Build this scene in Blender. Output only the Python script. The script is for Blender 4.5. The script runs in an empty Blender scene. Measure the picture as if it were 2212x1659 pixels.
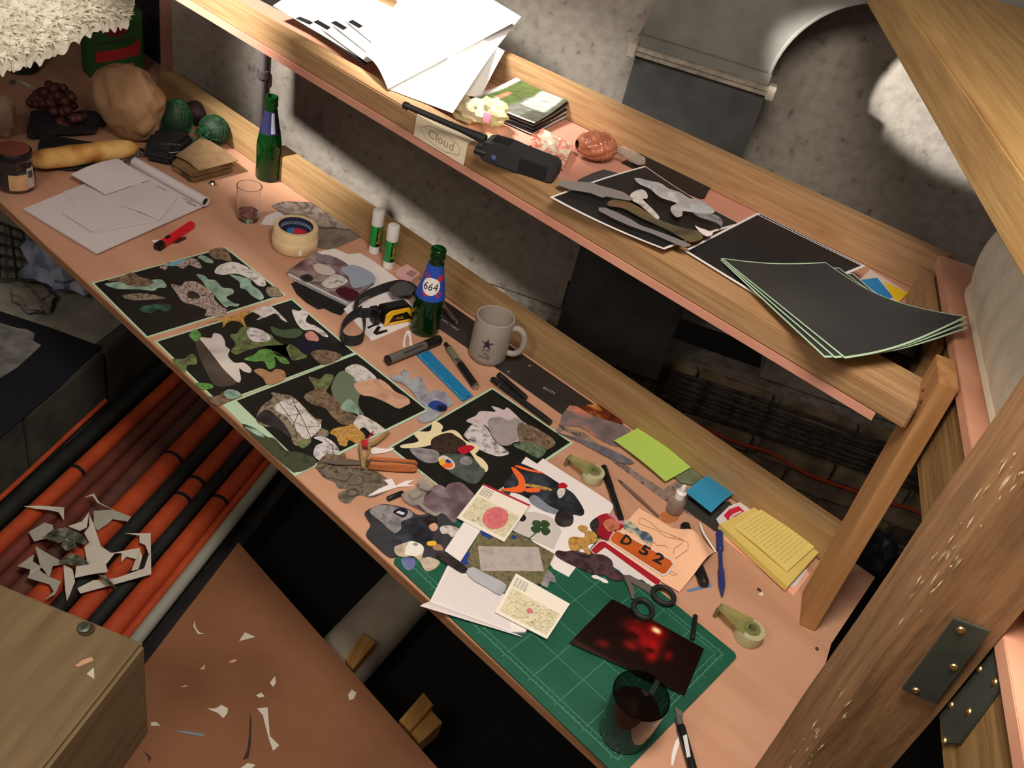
import bpy, bmesh, math, random
import numpy as np
from math import sin, cos, pi, radians as rad
from mathutils import Vector as V3, Matrix, noise
random.seed(4)
SC = bpy.context.scene
COL = SC.collection
# ---------------- camera, world, lights, exposure ----------------
RC = np.array([[0.7150198, 0.6682667, 0.2053441], [0.5375419, -0.3377305, -0.7726492], [-0.4469848, 0.6628406, -0.6007054]])
FPX = 2033.244
CP = np.array([0.628282, -0.679687, 1.10217])
cam = bpy.data.objects.new('camera', bpy.data.cameras.new('camera'))
COL.objects.link(cam)
cam.data.sensor_fit = 'HORIZONTAL'
cam.data.sensor_width = 36.0
cam.data.lens = FPX / 2212 * 36.0
cam.data.clip_start = .02
cam.matrix_world = Matrix(((RC[0][0], -RC[1][0], -RC[2][0], CP[0]), (RC[0][1], -RC[1][1], -RC[2][1], CP[1]),
                           (RC[0][2], -RC[1][2], -RC[2][2], CP[2]), (0, 0, 0, 1)))
SC.camera = cam
w = bpy.data.worlds.new('world'); SC.world = w; w.use_nodes = True
w.node_tree.nodes['Background'].inputs[0].default_value = (1.0, .86, .76, 1)
w.node_tree.nodes['Background'].inputs[1].default_value = .10
SC.view_settings.view_transform = 'Standard'
SC.view_settings.look = 'None'
SC.view_settings.exposure = 0.0
SC.view_settings.gamma = 1.0
SC.view_settings.use_curve_mapping = False
def light(name, kind, loc, aim, energy, color, **kw):
    d = bpy.data.lights.new(name, kind); o = bpy.data.objects.new(name, d); COL.objects.link(o)
    o.location = loc; d.energy = energy; d.color = color
    o.rotation_euler = (V3(aim) - V3(loc)).to_track_quat('-Z', 'Y').to_euler()
    for k, v in kw.items(): setattr(d, k, v)
    return o
# the room lamp overhead, and the clip lamp beside the shelf that burns out the white papers
light('room_lamp', 'AREA', (.40, -.20, 1.5), (.05, .2, 0), 22.5, (1, .88, .77), shape='DISK', size=.45)
light('fill_light', 'AREA', (.0, -1.35, 1.5), (.2, .8, 0), 10, (1, .86, .74), shape='DISK', size=.6)  # fill added to lift the bricks and front faces, not a second lamp
# clip lamp by the shelf, split into two spots: one throws a narrow beam past the duct on to the wall, the other burns out the papers below it
light('clip_lamp', 'SPOT', (-.56, .35, .70), (.105, 1.50, .555), 230, (1, .95, .88), spot_size=rad(13.5), spot_blend=.35, shadow_soft_size=.02)
light('clip_lamp_down', 'SPOT', (-.60, .56, .78), (-.62, .70, .45), 22, (1, .95, .88), spot_size=rad(90), spot_blend=.5, shadow_soft_size=.05)
light('stripe_spot', 'SPOT', (-1.30, -.55, 1.33), (-1.06, .93, .06), 420, (1, .93, .86), spot_size=rad(25), spot_blend=.9, shadow_soft_size=.05)  # spot added just for the light stripe on the wall below the shelf

# ---------------- helpers ----------------
def ray(x, y):
    return RC.T @ np.array([(x - 1106) / FPX, (y - 829.5) / FPX, 1.0])
def P(x, y, z=0.0):
    d = ray(x, y); return V3(CP + d * ((z - CP[2]) / d[2]))
TU = rad(26)
UU = V3((cos(TU), sin(TU), 0)); VV = V3((-sin(TU), cos(TU), 0)); ZZ = V3((0, 0, 1))
def PL(x, y, p0):                      # point on the building-aligned wall plane through p0
    d = V3(ray(x, y)); c = V3(CP); return c + d * ((V3(p0) - c).dot(VV) / d.dot(VV))
CR = dict(c0=(0, 0), c1=(0, 250), c2=(480, 150), c3=(560, 420), c4=(180, 520), c5=(480, 720), c6=(820, 660), c7=(740, 960),
          d0=(1180, 860), d1=(1160, 1100), d2=(1160, 1239), d3=(560, 0), d4=(840, 140), d5=(1180, 320), e0=(0, 420), e1=(0, 740),
          e2=(0, 1020), e3=(0, 1239))
def k(c, pts, s=.253165):
    o = CR[c]; return [(o[0] + x * s, o[1] + y * s) for x, y in pts]
WL = {}
def lin(v):
    v /= 255.0
    return v / 12.92 if v <= .04045 else ((v + .055) / 1.055) ** 2.4
def L(c, g=1.0):
    return (min(1, lin(c[0]) * g), min(1, lin(c[1]) * g), min(1, lin(c[2]) * g), 1)
MATS = {}
def _new(name):
    m = bpy.data.materials.new(name); m.use_nodes = True
    nt = m.node_tree; b = nt.nodes['Principled BSDF']
    return m, nt, b
def mat(name, c, r=.6, c2=None, ns=30, nd=3, rng=(.35, .65), bump=0, bs=None, metal=0, trans=0, ior=1.45, coat=0, grain=None,
        st=14, emis=0, spec=.5, alpha=1, ramp=None, dist=0, sub=0):
    if name in MATS: return MATS[name]
    m, nt, b = _new(name); MATS[name] = m
    I = b.inputs
    I['Base Color'].default_value = L(c); I['Roughness'].default_value = r; I['Metallic'].default_value = metal
    I['Transmission Weight'].default_value = trans; I['IOR'].default_value = ior; I['Coat Weight'].default_value = coat
    I['Specular IOR Level'].default_value = spec; I['Alpha'].default_value = alpha
    if sub: I['Subsurface Weight'].default_value = sub; I['Subsurface Radius'].default_value = (.01, .01, .01)
    if emis: I['Emission Color'].default_value = L(c); I['Emission Strength'].default_value = emis
    N = nt.nodes.new; K = nt.links.new
    if c2 or ramp or bump:
        tc = N('ShaderNodeTexCoord'); vec = tc.outputs['Object']
        if grain is not None:
            mp = N('ShaderNodeMapping'); g = V3(grain).normalized()
            q = g.rotation_difference(V3((1, 0, 0)))
            mp.inputs['Rotation'].default_value = q.to_euler(); K(vec, mp.inputs['Vector'])
            m2 = N('ShaderNodeMapping'); m2.inputs['Scale'].default_value = (1, st, st); K(mp.outputs[0], m2.inputs['Vector']); vec = m2.outputs[0]
    if c2 or ramp:
        n = N('ShaderNodeTexNoise'); n.inputs['Scale'].default_value = ns; n.inputs['Detail'].default_value = nd
        n.inputs['Distortion'].default_value = dist; K(vec, n.inputs['Vector'])
        cr = N('ShaderNodeValToRGB'); e = cr.color_ramp.elements
        cols = ramp or [c, c2]
        e[0].position = rng[0]; e[0].color = L(cols[0]); e[1].position = rng[1]; e[1].color = L(cols[-1])
        for i in range(1, len(cols) - 1):
            x = e.new(rng[0] + (rng[1] - rng[0]) * i / (len(cols) - 1)); x.color = L(cols[i])
        K(n.outputs['Fac'], cr.inputs[0]); K(cr.outputs[0], b.inputs['Base Color'])
    if bump:
        n2 = N('ShaderNodeTexNoise'); n2.inputs['Scale'].default_value = bs or ns * 2; n2.inputs['Detail'].default_value = 4
        K(vec, n2.inputs['Vector']); bp = N('ShaderNodeBump'); bp.inputs['Strength'].default_value = bump
        bp.inputs['Distance'].default_value = .004; K(n2.outputs['Fac'], bp.inputs['Height']); K(bp.outputs[0], b.inputs['Normal'])
    return m
def wood(name, c, c2, grain, ns=6, st=16, r=.6, bump=.25):
    return mat(name, c, r, c2, ns=ns, nd=5, rng=(.3, .7), bump=bump, bs=ns * 1.5, grain=grain, st=st, dist=.3)
def vcol(r=.35, name='painted_print', coat=0):
    if name in MATS: return MATS[name]
    m, nt, b = _new(name); MATS[name] = m
    a = nt.nodes.new('ShaderNodeVertexColor'); a.layer_name = 'Col'
    nt.links.new(a.outputs[0], b.inputs['Base Color']); b.inputs['Roughness'].default_value = r
    b.inputs['Coat Weight'].default_value = coat
    return m
def meta(o, label=None, cat=None, group=None, kind=None):
    if label: o['label'] = label
    if cat: o['category'] = cat
    if group: o['group'] = group
    if kind: o['kind'] = kind
    return o
def T(name, label, cat, loc, group=None, kind=None):
    o = bpy.data.objects.new(name, None); o.empty_display_size = .02; COL.objects.link(o)
    o.location = loc; WL[o.name] = V3(loc)
    return meta(o, label, cat, group, kind)
class MB:
    def __init__(s): s.v = []; s.f = []; s.c = None
    def add(s, vs, fs):
        n = len(s.v); s.v += [V3(v) for v in vs]; s.f += [[i + n for i in f] for f in fs]; return s
    def hexa(s, a, b):                 # two quads (bottom, top) in the same order, CCW seen from top
        return s.add(list(a) + list(b), [(3, 2, 1, 0), (4, 5, 6, 7), (0, 1, 5, 4), (1, 2, 6, 5), (2, 3, 7, 6), (3, 0, 4, 7)])
    def box(s, c, x, y, z):            # centre, half-axis vectors
        c, x, y, z = V3(c), V3(x), V3(y), V3(z)
        if x.cross(y).dot(z) < 0: x = -x
        q = [-x - y, x - y, x + y, -x + y]
        return s.hexa([c + p - z for p in q], [c + p + z for p in q])
    def prism(s, pts, d):              # polygon extruded along d (downwards for sheets)
        pts = [V3(p) for p in pts]; d = V3(d); n = len(pts)
        nr = V3((0, 0, 0))
        for i in range(n):
            a, b = pts[i], pts[(i + 1) % n]; nr += V3(((a.y - b.y) * (a.z + b.z), (a.z - b.z) * (a.x + b.x), (a.x - b.x) * (a.y + b.y)))
        if nr.dot(d) > 0: pts.reverse()
        return s.add(pts + [p + d for p in pts], [tuple(range(n)), tuple(range(2 * n - 1, n - 1, -1))] + [(i, i + n, (i + 1) % n + n, (i + 1) % n) for i in range(n)])
    def lathe(s, prof, base, axis=(0, 0, 1), n=28, ref=None):
        a = V3(axis).normalized(); x = (V3(ref) if ref else a.orthogonal()).normalized(); y = a.cross(x); base = V3(base)
        vs = []; m = len(prof)
        for r, h in prof:
            for i in range(n):
                t = 2 * pi * i / n; vs.append(base + a * h + (x * cos(t) + y * sin(t)) * max(r, 1e-5))
        fs = [(j * n + i, j * n + (i + 1) % n, (j + 1) * n + (i + 1) % n, (j + 1) * n + i) for j in range(m - 1) for i in range(n)]
        if prof[0] != prof[-1]:
            fs.append(tuple(range(n - 1, -1, -1))); fs.append(tuple(range((m - 1) * n, m * n)))
        else: pass
        return s.add(vs, fs)
    def tube(s, path, r, n=8, closed=False, flat=None):
        path = [V3(p) for p in path]; m = len(path); vs = []; px = None
        for i, p in enumerate(path):
            a = path[(i - 1) % m] if (i or closed) else p; b = path[(i + 1) % m] if (i < m - 1 or closed) else p
            t = (b - a).normalized()
            if px is None: px = t.cross(ZZ) if abs(t.z) < .95 else t.cross(V3((1, 0, 0)))
            px = (px - t * px.dot(t)).normalized(); py = t.cross(px)
            ri = r[i] if isinstance(r, (list, tuple)) else r
            for j in range(n):
                q = 2 * pi * j / n
                vs.append(p + px * cos(q) * ri + py * sin(q) * (ri * flat if flat else ri))
        R = m if closed else m - 1
        fs = [(i * n + (j + 1) % n, i * n + j, ((i + 1) % m) * n + j, ((i + 1) % m) * n + (j + 1) % n) for i in range(R) for j in range(n)]
        if not closed: fs += [tuple(range(n)), tuple(range(m * n - 1, (m - 1) * n - 1, -1))]
        return s.add(vs, fs)
    def band(s, path, wv, th):         # ribbon: path points, width vector, thickness
        path = [V3(p) for p in path]; wv = V3(wv); m = len(path); vs = []
        for i, p in enumerate(path):
            t = (path[min(i + 1, m - 1)] - path[max(i - 1, 0)]).normalized(); nn = t.cross(wv).normalized() * th
            vs += [p - wv - nn, p + wv - nn, p + wv + nn, p - wv + nn]
        fs = [(i * 4 + j, i * 4 + (j + 1) % 4, i * 4 + 4 + (j + 1) % 4, i * 4 + 4 + j) for i in range(m - 1) for j in range(4)]
        return s.add(vs, fs + [(3, 2, 1, 0), (m * 4 - 4, m * 4 - 3, m * 4 - 2, m * 4 - 1)])
    def grid(s, fn, nu, nv, th=0, cf=None):
        vs = [V3(fn(i / nu, j / nv)) for j in range(nv + 1) for i in range(nu + 1)]
        fs = [(j * (nu + 1) + i, j * (nu + 1) + i + 1, (j + 1) * (nu + 1) + i + 1, (j + 1) * (nu + 1) + i) for j in range(nv) for i in range(nu)]
        if cf: s.c = [cf(i / nu, j / nv) for j in range(nv + 1) for i in range(nu + 1)]
        if th:
            n = len(vs); N1 = nu + 1
            vs += [v - V3((0, 0, th)) for v in vs]
            fs += [tuple(reversed([q + n for q in f])) for f in fs]
            rim = [i for i in range(N1)] + [j * N1 + nu for j in range(1, nv + 1)] + [nv * N1 + i for i in range(nu - 1, -1, -1)] + [j * N1 for j in range(nv - 1, 0, -1)]
            fs += [(rim[(i + 1) % len(rim)], rim[i], rim[i] + n, rim[(i + 1) % len(rim)] + n) for i in range(len(rim))]
            if cf: s.c = s.c * 2
        return s.add(vs, fs)
    def ball(s, c, r, sc=(1, 1, 1), n=12, bump=0, seed=0, axis=None):
        c = V3(c); vs = []; m = n // 2 + 1
        q = V3((0, 0, 1)).rotation_difference(V3(axis)) if axis else None
        for j in range(m + 1):
            for i in range(n):
                a, b = 2 * pi * i / n, pi * j / m
                d = V3((sin(b) * cos(a), sin(b) * sin(a), cos(b)))
                rr = r * (1 + bump * noise.noise(d * 2.2 + V3((seed, seed * 2, 0))))
                d = V3((d.x * sc[0], d.y * sc[1], d.z * sc[2]))
                if q: d = q @ d
                vs.append(c + d * rr)
        return s.add(vs, [(j * n + i, (j + 1) * n + i, (j + 1) * n + (i + 1) % n, j * n + (i + 1) % n) for j in range(m) for i in range(n)])
    def o(s, name, m, parent=None, label=None, cat=None, group=None, kind=None, smooth=False, bev=0, loc=None, ang=40, fix=False):
        base = V3(loc) if loc is not None else None
        if base is None:
            if parent is not None: base = WL[parent.name]
            else:
                lo = [min(v[i] for v in s.v) for i in range(3)]; hi = [max(v[i] for v in s.v) for i in range(3)]
                base = V3(((lo[0] + hi[0]) / 2, (lo[1] + hi[1]) / 2, lo[2]))
        me = bpy.data.meshes.new(name); me.from_pydata([v - base for v in s.v], [], s.f)
        if fix or bev:
            bm = bmesh.new(); bm.from_mesh(me)
            if fix: bmesh.ops.remove_doubles(bm, verts=bm.verts, dist=1e-5)
            bmesh.ops.recalc_face_normals(bm, faces=bm.faces)
            if bev: bmesh.ops.bevel(bm, geom=list(bm.edges) + list(bm.verts), offset=bev, segments=2, affect='EDGES', clamp_overlap=True)
            bm.to_mesh(me); bm.free()
        if s.c:
            at = me.color_attributes.new('Col', 'FLOAT_COLOR', 'POINT')
            for i, c in enumerate(s.c): at.data[i].color = L(c)
        if m: me.materials.append(m)
        if smooth:
            me.polygons.foreach_set('use_smooth', [True] * len(me.polygons)); me.set_sharp_from_angle(angle=rad(ang))
        me.update()
        o = bpy.data.objects.new(name, me); COL.objects.link(o)
        if parent is not None: o.parent = parent; o.location = base - WL[parent.name]
        else: o.location = base
        WL[o.name] = base
        return meta(o, label, cat, group, kind)
def smoothpoly(pts, n=3):
    m = len(pts); out = []
    for i in range(m):
        p0, p1, p2, p3 = [V3((*pts[(i + q) % m], 0)) for q in (-1, 0, 1, 2)]
        for j in range(n):
            t = j / n
            v = .5 * ((2 * p1) + (p2 - p0) * t + (2 * p0 - 5 * p1 + 4 * p2 - p3) * t * t + (3 * p1 - p0 - 3 * p2 + p3) * t ** 3)
            out.append((v.x, v.y))
    return out
def curve(pts, n=5):
    pts = [V3(p) for p in pts]; out = []
    for i in range(len(pts) - 1):
        p1, p2 = pts[i], pts[i + 1]; p0 = pts[i - 1] if i else p1 * 2 - p2; p3 = pts[i + 2] if i + 2 < len(pts) else p2 * 2 - p1
        for j in range(n):
            t = j / n; out.append(.5 * ((2 * p1) + (p2 - p0) * t + (2 * p0 - 5 * p1 + 4 * p2 - p3) * t * t + (3 * p1 - p0 - 3 * p2 + p3) * t ** 3))
    return out + [pts[-1]]
def sheet(name, px, z, m, label=None, cat=None, parent=None, th=.0007, sm=0, group=None, kind=None):
    if sm: px = smoothpoly(px, sm)
    return MB().prism([P(x, y, z) for x, y in px], (0, 0, -th)).o(name, m, parent, label, cat, group, kind)
def lerp(a, b, t): return a + (b - a) * t
def bil(c, u, v): return lerp(lerp(c[0], c[1], u), lerp(c[3], c[2], u), v)
def curled(name, corners, m, h=None, nu=14, nv=10, th=.0006, cf=None, **kw):   # corners: four world points in order
    c = [V3(q) for q in corners]
    return MB().grid(lambda u, v: bil(c, u, v) + V3((0, 0, h(u, v) if h else 0)), nu, nv, th, cf).o(name, m, smooth=True, **kw)
def rod(name, a, b, segs, parent, n=14):
    a, b = V3(a), V3(b); ax = (b - a); Ln = ax.length
    for nm, prof, m in segs:
        MB().lathe([(r, t * Ln) for r, t in prof], a, ax, n).o(nm, m, parent, smooth=True, ang=35)
_font = None
def text_mesh(s, bold=0):
    c = bpy.data.curves.new('txt', 'FONT'); c.body = s; c.offset = bold; c.resolution_u = 2
    o = bpy.data.objects.new('txt', c); COL.objects.link(o)
    dg = bpy.context.evaluated_depsgraph_get(); me = bpy.data.meshes.new_from_object(o.evaluated_get(dg))
    vs = [v.co.copy() for v in me.vertices]; fs = [tuple(p.vertices) for p in me.polygons]
    bpy.data.objects.remove(o); bpy.data.curves.remove(c); bpy.data.meshes.remove(me)
    lo = [min(v[i] for v in vs) for i in range(2)]; hi = [max(v[i] for v in vs) for i in range(2)]
    return vs, fs, lo, hi
def text(name, s, fn, width, height, m, parent, bold=0, **kw):   # fn(x, y) -> world, x in 0..width, y in 0..height
    vs, fs, lo, hi = text_mesh(s, bold)
    sx, sy = width / (hi[0] - lo[0]), height / (hi[1] - lo[1])
    return MB().add([fn((v.x - lo[0]) * sx, (v.y - lo[1]) * sy) for v in vs], fs).o(name, m, parent, **kw)
def flat_fn(a, b, z, up=None):       # a,b pixel base-line ends on plane z
    A, B = P(*a, z), P(*b, z); x = (B - A).normalized(); y = ZZ.cross(x)
    return (lambda u, v: A + x * u + y * v), (B - A).length
def cyl_fn(base, rad_fn, a0, z0, vertical=False):   # wraps text round a vertical cylinder
    base = V3(base)
    def fn(u, v):
        if vertical: h, s = z0 + u, -v
        else: h, s = z0 + v, u
        r = rad_fn(h); a = a0 + s / r
        return base + V3((cos(a) * r, sin(a) * r, h))
    return fn
def face_ang(p): return math.atan2(CP[1] - p[1], CP[0] - p[0])
def cylpatch(name, base, rf, a0, a1, z0, z1, m, parent, nu=14, nv=6, **kw):
    base = V3(base)
    def fn(u, v):
        h = lerp(z0, z1, v); a = lerp(a0, a1, u); r = rf(h); return base + V3((cos(a) * r, sin(a) * r, h))
    return MB().grid(fn, nu, nv).o(name, m, parent, smooth=True, ang=60, **kw)
def interp(prof):
    def f(z):
        for (r0, z0), (r1, z1) in zip(prof, prof[1:]):
            if z0 <= z <= z1: return lerp(r0, r1, (z - z0) / max(1e-6, z1 - z0))
        return prof[-1][0]
    return f
# ---------------- setting ----------------
gx = (1, 0, 0); gU = tuple(UU); gV = tuple(VV)
M_conc = mat('dusty_concrete', (150, 144, 136), .85, (124, 118, 110), ns=9, nd=6, bump=.25, bs=60)
M_concspeck = mat('pitted_concrete', (150, 144, 134), .85, ramp=[(100, 94, 86), (138, 131, 121), (144, 137, 127), (150, 144, 134)], ns=46, nd=3, rng=(.24, .6), bump=.3, bs=70)
M_black = mat('soot_black', (14, 14, 15), .9)
M_brick = mat('sooty_brick', (110, 88, 76), .9, (74, 60, 54), ns=22, nd=5, bump=.5, bs=70)
M_brick2 = mat('dusty_brick', (160, 142, 114), .92, (112, 98, 82), ns=18, nd=5, bump=.6, bs=70)
M_mortar = mat('grey_mortar', (160, 152, 138), .95, (120, 114, 106), ns=40, bump=.4)
W0 = V3((-1.1, .92, 0))
def W(u, z, d=0): return W0 + UU * u - VV * d + ZZ * z
def wbox(u0, u1, z0, z1, d0, d1):
    return MB().hexa([W(u0, z0, d1), W(u1, z0, d1), W(u1, z0, d0), W(u0, z0, d0)], [W(u0, z1, d1), W(u1, z1, d1), W(u1, z1, d0), W(u0, z1, d0)])
def uz(x, y):
    p = PL(x, y, W0); return (p - W0).dot(UU), p.z
su0, sz0 = uz(1445, 752); su1, sz1 = uz(1640, 812)
wb_ = MB()
for a, b in ((-.60, .62), (.70, su0), (su1, 2.6)):
    wb_.add(*(lambda q: (q.v, q.f))(wbox(a, b, -.26, 1.7, -.12, 0)))
for a, b in ((.62, .70), (su0, su1)):
    wb_.add(*(lambda q: (q.v, q.f))(wbox(a, b, -.17, 1.7, -.12, 0)))
wall = wb_.o('wall_back', M_concspeck, kind='structure')
brickwall = wbox(-.5, 2.6, -.95, -.265, -.05, .035).o('wall_lower', M_mortar, kind='structure')
rows = 9; bh, bl = .058, .205
for r in range(rows):
    z1 = -.268 - r * .07; off = (r % 2) * .108 + .6
    for c in range(7):
        u0 = off + c * .217 + random.uniform(-.004, .004); u1 = u0 + bl + random.uniform(-.012, .004)
        d = .046 + random.uniform(0, .012) + (.008 if r < 3 else 0)
        b = wbox(u0, u1, z1 - bh + random.uniform(-.003, .003), z1 + random.uniform(-.003, .003), .03, d)
        b.o('brick', M_brick2 if (r < 3 or random.random() < .3) else M_brick, brickwall, bev=.004)
floor = MB().box((-.2, .3, -.66), (3.2, 0, 0), (0, 2.6, 0), (0, 0, .025)).o('floor', mat('shade_black_floor', (20, 20, 21), .95, (12, 12, 12), ns=30), kind='structure')  # coloured near-black to hold the shade under the desk
# end panel at the left of the desk
MB().prism([V3((-2.02, -.3, -.03)), V3((-2.0, -.3, -.03)), V3((-2.0, .735, -.03)), V3((-1.63, .735, -.03)), V3((-1.63, .755, -.03)), V3((-2.02, .755, -.03))], (0, 0, 1.2)).o('wall_left', mat('dark_end_panel', (46, 36, 38), .85, (38, 29, 32), ns=8), kind='structure')
a, b = P(350, 137, .066), P(363, 137, .066)
MB().hexa([a + V3((0, -.004, -.1)), b + V3((0, -.004, -.1)), b + V3((.004, .02, -.1)), a + V3((-.004, .02, -.1))],
          [a + V3((0, -.004, .8)), b + V3((0, -.004, .8)), b + V3((.004, .02, .8)), a + V3((-.004, .02, .8))]).o('trim_1', mat('pink_batten', (150, 108, 92), .7), kind='structure')
# ---------------- desk ----------------
M_ply = mat('pink_plywood', (190, 144, 116), .62, ramp=[(180, 134, 106), (190, 144, 116), (196, 150, 124)], ns=3, nd=6, rng=(.3, .7), bump=.04, bs=90, grain=(1, .02, 0), st=7)
M_edge = mat('plywood_edge', (168, 120, 84), .7, (140, 96, 64), ns=5, grain=gx, st=50, nd=4)
M_rail = wood('pine_rail', (172, 140, 98), (146, 114, 72), (1, .02, 0))
M_rail2 = wood('pine_rail_shelf', (174, 140, 100), (148, 112, 74), (1, .05, 0))
desk = T('desk', 'long pink plywood desk with a pine rail along its back', 'desk', (-.6, .04, -.018))
def fe(x): return .0485 + .0115 * x          # y of the desk's front edge
_u = P(1880, 1450, .385).dot(UU) - .004; _v = P(1880, 1450, .385).dot(VV)
xe_ = (_u - .0485 * sin(TU)) / (cos(TU) + .0115 * sin(TU))
ptop = [V3((-1.98, fe(-1.98), 0)), V3((xe_, fe(xe_), 0)), UU * _u + VV * (_v + .106), UU * .655 + VV * (_v + .106), V3((.60, .30, 0)), V3((.545, .50, 0)), V3((.530, .70, 0)), V3((-1.57, .672, 0)), V3((-1.62, .72, 0)), V3((-1.98, .72, 0))]
MB().prism(ptop, (0, 0, -.016)).o('desktop', M_ply, desk)
MB().hexa([V3((-1.98, fe(-1.98) - .0025, -.0165)), V3((xe_, fe(xe_) - .0025, -.0165)), V3((xe_, fe(xe_), -.0165)), V3((-1.98, fe(-1.98), -.0165))],
          [V3((-1.98, fe(-1.98) - .0025, -.0003)), V3((xe_, fe(xe_) - .0025, -.0003)), V3((xe_, fe(xe_), -.0003)), V3((-1.98, fe(-1.98), -.0003))]).o('front_edge', M_edge, desk)
def ry(x): return .638 + .02 * x
rl, rr = -1.565, .47
MB().hexa([V3((rl, ry(rl), .0005)), V3((rr, ry(rr), .0005)), V3((rr, ry(rr) + .045, .0005)), V3((rl, ry(rl) + .045, .0005))],
          [V3((rl, ry(rl), .067)), V3((rr, ry(rr), .067)), V3((rr, ry(rr) + .045, .067)), V3((rl, ry(rl) + .045, .067))]).o('back_rail', M_rail, desk, bev=.003)
# ---------------- shelf ----------------
shelf = T('shelf', 'long pine tray shelf on a batten above the desk', 'shelf', (-.4, .5, .386))
def sf(x): return .477 + .028 * x
def sb(x): return .870 + .11 * x
x0, x1 = -1.3, .45
MB().prism([V3((x0, sf(x0) - .004, .4)), V3((x1 - .02, sf(x1) + .002, .4)), V3((.305, sb(.305) + .03, .4)), V3((x0, sb(x0) + .03, .4))], (0, 0, -.013)).o('shelf_board', mat('pink_shelf_ply', (200, 146, 124), .6, (188, 130, 110), ns=6, nd=4), shelf)
xr = .472
def rb(x): return sf(x) + .052 + .03 * (x + .5)
MB().hexa([V3((x0, sf(x0) + .003, .4003)), V3((xr, sf(xr) + .003, .4003)), V3((xr - .022, rb(xr), .4003)), V3((x0, rb(x0), .4003))],
          [V3((x0, sf(x0), .441)), V3((xr, sf(xr), .441)), V3((xr - .022, rb(xr), .441)), V3((x0, rb(x0), .441))]).o('front_rail', M_rail2, shelf, bev=.0025)
xe = .335
MB().hexa([V3((x0, sb(x0), .4003)), V3((xe, sb(xe), .4003)), V3((xe, sb(xe) + .026, .4003)), V3((x0, sb(x0) + .026, .4003))],
          [V3((x0, sb(x0), .460)), V3((xe, sb(xe), .474)), V3((xe, sb(xe) + .028, .474)), V3((x0, sb(x0) + .028, .460))]).o('back_rail', M_rail2, shelf, bev=.002)
M_post = wood('batten_wood', (186, 140, 92), (158, 112, 66), (0, 0, 1), ns=4)
fl, fr = P(1727, 1351, 0), P(1760, 1366, 0)
fl, fr = V3((.4915, .489, .0005)), V3((.5155, .4985, .0005)); dv = V3((-.0305, .066, 0)); tl = V3((-.0125, 0, .49))
post = MB().hexa([fl, fr, fr + dv, fl + dv], [fl + tl, fr + tl, fr + dv + tl, fl + dv + tl]).o('support_batten', M_post, shelf, bev=.001)
M_nail = mat('rusty_nail', (60, 44, 34), .7)
for q in ((1995, 843), (1991, 868), (1965, 893)):
    d = V3(ray(*q)); n = (dv.cross(tl)).normalized(); c = V3(CP)
    pt = c + d * ((fl - c).dot(n) / d.dot(n)); s = 1 if n.dot(d) < 0 else -1
    MB().lathe([(.0028, -.002), (.0028, .0008)], pt, n * s, 8).o('nail_head', M_nail, post)
# end of the tray: black wrapped things lie here
e0, e1 = V3((.316, .858, 0)), V3((.425, .635, 0))
MB().hexa([e0 + ZZ * .401, e1 + ZZ * .401, e1 + UU * .018 + ZZ * .401, e0 + UU * .018 + ZZ * .401], [e0 + ZZ * .462, e1 + ZZ * .462, e1 + UU * .018 + ZZ * .462, e0 + UU * .018 + ZZ * .462]).o('end_board', M_rail2, shelf, bev=.001)
# ---------------- bunk at the right ----------------
def uv(u, v, z): return UU * u + VV * v + ZZ * z
def ubox(u0, u1, v0, v1, z0, z1): return MB().hexa([uv(u0, v0, z0), uv(u1, v0, z0), uv(u1, v1, z0), uv(u0, v1, z0)], [uv(u0, v0, z1), uv(u1, v0, z1), uv(u1, v1, z1), uv(u0, v1, z1)])
bunk = T('bunk_bed', 'bunk platform of pink plywood on a pine joist, right of the shelf', 'bed', uv(.8, .2, .38))
ubox(.675, 1.35, -.95, .632, .472, .49).o('platform_board', mat('bunk_ply', (214, 160, 132), .55, (196, 140, 114), ns=10), bunk, bev=.001)
ubox(.682, .735, -.95, .60, .35, .4715).o('joist', wood('joist_wood', (150, 118, 74), (112, 84, 48), gV), bunk, bev=.002)
M_quilt = mat('quilted_ticking', (240, 232, 212), .9, (230, 220, 200), ns=40, bump=.5, bs=160)
mt = T('mattress', 'cream quilted mattress with piped edges on the bunk platform', 'mattress', uv(.95, .1, .4905))
mu0, mu1, mv0, mv1, mz0, mz1 = .706, 1.33, -.9, .60, .4905, .635
def mtx(i, j):                                   # quilted long side and rounded end
    t = i * 2.1; h = j
    r = .11
    if t < 1.55: u, v, nrm = mu0, lerp(mv0, mv1 - r, t / 1.55), -UU
    elif t < 1.85:
        a = (t - 1.55) / .3 * pi / 2; u, v = mu0 + r - r * cos(a), mv1 - r + r * sin(a); nrm = (-UU * cos(a) + VV * sin(a))
    else: u, v, nrm = lerp(mu0 + r, mu1, (t - 1.85) / .25), mv1, VV
    q = .004 * abs(sin(v * 42 + u * 42)) * sin(pi * h) + .010 * sin(pi * h)
    return uv(u, v, lerp(mz0 + .006, mz1 - .008, h)) + nrm * q
MB().grid(mtx, 170, 14).o('side_panel', M_quilt, mt, smooth=True)
MB().grid(lambda i, j: uv(lerp(mu0 + .012, mu1, i), lerp(mv0, mv1 - .012 - .07 * max(0, 1 - i * 5), j), mz1 - .003 + .004 * sin(i * 60) * sin(j * 90)), 60, 90).o('top_panel', M_quilt, mt, smooth=True)
M_pipe = mat('cream_piping', (226, 214, 190), .8)
for z in (mz0 + .007, mz1 - .007):
    path = [mtx(i / 80, 0 if z < .55 else 1) for i in range(81)]
    MB().tube([V3((p.x, p.y, z)) for p in path], .0065, 8).o('piping', M_pipe, mt, smooth=True)
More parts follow.
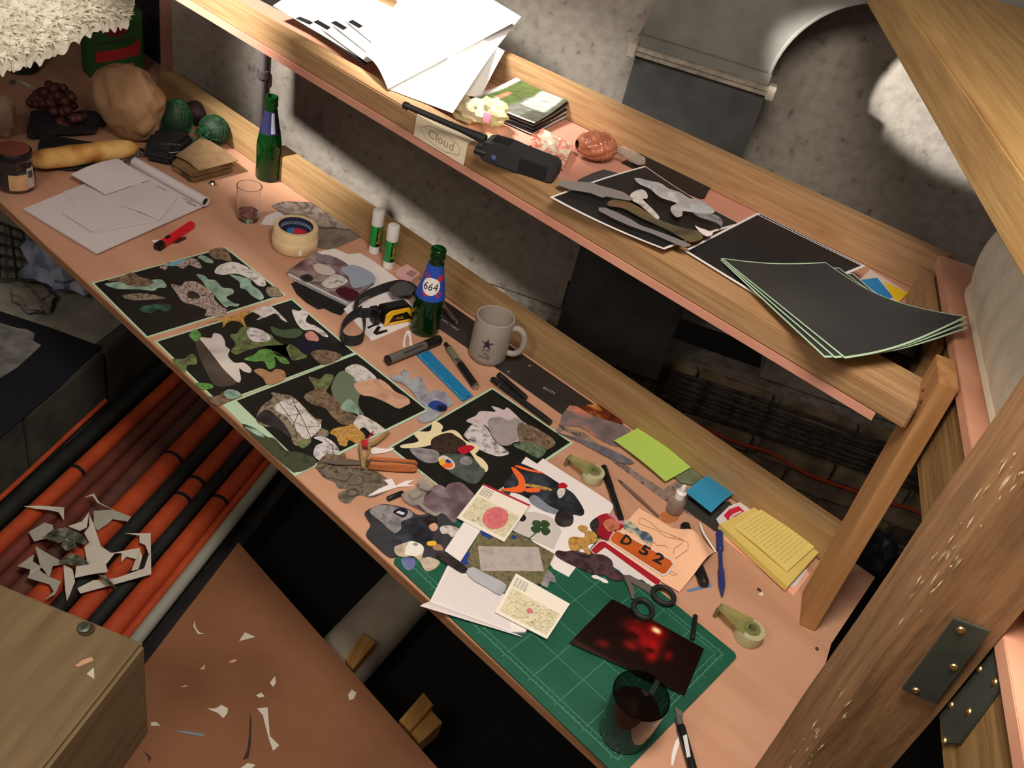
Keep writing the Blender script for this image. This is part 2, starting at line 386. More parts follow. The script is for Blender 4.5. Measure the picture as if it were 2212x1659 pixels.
# old timber post in front of the bunk, and the steel angle that joins them
M_old = wood('weathered_oak', (156, 118, 80), (120, 88, 58), (0, 0, 1), ns=9, st=7, r=.75, bump=.6)
rz = P(1880, 1450, .385); ru, rv = rz.dot(UU), rz.dot(VV)
pu1 = .6735
def ocx(i, j):
    z = lerp(-.55, .95, j); c = [(ru, rv), (pu1, rv), (pu1, rv + .1), (ru, rv + .1)]
    t = i * 4; a = int(t) % 4; p = lerp(V3((*c[a], 0)), V3((*c[(a + 1) % 4], 0)), t - int(t))
    n = noise.noise(V3((p.x * 30, p.y * 30, z * 7))) * .0022
    edge = min(t - int(t), 1 - (t - int(t)))
    if (a == 0 and t - int(t) < .12) or (a == 3 and t - int(t) > .88): n -= .004 * max(0, noise.noise(V3((3, 7, z * 16)))) + .001
    cx, cy = (ru + pu1) / 2, rv + .05
    d = V3((p.x - cx, p.y - cy, 0)).normalized()
    return uv(p.x + d.x * n, p.y + d.y * n, z)
oldp = T('timber_post', 'thick weathered timber post, worn white along its corner, at the right end of the desk', 'post', uv(ru, rv, -.55))
MB().grid(ocx, 64, 110).o('shaft', M_old, oldp, smooth=True, ang=30)
M_chip = mat('scraped_wood', (206, 190, 160), .8, (170, 146, 114), ns=90)
b = MB()
for i in range(110):
    z = random.uniform(-.05, .8); z += .02 * noise.noise(V3((1, 2, z * 20))); a = random.random()
    if noise.noise(V3((4, 4, z * 9))) < -.05: continue
    if a < .5: c = uv(ru + random.uniform(0, .007), rv - .0022, z); n_ = VV; t_ = UU
    else: c = uv(ru - .0022, rv + random.uniform(0, .03) ** 1.0, z); n_ = UU; t_ = VV
    ln = random.uniform(.002, .010); lean = t_ * random.uniform(-.25, .25); wd = random.uniform(.0004, .0012)
    d_ = (ZZ + lean).normalized()
    b.add([c - d_ * ln, c - t_ * wd, c + d_ * ln, c + t_ * wd, c - n_ * .0012], [(0, 1, 4), (1, 2, 4), (2, 3, 4), (3, 0, 4)])
b.o('scraped_flecks', M_chip, oldp, kind='stuff')
M_galv = mat('galvanised_steel', (92, 98, 90), .5, (74, 80, 74), ns=14, metal=.55, bump=.05)
br = T('steel_angle_bracket', 'grey steel angle bracket screwed between the timber post and the bunk joist', 'bracket', uv(pu1, rv, .38))
def onplane(q, p0, n):
    d = V3(ray(*q)); c = V3(CP); return c + d * ((p0 - c).dot(n) / d.dot(n))
pa = uv(ru, rv - .0062, 0); pb = uv(.6785, rv, 0)
qa = [onplane(q, pa, VV) for q in ((2062, 1337), (2140, 1365), (2022, 1521), (1947, 1490))]
MB().prism(qa, VV * .003).o('leaf', M_galv, br, bev=.0006)
qb = [onplane(q, pb, UU) for q in ((2139, 1365), (2167, 1475), (2070, 1607), (2040, 1606), (2022, 1520))]
MB().prism(qb, UU * .003).o('leaf', M_galv, br, bev=.0006)
M_brass = mat('brass_screw', (196, 164, 104), .35, metal=.9)
for q, pl, n in [((2075, 1361), pa, VV), ((2060, 1441), pa, VV), ((1978, 1492), pa, VV), ((2116, 1445), pb, UU), ((2149, 1473), pb, UU), ((2055, 1522), pb, UU), ((2093, 1537), pb, UU), ((2040, 1600), pb, UU)]:
    c = onplane(q, pl, n)
    MB().lathe([(.0042, 0), (.0034, .0016), (.0012, .0017), (.0012, .0008)], c, -n, 12).o('screw', M_brass, br, smooth=True)
# beam across the top right corner
A, B = P(1945, -4, .8), P(2216, 388, .8); dd = (B - A).normalized(); A = A - dd * .2; B = B + dd * .4; sd = V3((-dd.y, dd.x, 0)) ; sd = sd if sd.x > 0 else -sd
MB().hexa([A - ZZ * .06, B - ZZ * .06, B + sd * .3 - ZZ * .06, A + sd * .3 - ZZ * .06], [A, B, B + sd * .3, A + sd * .3]).o('timber_beam', wood('beam_wood', (172, 138, 86), (146, 112, 66), dd, ns=5), None, 'wide planed timber beam cutting across the top right corner', 'beam', bev=.003)
# ventilation duct against the wall
M_duct = mat('grey_sheet_metal', (112, 110, 104), .7, (94, 93, 88), ns=12, nd=6, metal=.1, bump=.1, bs=50)
M_duct2 = mat('dark_sheet_metal', (74, 74, 73), .65, (60, 60, 60), ns=14, nd=6, metal=.2)
D0 = V3((-1.1, .72, 0)); D1 = (W0 - D0).dot(VV) - .002
def DU(u, z, d=0): return D0 + UU * u + VV * d + ZZ * z
def dbox(u0, u1, z0, z1, d0, d1): return MB().hexa([DU(u0, z0, d0), DU(u1, z0, d0), DU(u1, z0, d1), DU(u0, z0, d1)], [DU(u0, z1, d0), DU(u1, z1, d0), DU(u1, z1, d1), DU(u0, z1, d1)])
duct = T('ventilation_duct', 'grey rectangular sheet metal duct with an elbow, on the back wall', 'duct', DU(.87, -.25, .06))
dbox(.731, 1.015, -.262, .503, 0, D1).o('lower_section', M_duct2, duct, bev=.002)
dbox(.716, 1.028, .503, .511, -.014, D1).o('flange', mat('dusty_flange', (150, 140, 124), .8, (112, 106, 96), ns=40), duct, bev=.001)
dbox(.716, 1.028, .5125, .522, -.014, D1).o('flange', mat('dusty_flange', (150, 140, 124), .8, (112, 106, 96), ns=40), duct, bev=.001)
dbox(.733, 1.012, .522, .545, -.005, D1).o('collar', M_duct, duct, bev=.001)
for u in (.722, 1.022): dbox(u - .009, u + .009, .498, .527, -.02, .01).o('corner_clamp', mat('dusty_clamp', (150, 142, 128), .7), duct, bev=.002)
ce = (1.2, .545); inner = [(ce[0] + .19 * cos(t), ce[1] + .19 * sin(t)) for t in np.linspace(pi, pi / 2, 16)]
outer = [(ce[0] + .467 * cos(t), ce[1] + .467 * sin(t)) for t in np.linspace(pi / 2, pi, 20)]
MB().prism([DU(u, z, 0) for u, z in inner + outer], VV * D1).o('elbow', M_duct, duct, bev=.002)
rim = [(ce[0] + .193 * cos(t), ce[1] + .193 * sin(t)) for t in np.linspace(pi, pi / 2, 20)]
MB().tube([DU(u, z, -.001) for u, z in rim], .004, 6).o('seam', M_duct, duct, smooth=True)
dbox(1.2, 1.212, .722, 1.03, -.014, D1).o('flange', mat('dusty_flange', (150, 140, 124), .8, (112, 106, 96), ns=40), duct, bev=.001)
dbox(1.213, 1.9, .735, 1.01, 0, D1).o('upper_section', M_duct, duct, bev=.002)
# pipe on the left of the wall
a0 = PL(572, 165, W0) - VV * .012
pp = T('wall_pipe', 'thin grey conduit clipped upright on the concrete wall behind the bottle', 'pipe', (a0.x, a0.y, -.2))
MB().lathe([(.010, -.05), (.010, .9)], (a0.x, a0.y, 0), n=12).o('tube', mat('grey_pvc', (120, 112, 112), .6), pp, smooth=True)
MB().lathe([(.015, 0), (.015, .02)], (a0.x, a0.y, a0.z), n=12).o('socket', mat('grey_pvc2', (96, 88, 90), .6), pp, smooth=True)
# dusty cables on the ledge of the brick footing
M_cab = mat('dusty_cable', (86, 80, 72), .95, (38, 34, 32), ns=40, nd=5, bump=.8, bs=120)
CABL = ['dust-caked cable along the brick wall, %s of the seven' % q for q in ('topmost', 'second from the top', 'third from the top', 'middle one', 'third from the bottom', 'second from the bottom', 'lowest')]
for i in range(7):
    z = -.276 - i * .017; d = .083 + .004 * (i % 2)
    pts = [W(u, z + .003 * sin(u * 5) + 0, d + .004 * sin(u * 9 + i * 2)) for u in np.linspace(.5, 2.2, 24)]
    MB().tube(pts, .0055 + .0015 * (i % 3), 7).o('cable', M_cab, None, CABL[i], 'cable', 'dusty cables along the back wall', smooth=True)
pts = [PL(x, y, W(0, 0, .098)) for x, y in [(1500, 915), (1590, 955), (1665, 978), (1740, 1022), (1850, 1062), (1900, 1082), (1945, 1092), (2020, 1120)]]
MB().tube(curve(pts, 4), .0045, 8).o('orange_cable', mat('orange_cable', (190, 66, 32), .5), None, 'thin orange cable looped along the sooty brick wall behind the desk', 'cable', smooth=True)
# ---------------- floor level: trench, conduits, boards ----------------
M_slab = mat('grey_floor_slab', (150, 148, 134), .9, (122, 121, 110), ns=16, nd=5, bump=.2)
zl = -.35
cu = -.888
def cb(u0, u1, v0, v1, z0, z1): return ubox(u0, u1, v0, v1, z0, z1)
slab = cb(-3.2, cu - .035, -1.2, 1.6, -.6345, zl).o('floor_left', M_slab, kind='structure')
M_kerb = mat('mossy_kerb', (72, 72, 62), .95, (50, 52, 46), ns=14, nd=5, bump=.4)
for i in range(7):
    v0 = -1.0 + i * .27
    cb(cu - .034, cu, v0, v0 + .262, -.6345, zl - .002).o('kerb_stone', M_kerb, slab, bev=.004)
cz = -.515
ubox(cu + .001, -.40, -1.2, 1.2, -.6345, -.5425).o('floor_trench', mat('trench_floor', (36, 34, 32), .95, (26, 25, 24), ns=20), kind='structure')
def conduit(name, px, r, m, label, cat='pipe', v0=-.62, v1=.95, group=None, dz=0, rings=()):
    u = px
    o = T(name, label, cat, uv(u, v0, cz - r + dz), group)
    MB().lathe([(r, 0), (r, v1 - v0)], uv(u, v0, cz + dz), VV, 16).o('tube', m, o, smooth=True)
    for q in rings:
        v = P(*q, cz).dot(VV)
        MB().lathe([(r, 0), (r + .0012, .001), (r + .0012, .009), (r, .01)], uv(u, v, cz + dz), VV, 16).o('black_tie', M_tie, o, smooth=True)
M_tie = mat('black_tie', (22, 22, 24), .6)
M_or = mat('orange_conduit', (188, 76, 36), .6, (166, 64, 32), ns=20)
M_or2 = mat('shaded_orange_conduit', (116, 52, 38), .7, (88, 44, 34), ns=14)  # orange conduit with shade painted into its colour
M_bk = mat('black_conduit', (34, 38, 36), .6, (24, 26, 26), ns=14)
conduit('conduit', -0.862, 0.02, M_bk, 'black conduit at the foot of the kerb, leftmost of the thick pipes')
conduit('conduit', -0.812, 0.018, M_or, 'orange conduit next to the leftmost black pipe, with one black tie', rings=[(166, 1024)])
conduit('conduit', -0.778, 0.015, M_or2, 'shade-toned rust conduit lying beside the leftmost orange pipe', dz=-.004)
conduit('conduit', -0.744, 0.017, M_or2, 'shade-toned rust conduit in the middle of the row, half buried in shade', dz=-.006)
conduit('conduit', -0.706, 0.019, mat('shaded_brown_conduit', (104, 62, 48), .7, (74, 48, 40), ns=12), 'shade-toned brown conduit just left of the wide orange one', dz=-.006)  # brown darkened for the shade this pipe lies in
conduit('conduit', -0.657, 0.026, M_or, 'widest orange conduit in the middle of the row', rings=[(362, 995)])
conduit('conduit', -0.612, 0.017, M_bk, 'black conduit between two orange ones, in the middle of the row', dz=.008)
conduit('conduit', -0.571, 0.022, M_or, 'orange conduit with two black ties, between two black pipes', rings=[(412, 1045), (385, 1082)])
conduit('conduit', -0.534, 0.014, M_bk, 'thin black conduit right of the doubly tied orange pipe', dz=.008)
conduit('conduit', -0.497, 0.021, M_or, 'rightmost thick orange conduit, with one black tie', rings=[(474, 1090)])
conduit('conduit', -0.465, 0.01, M_or, 'narrow orange conduit tight against the grey pipe', dz=.004)
conduit('conduit', -0.439, 0.013, mat('pale_conduit', (150, 150, 138), .6), 'pale grey conduit along the edge of the plywood sheet', dz=.016)
pts = [uv(-.878 + .006 * sin(v * 7), v, -.486 + .004 * sin(v * 5)) for v in np.linspace(-.7, .6, 14)]
MB().tube(curve(pts, 4), .0055, 8).o('orange_lead', M_or, None, 'thin orange lead along the foot of the grey kerb stones', 'cable', smooth=True)
# dark plastic sheet with papers on the slab, mesh tray, plastic bag
sheet('dark_plastic_sheet', [(-40, 655), (0, 672), (110, 708), (218, 748), (120, 842), (0, 945), (-60, 990)], zl + .004, mat('dark_plastic', (20, 22, 30), .6), 'dark blue plastic sheet spread on the grey floor at the left', 'sheet', th=.003)
M_newsp = mat('crumpled_paper', (132, 130, 128), .8, (96, 94, 92), ns=25)
sheet('newspaper', k('e0', [(-60, 1060), (0, 1095), (150, 1140), (230, 1150), (295, 1185), (285, 1250), (350, 1285), (150, 1470), (-60, 1600)]), zl + .007, M_newsp, 'creased grey paper lying on the dark plastic sheet', 'paper', th=.002)
M_wire = mat('dark_wire', (48, 46, 40), .6, metal=.3)
wt = T('wire_grille', 'rusty wire grille on the floor beyond the plastic bag', 'grille', P(60, 540, zl))
g0, g1, g2, g3 = [P(x, y, zl + .03) for x, y in [(-30, 470), (100, 520), (150, 610), (-40, 600)]]
for i in range(6):
    t = i / 5
    MB().tube([lerp(g0, g3, t), lerp(g1, g2, t)], .0035, 6).o('wire', M_wire, wt, smooth=True)
    MB().tube([lerp(g0, g1, t) + ZZ * .004, lerp(g3, g2, t) + ZZ * .004], .0035, 6).o('wire', M_wire, wt, smooth=True)
M_bag = mat('thin_plastic', (170, 180, 196), .4, (120, 132, 156), ns=22, nd=4, bump=.5, bs=40)
bagp = P(130, 610, zl)
MB().ball(bagp + V3((0, 0, .045)), .085, (1.15, .8, .55), 26, .55, 3).o('plastic_bag', M_bag, None, 'crumpled blue and white plastic bag on the floor under the desk edge', 'bag', smooth=True)
MB().ball(P(70, 655, zl) + V3((0, 0, .02)), .05, (1.3, .7, .4), 22, .6, 9).o('crumpled_cloth', mat('grey_rag', (136, 132, 120), .9, (110, 106, 96), ns=20), None, 'crumpled grey rag in front of the plastic bag', 'cloth', smooth=True)
# plywood sheet
zp = -.48
M_oldply = mat('worn_plywood', (134, 88, 58), .75, ramp=[(112, 72, 46), (130, 85, 56), (140, 94, 64)], ns=5, nd=6, rng=(.25, .75), bump=.1, bs=60)
pc = [P(x, y, zp) for x, y in [(515, 1172), (945, 1659)]]; d = (pc[1] - pc[0]).normalized(); pc[1] = pc[0] + d * 1.25
pl = [pc[0], pc[1], pc[1] - VV * .8, pc[0] - VV * .72]
MB().prism(pl, (0, 0, -.018)).o('plywood_sheet', M_oldply, None, 'worn brown plywood sheet strewn with paper scraps, below the desk', 'board')
# timber block with bolt
zb = -.225
c0 = P(315, 1388, zb); ub = c0.dot(UU); vb = c0.dot(VV)
blk = T('timber_block', 'squared timber baulk with a countersunk bolt at the bottom left', 'timber', uv(ub - .15, vb - .3, zp))
M_blk = wood('baulk_wood', (132, 112, 80), (112, 93, 64), gV, ns=5, st=10, r=.8)
ubox(ub - .62, ub, vb - .75, vb, zp + .001, zb).o('baulk', M_blk, blk, bev=.006)
bc = P(187, 1360, zb + .001)
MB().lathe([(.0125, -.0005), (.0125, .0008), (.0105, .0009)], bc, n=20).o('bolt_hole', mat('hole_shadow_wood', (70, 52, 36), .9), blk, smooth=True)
M_bolt = mat('zinc_bolt', (110, 118, 104), .45, metal=.7)
MB().lathe([(.010, 0), (.010, .004), (.0085, .005)], bc + V3((-.004, -.002, .001)), n=18).o('washer', M_bolt, blk, smooth=True)
MB().tube([bc + V3((-.006, .004, .006)), bc + V3((.000, -.006, .010))], .0022, 8).o('bolt', M_bolt, blk, smooth=True)
# big grey drain pipe under the desk and battens carrying the plywood
q0, q1 = P(745, 1385, -.49), P(905, 1215, -.49); dq = (q1 - q0).normalized()
MB().lathe([(.062, -.25), (.062, .75)], (q0 + q1) / 2 - ZZ * .074, dq, 32).o('drain_pipe', mat('pale_drain_pipe', (176, 168, 150), .6, (150, 142, 126), ns=12), None, 'thick pale drain pipe running under the desk', 'pipe', smooth=True)
M_bat = wood('yellow_batten', (186, 142, 78), (150, 108, 54), gV, ns=8)
def batten(pxs, z, h, name, label):
    MB().prism([P(x, y, z) for x, y in pxs], (0, 0, -h)).o(name, M_bat, None, label, 'batten', bev=.001)
batten([(745, 1425), (785, 1366), (812, 1386), (762, 1446)], -.499, .06, 'batten', 'wooden batten sticking out under the plywood, beside the drain pipe')
batten([(862, 1556), (915, 1495), (936, 1522), (885, 1580)], -.499, .028, 'batten', 'upper of the two short battens by the lower edge of the plywood')
batten([(885, 1580), (930, 1532), (956, 1560), (905, 1606)], -.512, .045, 'batten', 'lower of the two short battens by the lower edge of the plywood')
# ================= things on the desk =================
def PH(name, *cols, ns=60, r=.38, dist=.6, rng=(.3, .7), nd=6): return mat('photo_' + name, cols[0], r, ramp=list(cols), ns=ns, nd=nd, rng=rng, dist=dist)
M_white = mat('white_paper', (228, 222, 220), .75)
M_white2 = mat('off_white_paper', (214, 208, 208), .8)
M_mint = mat('mint_photo_border', (178, 206, 176), .5)
M_pblack = mat('black_photo_paper', (20, 21, 18), .42, (26, 27, 23), ns=30)
M_pblack2 = mat('matt_black_card', (24, 23, 24), .5)
M_bplast = mat('black_plastic', (20, 20, 21), .42)
M_brub = mat('black_rubber', (26, 26, 27), .6, bump=.15, bs=120)
M_chrome = mat('chrome', (200, 200, 200), .18, metal=1)
M_txtw = mat('white_ink', (206, 206, 204), .6)
M_txtk = mat('black_ink', (26, 24, 26), .6)
M_glass = mat('clear_glass', (250, 250, 250), .02, trans=1, ior=1.45)
M_green = mat('green_bottle_glass', (34, 128, 52), .03, trans=.93, ior=1.45)
M_gdark = mat('green_glass_dark', (16, 86, 30), .05, trans=.9, ior=1.45)
ph_bark = PH('bark', (52, 44, 38), (110, 98, 84), (150, 140, 120), (90, 78, 62), ns=120)
ph_rock = PH('rock', (34, 26, 22), (120, 104, 98), (196, 178, 172), (70, 56, 46), (170, 150, 140), ns=160)
ph_moss = PH('moss', (72, 64, 50), (92, 98, 64), (98, 124, 72), (132, 122, 100), ns=70)
ph_grass = PH('grass', (56, 92, 44), (86, 140, 66), (112, 160, 92), ns=160)
ph_lake = PH('lake', (96, 130, 116), (140, 168, 152), (166, 192, 178), ns=40)
ph_stone = PH('pale_stone', (150, 142, 134), (196, 190, 184), (214, 210, 206), (128, 118, 112), ns=60)
ph_snow = PH('snow', (40, 40, 40), (170, 166, 168), (214, 208, 212), (190, 186, 190), ns=80)
ph_soil = PH('soil', (70, 56, 44), (112, 94, 76), (140, 122, 100), ns=110)
ph_tan = PH('tan_leaf', (140, 104, 76), (172, 132, 100), (150, 114, 84), ns=50)
ph_gold = PH('lichen', (120, 84, 36), (176, 132, 62), (196, 156, 88), (90, 62, 32), ns=130)
ph_skin = PH('skin', (150, 108, 86), (206, 164, 136), (190, 144, 116), ns=20, nd=3)
ph_fog = PH('fog', (96, 86, 78), (196, 188, 184), (222, 214, 208), ns=9, nd=2)
ph_night = PH('night', (24, 22, 24), (48, 44, 46), (66, 60, 60), ns=40)
ph_water = PH('dark_water', (20, 36, 32), (44, 76, 66), (86, 128, 112), ns=30)
ph_grey = PH('asphalt', (96, 94, 96), (134, 132, 134), (156, 154, 156), ns=60)
ph_violet = PH('violet_fog', (70, 54, 62), (110, 92, 98), (150, 138, 142), ns=24)
ph_coat = PH('coat', (18, 18, 22), (38, 42, 50), (66, 72, 80), ns=30)
ph_lilac = PH('lilac', (112, 108, 128), (150, 154, 164), (168, 176, 172), ns=40)
ph_blue = mat('photo_blue', (36, 62, 136), .4); ph_red = mat('photo_red', (176, 26, 44), .4); ph_orange = mat('photo_orange', (236, 104, 48), .4)
ph_cream = mat('photo_cream', (226, 214, 172), .45); ph_navy = mat('photo_navy', (24, 26, 46), .4); ph_yell = mat('photo_yellow', (226, 178, 52), .4)
def kp(c, x, y, z): q = k(c, [(x, y)])[0]; return P(q[0], q[1], z)
def cut(parent, c, pts, z, m, sm=4, th=.0004, name='photo_cutout', label=None):
    return sheet(name, k(c, pts) if c else pts, z + .00004 * len(parent.children), m, label, None, parent, th, sm)
def card(name, label, px, z, m, cat='photo', sm=0, th=.0007, group=None):
    return sheet(name, px, z, m, label, cat, None, th, sm, group)
def inset(c, d):       # four pixel corners shrunk by metres d (l,t,r,b) on the desk
    p = [P(x, y, 0) for x, y in c]; return p
def printq(label, q, d, z=.0008, group='black prints with glued cut-outs'):
    c = [P(x, y, z) for x, y in q]
    a, b = (c[1] - c[0]), (c[3] - c[0]); la, lb = a.length, b.length
    o = MB().prism(c, (0, 0, -.0007)).o('collage_print', M_mint, None, label, 'print', group)
    l, r, t, bo = d
    def pt(u, v): return bil(c, u, v) + ZZ * .00015
    MB().prism([pt(l / la, t / lb), pt(1 - r / la, t / lb), pt(1 - r / la, 1 - bo / lb), pt(l / la, 1 - bo / lb)], (0, 0, -.0002)).o('image_area', M_pblack, o)
    return o
Z1 = .0014
p1 = printq('black collage print with mint border, furthest left of the four on the desk', [(197, 611), (487, 533), (618, 637), (316, 730)], (.004, .004, .004, .004))
for pts, m in [([(190, 365), (330, 350), (480, 365), (560, 340), (660, 330), (705, 370), (700, 400), (640, 400), (600, 425), (480, 415), (300, 410), (220, 390)], ph_lake),
               ([(205, 335), (330, 300), (410, 270), (480, 305), (600, 345), (540, 390), (400, 385), (300, 345)], ph_soil),
               ([(330, 470), (450, 450), (570, 455), (700, 490), (580, 500), (420, 505)], ph_bark),
               ([(480, 590), (520, 555), (620, 540), (690, 545), (735, 540), (750, 580), (690, 600), (640, 580), (590, 615), (530, 612)], ph_water),
               ([(750, 370), (830, 385), (870, 350), (940, 345), (1000, 370), (1060, 410), (1110, 440), (1120, 500), (1180, 560), (1225, 590), (1190, 650), (1110, 640), (1040, 640), (1050, 590), (980, 560), (920, 540), (850, 520), (790, 440)], ph_rock),
               ([(965, 290), (1030, 295), (1070, 330), (1120, 335), (1160, 370), (1190, 400), (1270, 410), (1280, 450), (1220, 480), (1280, 530), (1330, 540), (1310, 560), (1250, 555), (1210, 565), (1140, 490), (1100, 440), (1050, 400), (1020, 350)], ph_lake),
               ([(890, 440), (930, 430), (985, 455), (990, 490), (930, 495), (890, 480)], ph_night),
               ([(650, 225), (720, 185), (790, 180), (900, 150), (960, 155), (1000, 200), (1005, 235), (950, 225), (900, 205), (850, 240), (800, 215), (740, 205), (700, 245)], ph_rock),
               ([(720, 205), (770, 180), (880, 150), (800, 205), (750, 215)], mat('photo_sky', (110, 158, 190), .4)),
               ([(975, 140), (1020, 125), (1100, 165), (1105, 190), (1050, 185), (1010, 160)], ph_lake),
               ([(1070, 90), (1150, 60), (1220, 70), (1260, 150), (1260, 180), (1190, 160), (1110, 150)], ph_soil),
               ([(1120, 270), (1160, 210), (1280, 180), (1400, 225), (1490, 290), (1550, 340), (1550, 385), (1490, 380), (1430, 330), (1310, 280), (1190, 290)], ph_stone),
               ([(1250, 290), (1340, 305), (1420, 330), (1440, 380), (1500, 420), (1540, 480), (1510, 505), (1440, 470), (1390, 420), (1340, 400), (1330, 350)], ph_lake),
               ([(1570, 400), (1640, 390), (1690, 440), (1700, 470), (1610, 480), (1560, 440)], ph_bark)]:
    cut(p1, 'c4', pts, Z1, m)
p2 = printq('black collage print between two others at the desk edge, with a long white misty cut-out', [(333, 737), (631, 645), (770, 763), (472, 874)], (.004, .004, .004, .004), z=.0009)
for pts, m in [([(985, 830), (1090, 830), (1110, 790), (1170, 800), (1205, 850), (1215, 900), (1250, 930), (1235, 980), (1290, 1040), (1370, 1040), (1430, 1090), (1425, 1125), (1370, 1115), (1330, 1090), (1345, 1180), (1310, 1205), (1200, 1100), (1100, 970)], ph_fog),
               ([(985, 835), (1100, 970), (1200, 1100), (1300, 1205), (1240, 1240), (1120, 1230), (1040, 1100), (960, 900)], PH('mist_dark', (44, 38, 34), (66, 58, 52), (84, 76, 70), ns=8, nd=2)),
               ([(1250, 805), (1310, 790), (1350, 740), (1420, 735), (1520, 770), (1600, 800), (1640, 850), (1720, 900), (1760, 990), (1800, 1020), (1910, 990), (1860, 940), (1770, 885), (1740, 900), (1700, 960), (1640, 950), (1560, 900), (1450, 920), (1380, 940), (1310, 970), (1260, 940), (1300, 880)], ph_moss),
               ([(1395, 770), (1440, 740), (1540, 770), (1600, 830), (1560, 860), (1460, 860), (1410, 820)], ph_snow),
               ([(1370, 1010), (1460, 970), (1510, 930), (1600, 930), (1650, 980), (1720, 1000), (1760, 1050), (1690, 1040), (1630, 990), (1640, 1070), (1580, 1095), (1540, 1030), (1450, 1030)], ph_grass),
               ([(1600, 730), (1700, 760), (1830, 750), (1870, 790), (1800, 830), (1690, 820), (1620, 790)], mat('photo_jacket', (66, 88, 60), .4)),
               ([(1780, 590), (1840, 600), (1880, 580), (1920, 620), (1900, 690), (1990, 730), (2060, 780), (2090, 820), (2040, 810), (1960, 760), (1880, 760), (1820, 700)], ph_stone),
               ([(1890, 800), (1950, 770), (2010, 830), (1990, 860), (1920, 850)], PH('face', (176, 120, 112), (206, 150, 140), ns=40)),
               ([(1810, 860), (1900, 850), (2020, 870), (2045, 960), (1960, 970), (1870, 960)], ph_navy),
               ([(1060, 700), (1180, 680), (1190, 740), (1240, 690), (1330, 690), (1390, 740), (1370, 660), (1430, 610), (1380, 600), (1280, 640), (1160, 670)], ph_gold),
               ([(1450, 600), (1560, 555), (1620, 570), (1740, 690), (1690, 670), (1640, 620), (1560, 650), (1480, 675), (1510, 640)], ph_stone),
               ([(905, 800), (950, 755), (1000, 790), (1000, 830), (960, 860), (915, 830)], ph_grass),
               ([(760, 1010), (850, 1010), (930, 965), (970, 1010), (960, 1055), (890, 1060), (870, 1120), (820, 1090)], ph_moss),
               ([(960, 1215), (1080, 1220), (1110, 1250), (1050, 1270), (1000, 1260)], ph_grass),
               ([(1060, 1340), (1150, 1320), (1230, 1270), (1320, 1290), (1350, 1330), (1250, 1370), (1150, 1405)], ph_soil),
               ([(1200, 1310), (1230, 1270), (1310, 1280), (1345, 1325), (1250, 1350)], ph_lake),
               ([(1455, 1110), (1520, 1090), (1600, 1120), (1640, 1095), (1710, 1110), (1720, 1180), (1580, 1230), (1530, 1170)], ph_tan),
               ([(1940, 960), (2040, 930), (2180, 960), (2195, 1000), (2050, 1060)], ph_soil)]:
    cut(p2, 'c4', pts, Z1 + .0002, m)
p3 = printq('black collage print with a wide mint strip on its left and a pale stone cut-out', [(480, 874), (771, 762), (927, 886), (637, 1029)], (.026, .004, .004, .005), z=.0017)
p3['group'] = 'black prints with glued cut-outs'
Z3 = Z1 + .0010
for pts, m in [([(290, 740), (330, 630), (430, 550), (420, 505), (520, 520), (600, 540), (690, 620), (790, 720), (850, 740), (840, 800), (910, 840), (880, 890), (790, 870), (740, 920), (690, 900), (650, 960), (600, 930), (570, 840), (450, 800), (350, 790)], ph_bark),
               ([(440, 640), (520, 570), (620, 560), (700, 640), (780, 730), (840, 770), (830, 820), (730, 900), (660, 860), (560, 720)], ph_stone),
               ([(290, 740), (380, 650), (500, 740), (570, 840), (590, 900), (480, 820)], ph_night),
               ([(780, 890), (860, 880), (950, 930), (1000, 1010), (900, 1050), (850, 1090), (780, 1040), (800, 960), (860, 930)], ph_snow),
               ([(640, 930), (700, 900), (760, 920), (690, 980)], ph_moss),
               ([(735, 370), (830, 390), (880, 350), (950, 360), (930, 430), (890, 500), (1000, 570), (1080, 660), (1150, 720), (1100, 780), (1010, 770), (930, 700), (880, 640), (760, 600), (700, 550), (720, 510), (790, 470)], ph_soil),
               ([(740, 375), (830, 395), (880, 355), (950, 365), (910, 440), (870, 480), (800, 450)], ph_moss),
               ([(930, 470), (980, 350), (1050, 320), (1130, 380), (1190, 450), (1160, 600), (1210, 700), (1100, 640), (1020, 600), (970, 570)], mat('photo_sage', (104, 118, 98), .4)),
               ([(1045, 310), (1120, 265), (1200, 280), (1300, 360), (1310, 390), (1220, 410), (1140, 410), (1120, 370)], ph_stone),
               ([(1125, 430), (1250, 400), (1340, 390), (1420, 440), (1480, 500), (1570, 540), (1605, 590), (1560, 620), (1500, 640), (1400, 590), (1280, 540), (1180, 520)], ph_skin),
               ([(1010, 640), (1080, 560), (1150, 620), (1170, 700), (1130, 680)], ph_lake),
               ([(1090, 860), (1140, 730), (1200, 700), (1390, 820), (1290, 860), (1200, 800), (1130, 880)], ph_stone),
               ([(920, 850), (960, 810), (1060, 790), (1110, 770), (1150, 800), (1220, 880), (1150, 940), (1080, 910), (1060, 960), (1000, 950), (970, 880)], ph_gold),
               ([(180, 795), (280, 810), (380, 880), (450, 900), (550, 1000), (640, 1010), (780, 1060), (800, 1110), (720, 1160), (640, 1180), (560, 1150)], PH('hill', (44, 50, 36), (70, 76, 56), (56, 60, 48), ns=60)),
               ([(190, 800), (300, 825), (360, 880), (300, 870)], ph_lake)]:
    cut(p3, 'c5', pts, Z3, m)
for pts in ([(430, 520), (520, 640), (610, 760), (640, 900)], [(520, 570), (640, 640), (700, 760), (760, 900)], [(560, 700), (660, 690), (740, 640)], [(620, 760), (720, 800), (830, 790)], [(600, 560), (650, 680), (600, 800)], [(870, 900), (940, 960), (950, 1040)]):
    MB().tube([kp('c5', x, y, Z3 + .0007) for x, y in pts], .0005, 4).o('bare_branch', mat('branch_ink', (44, 40, 34), .6), p3)
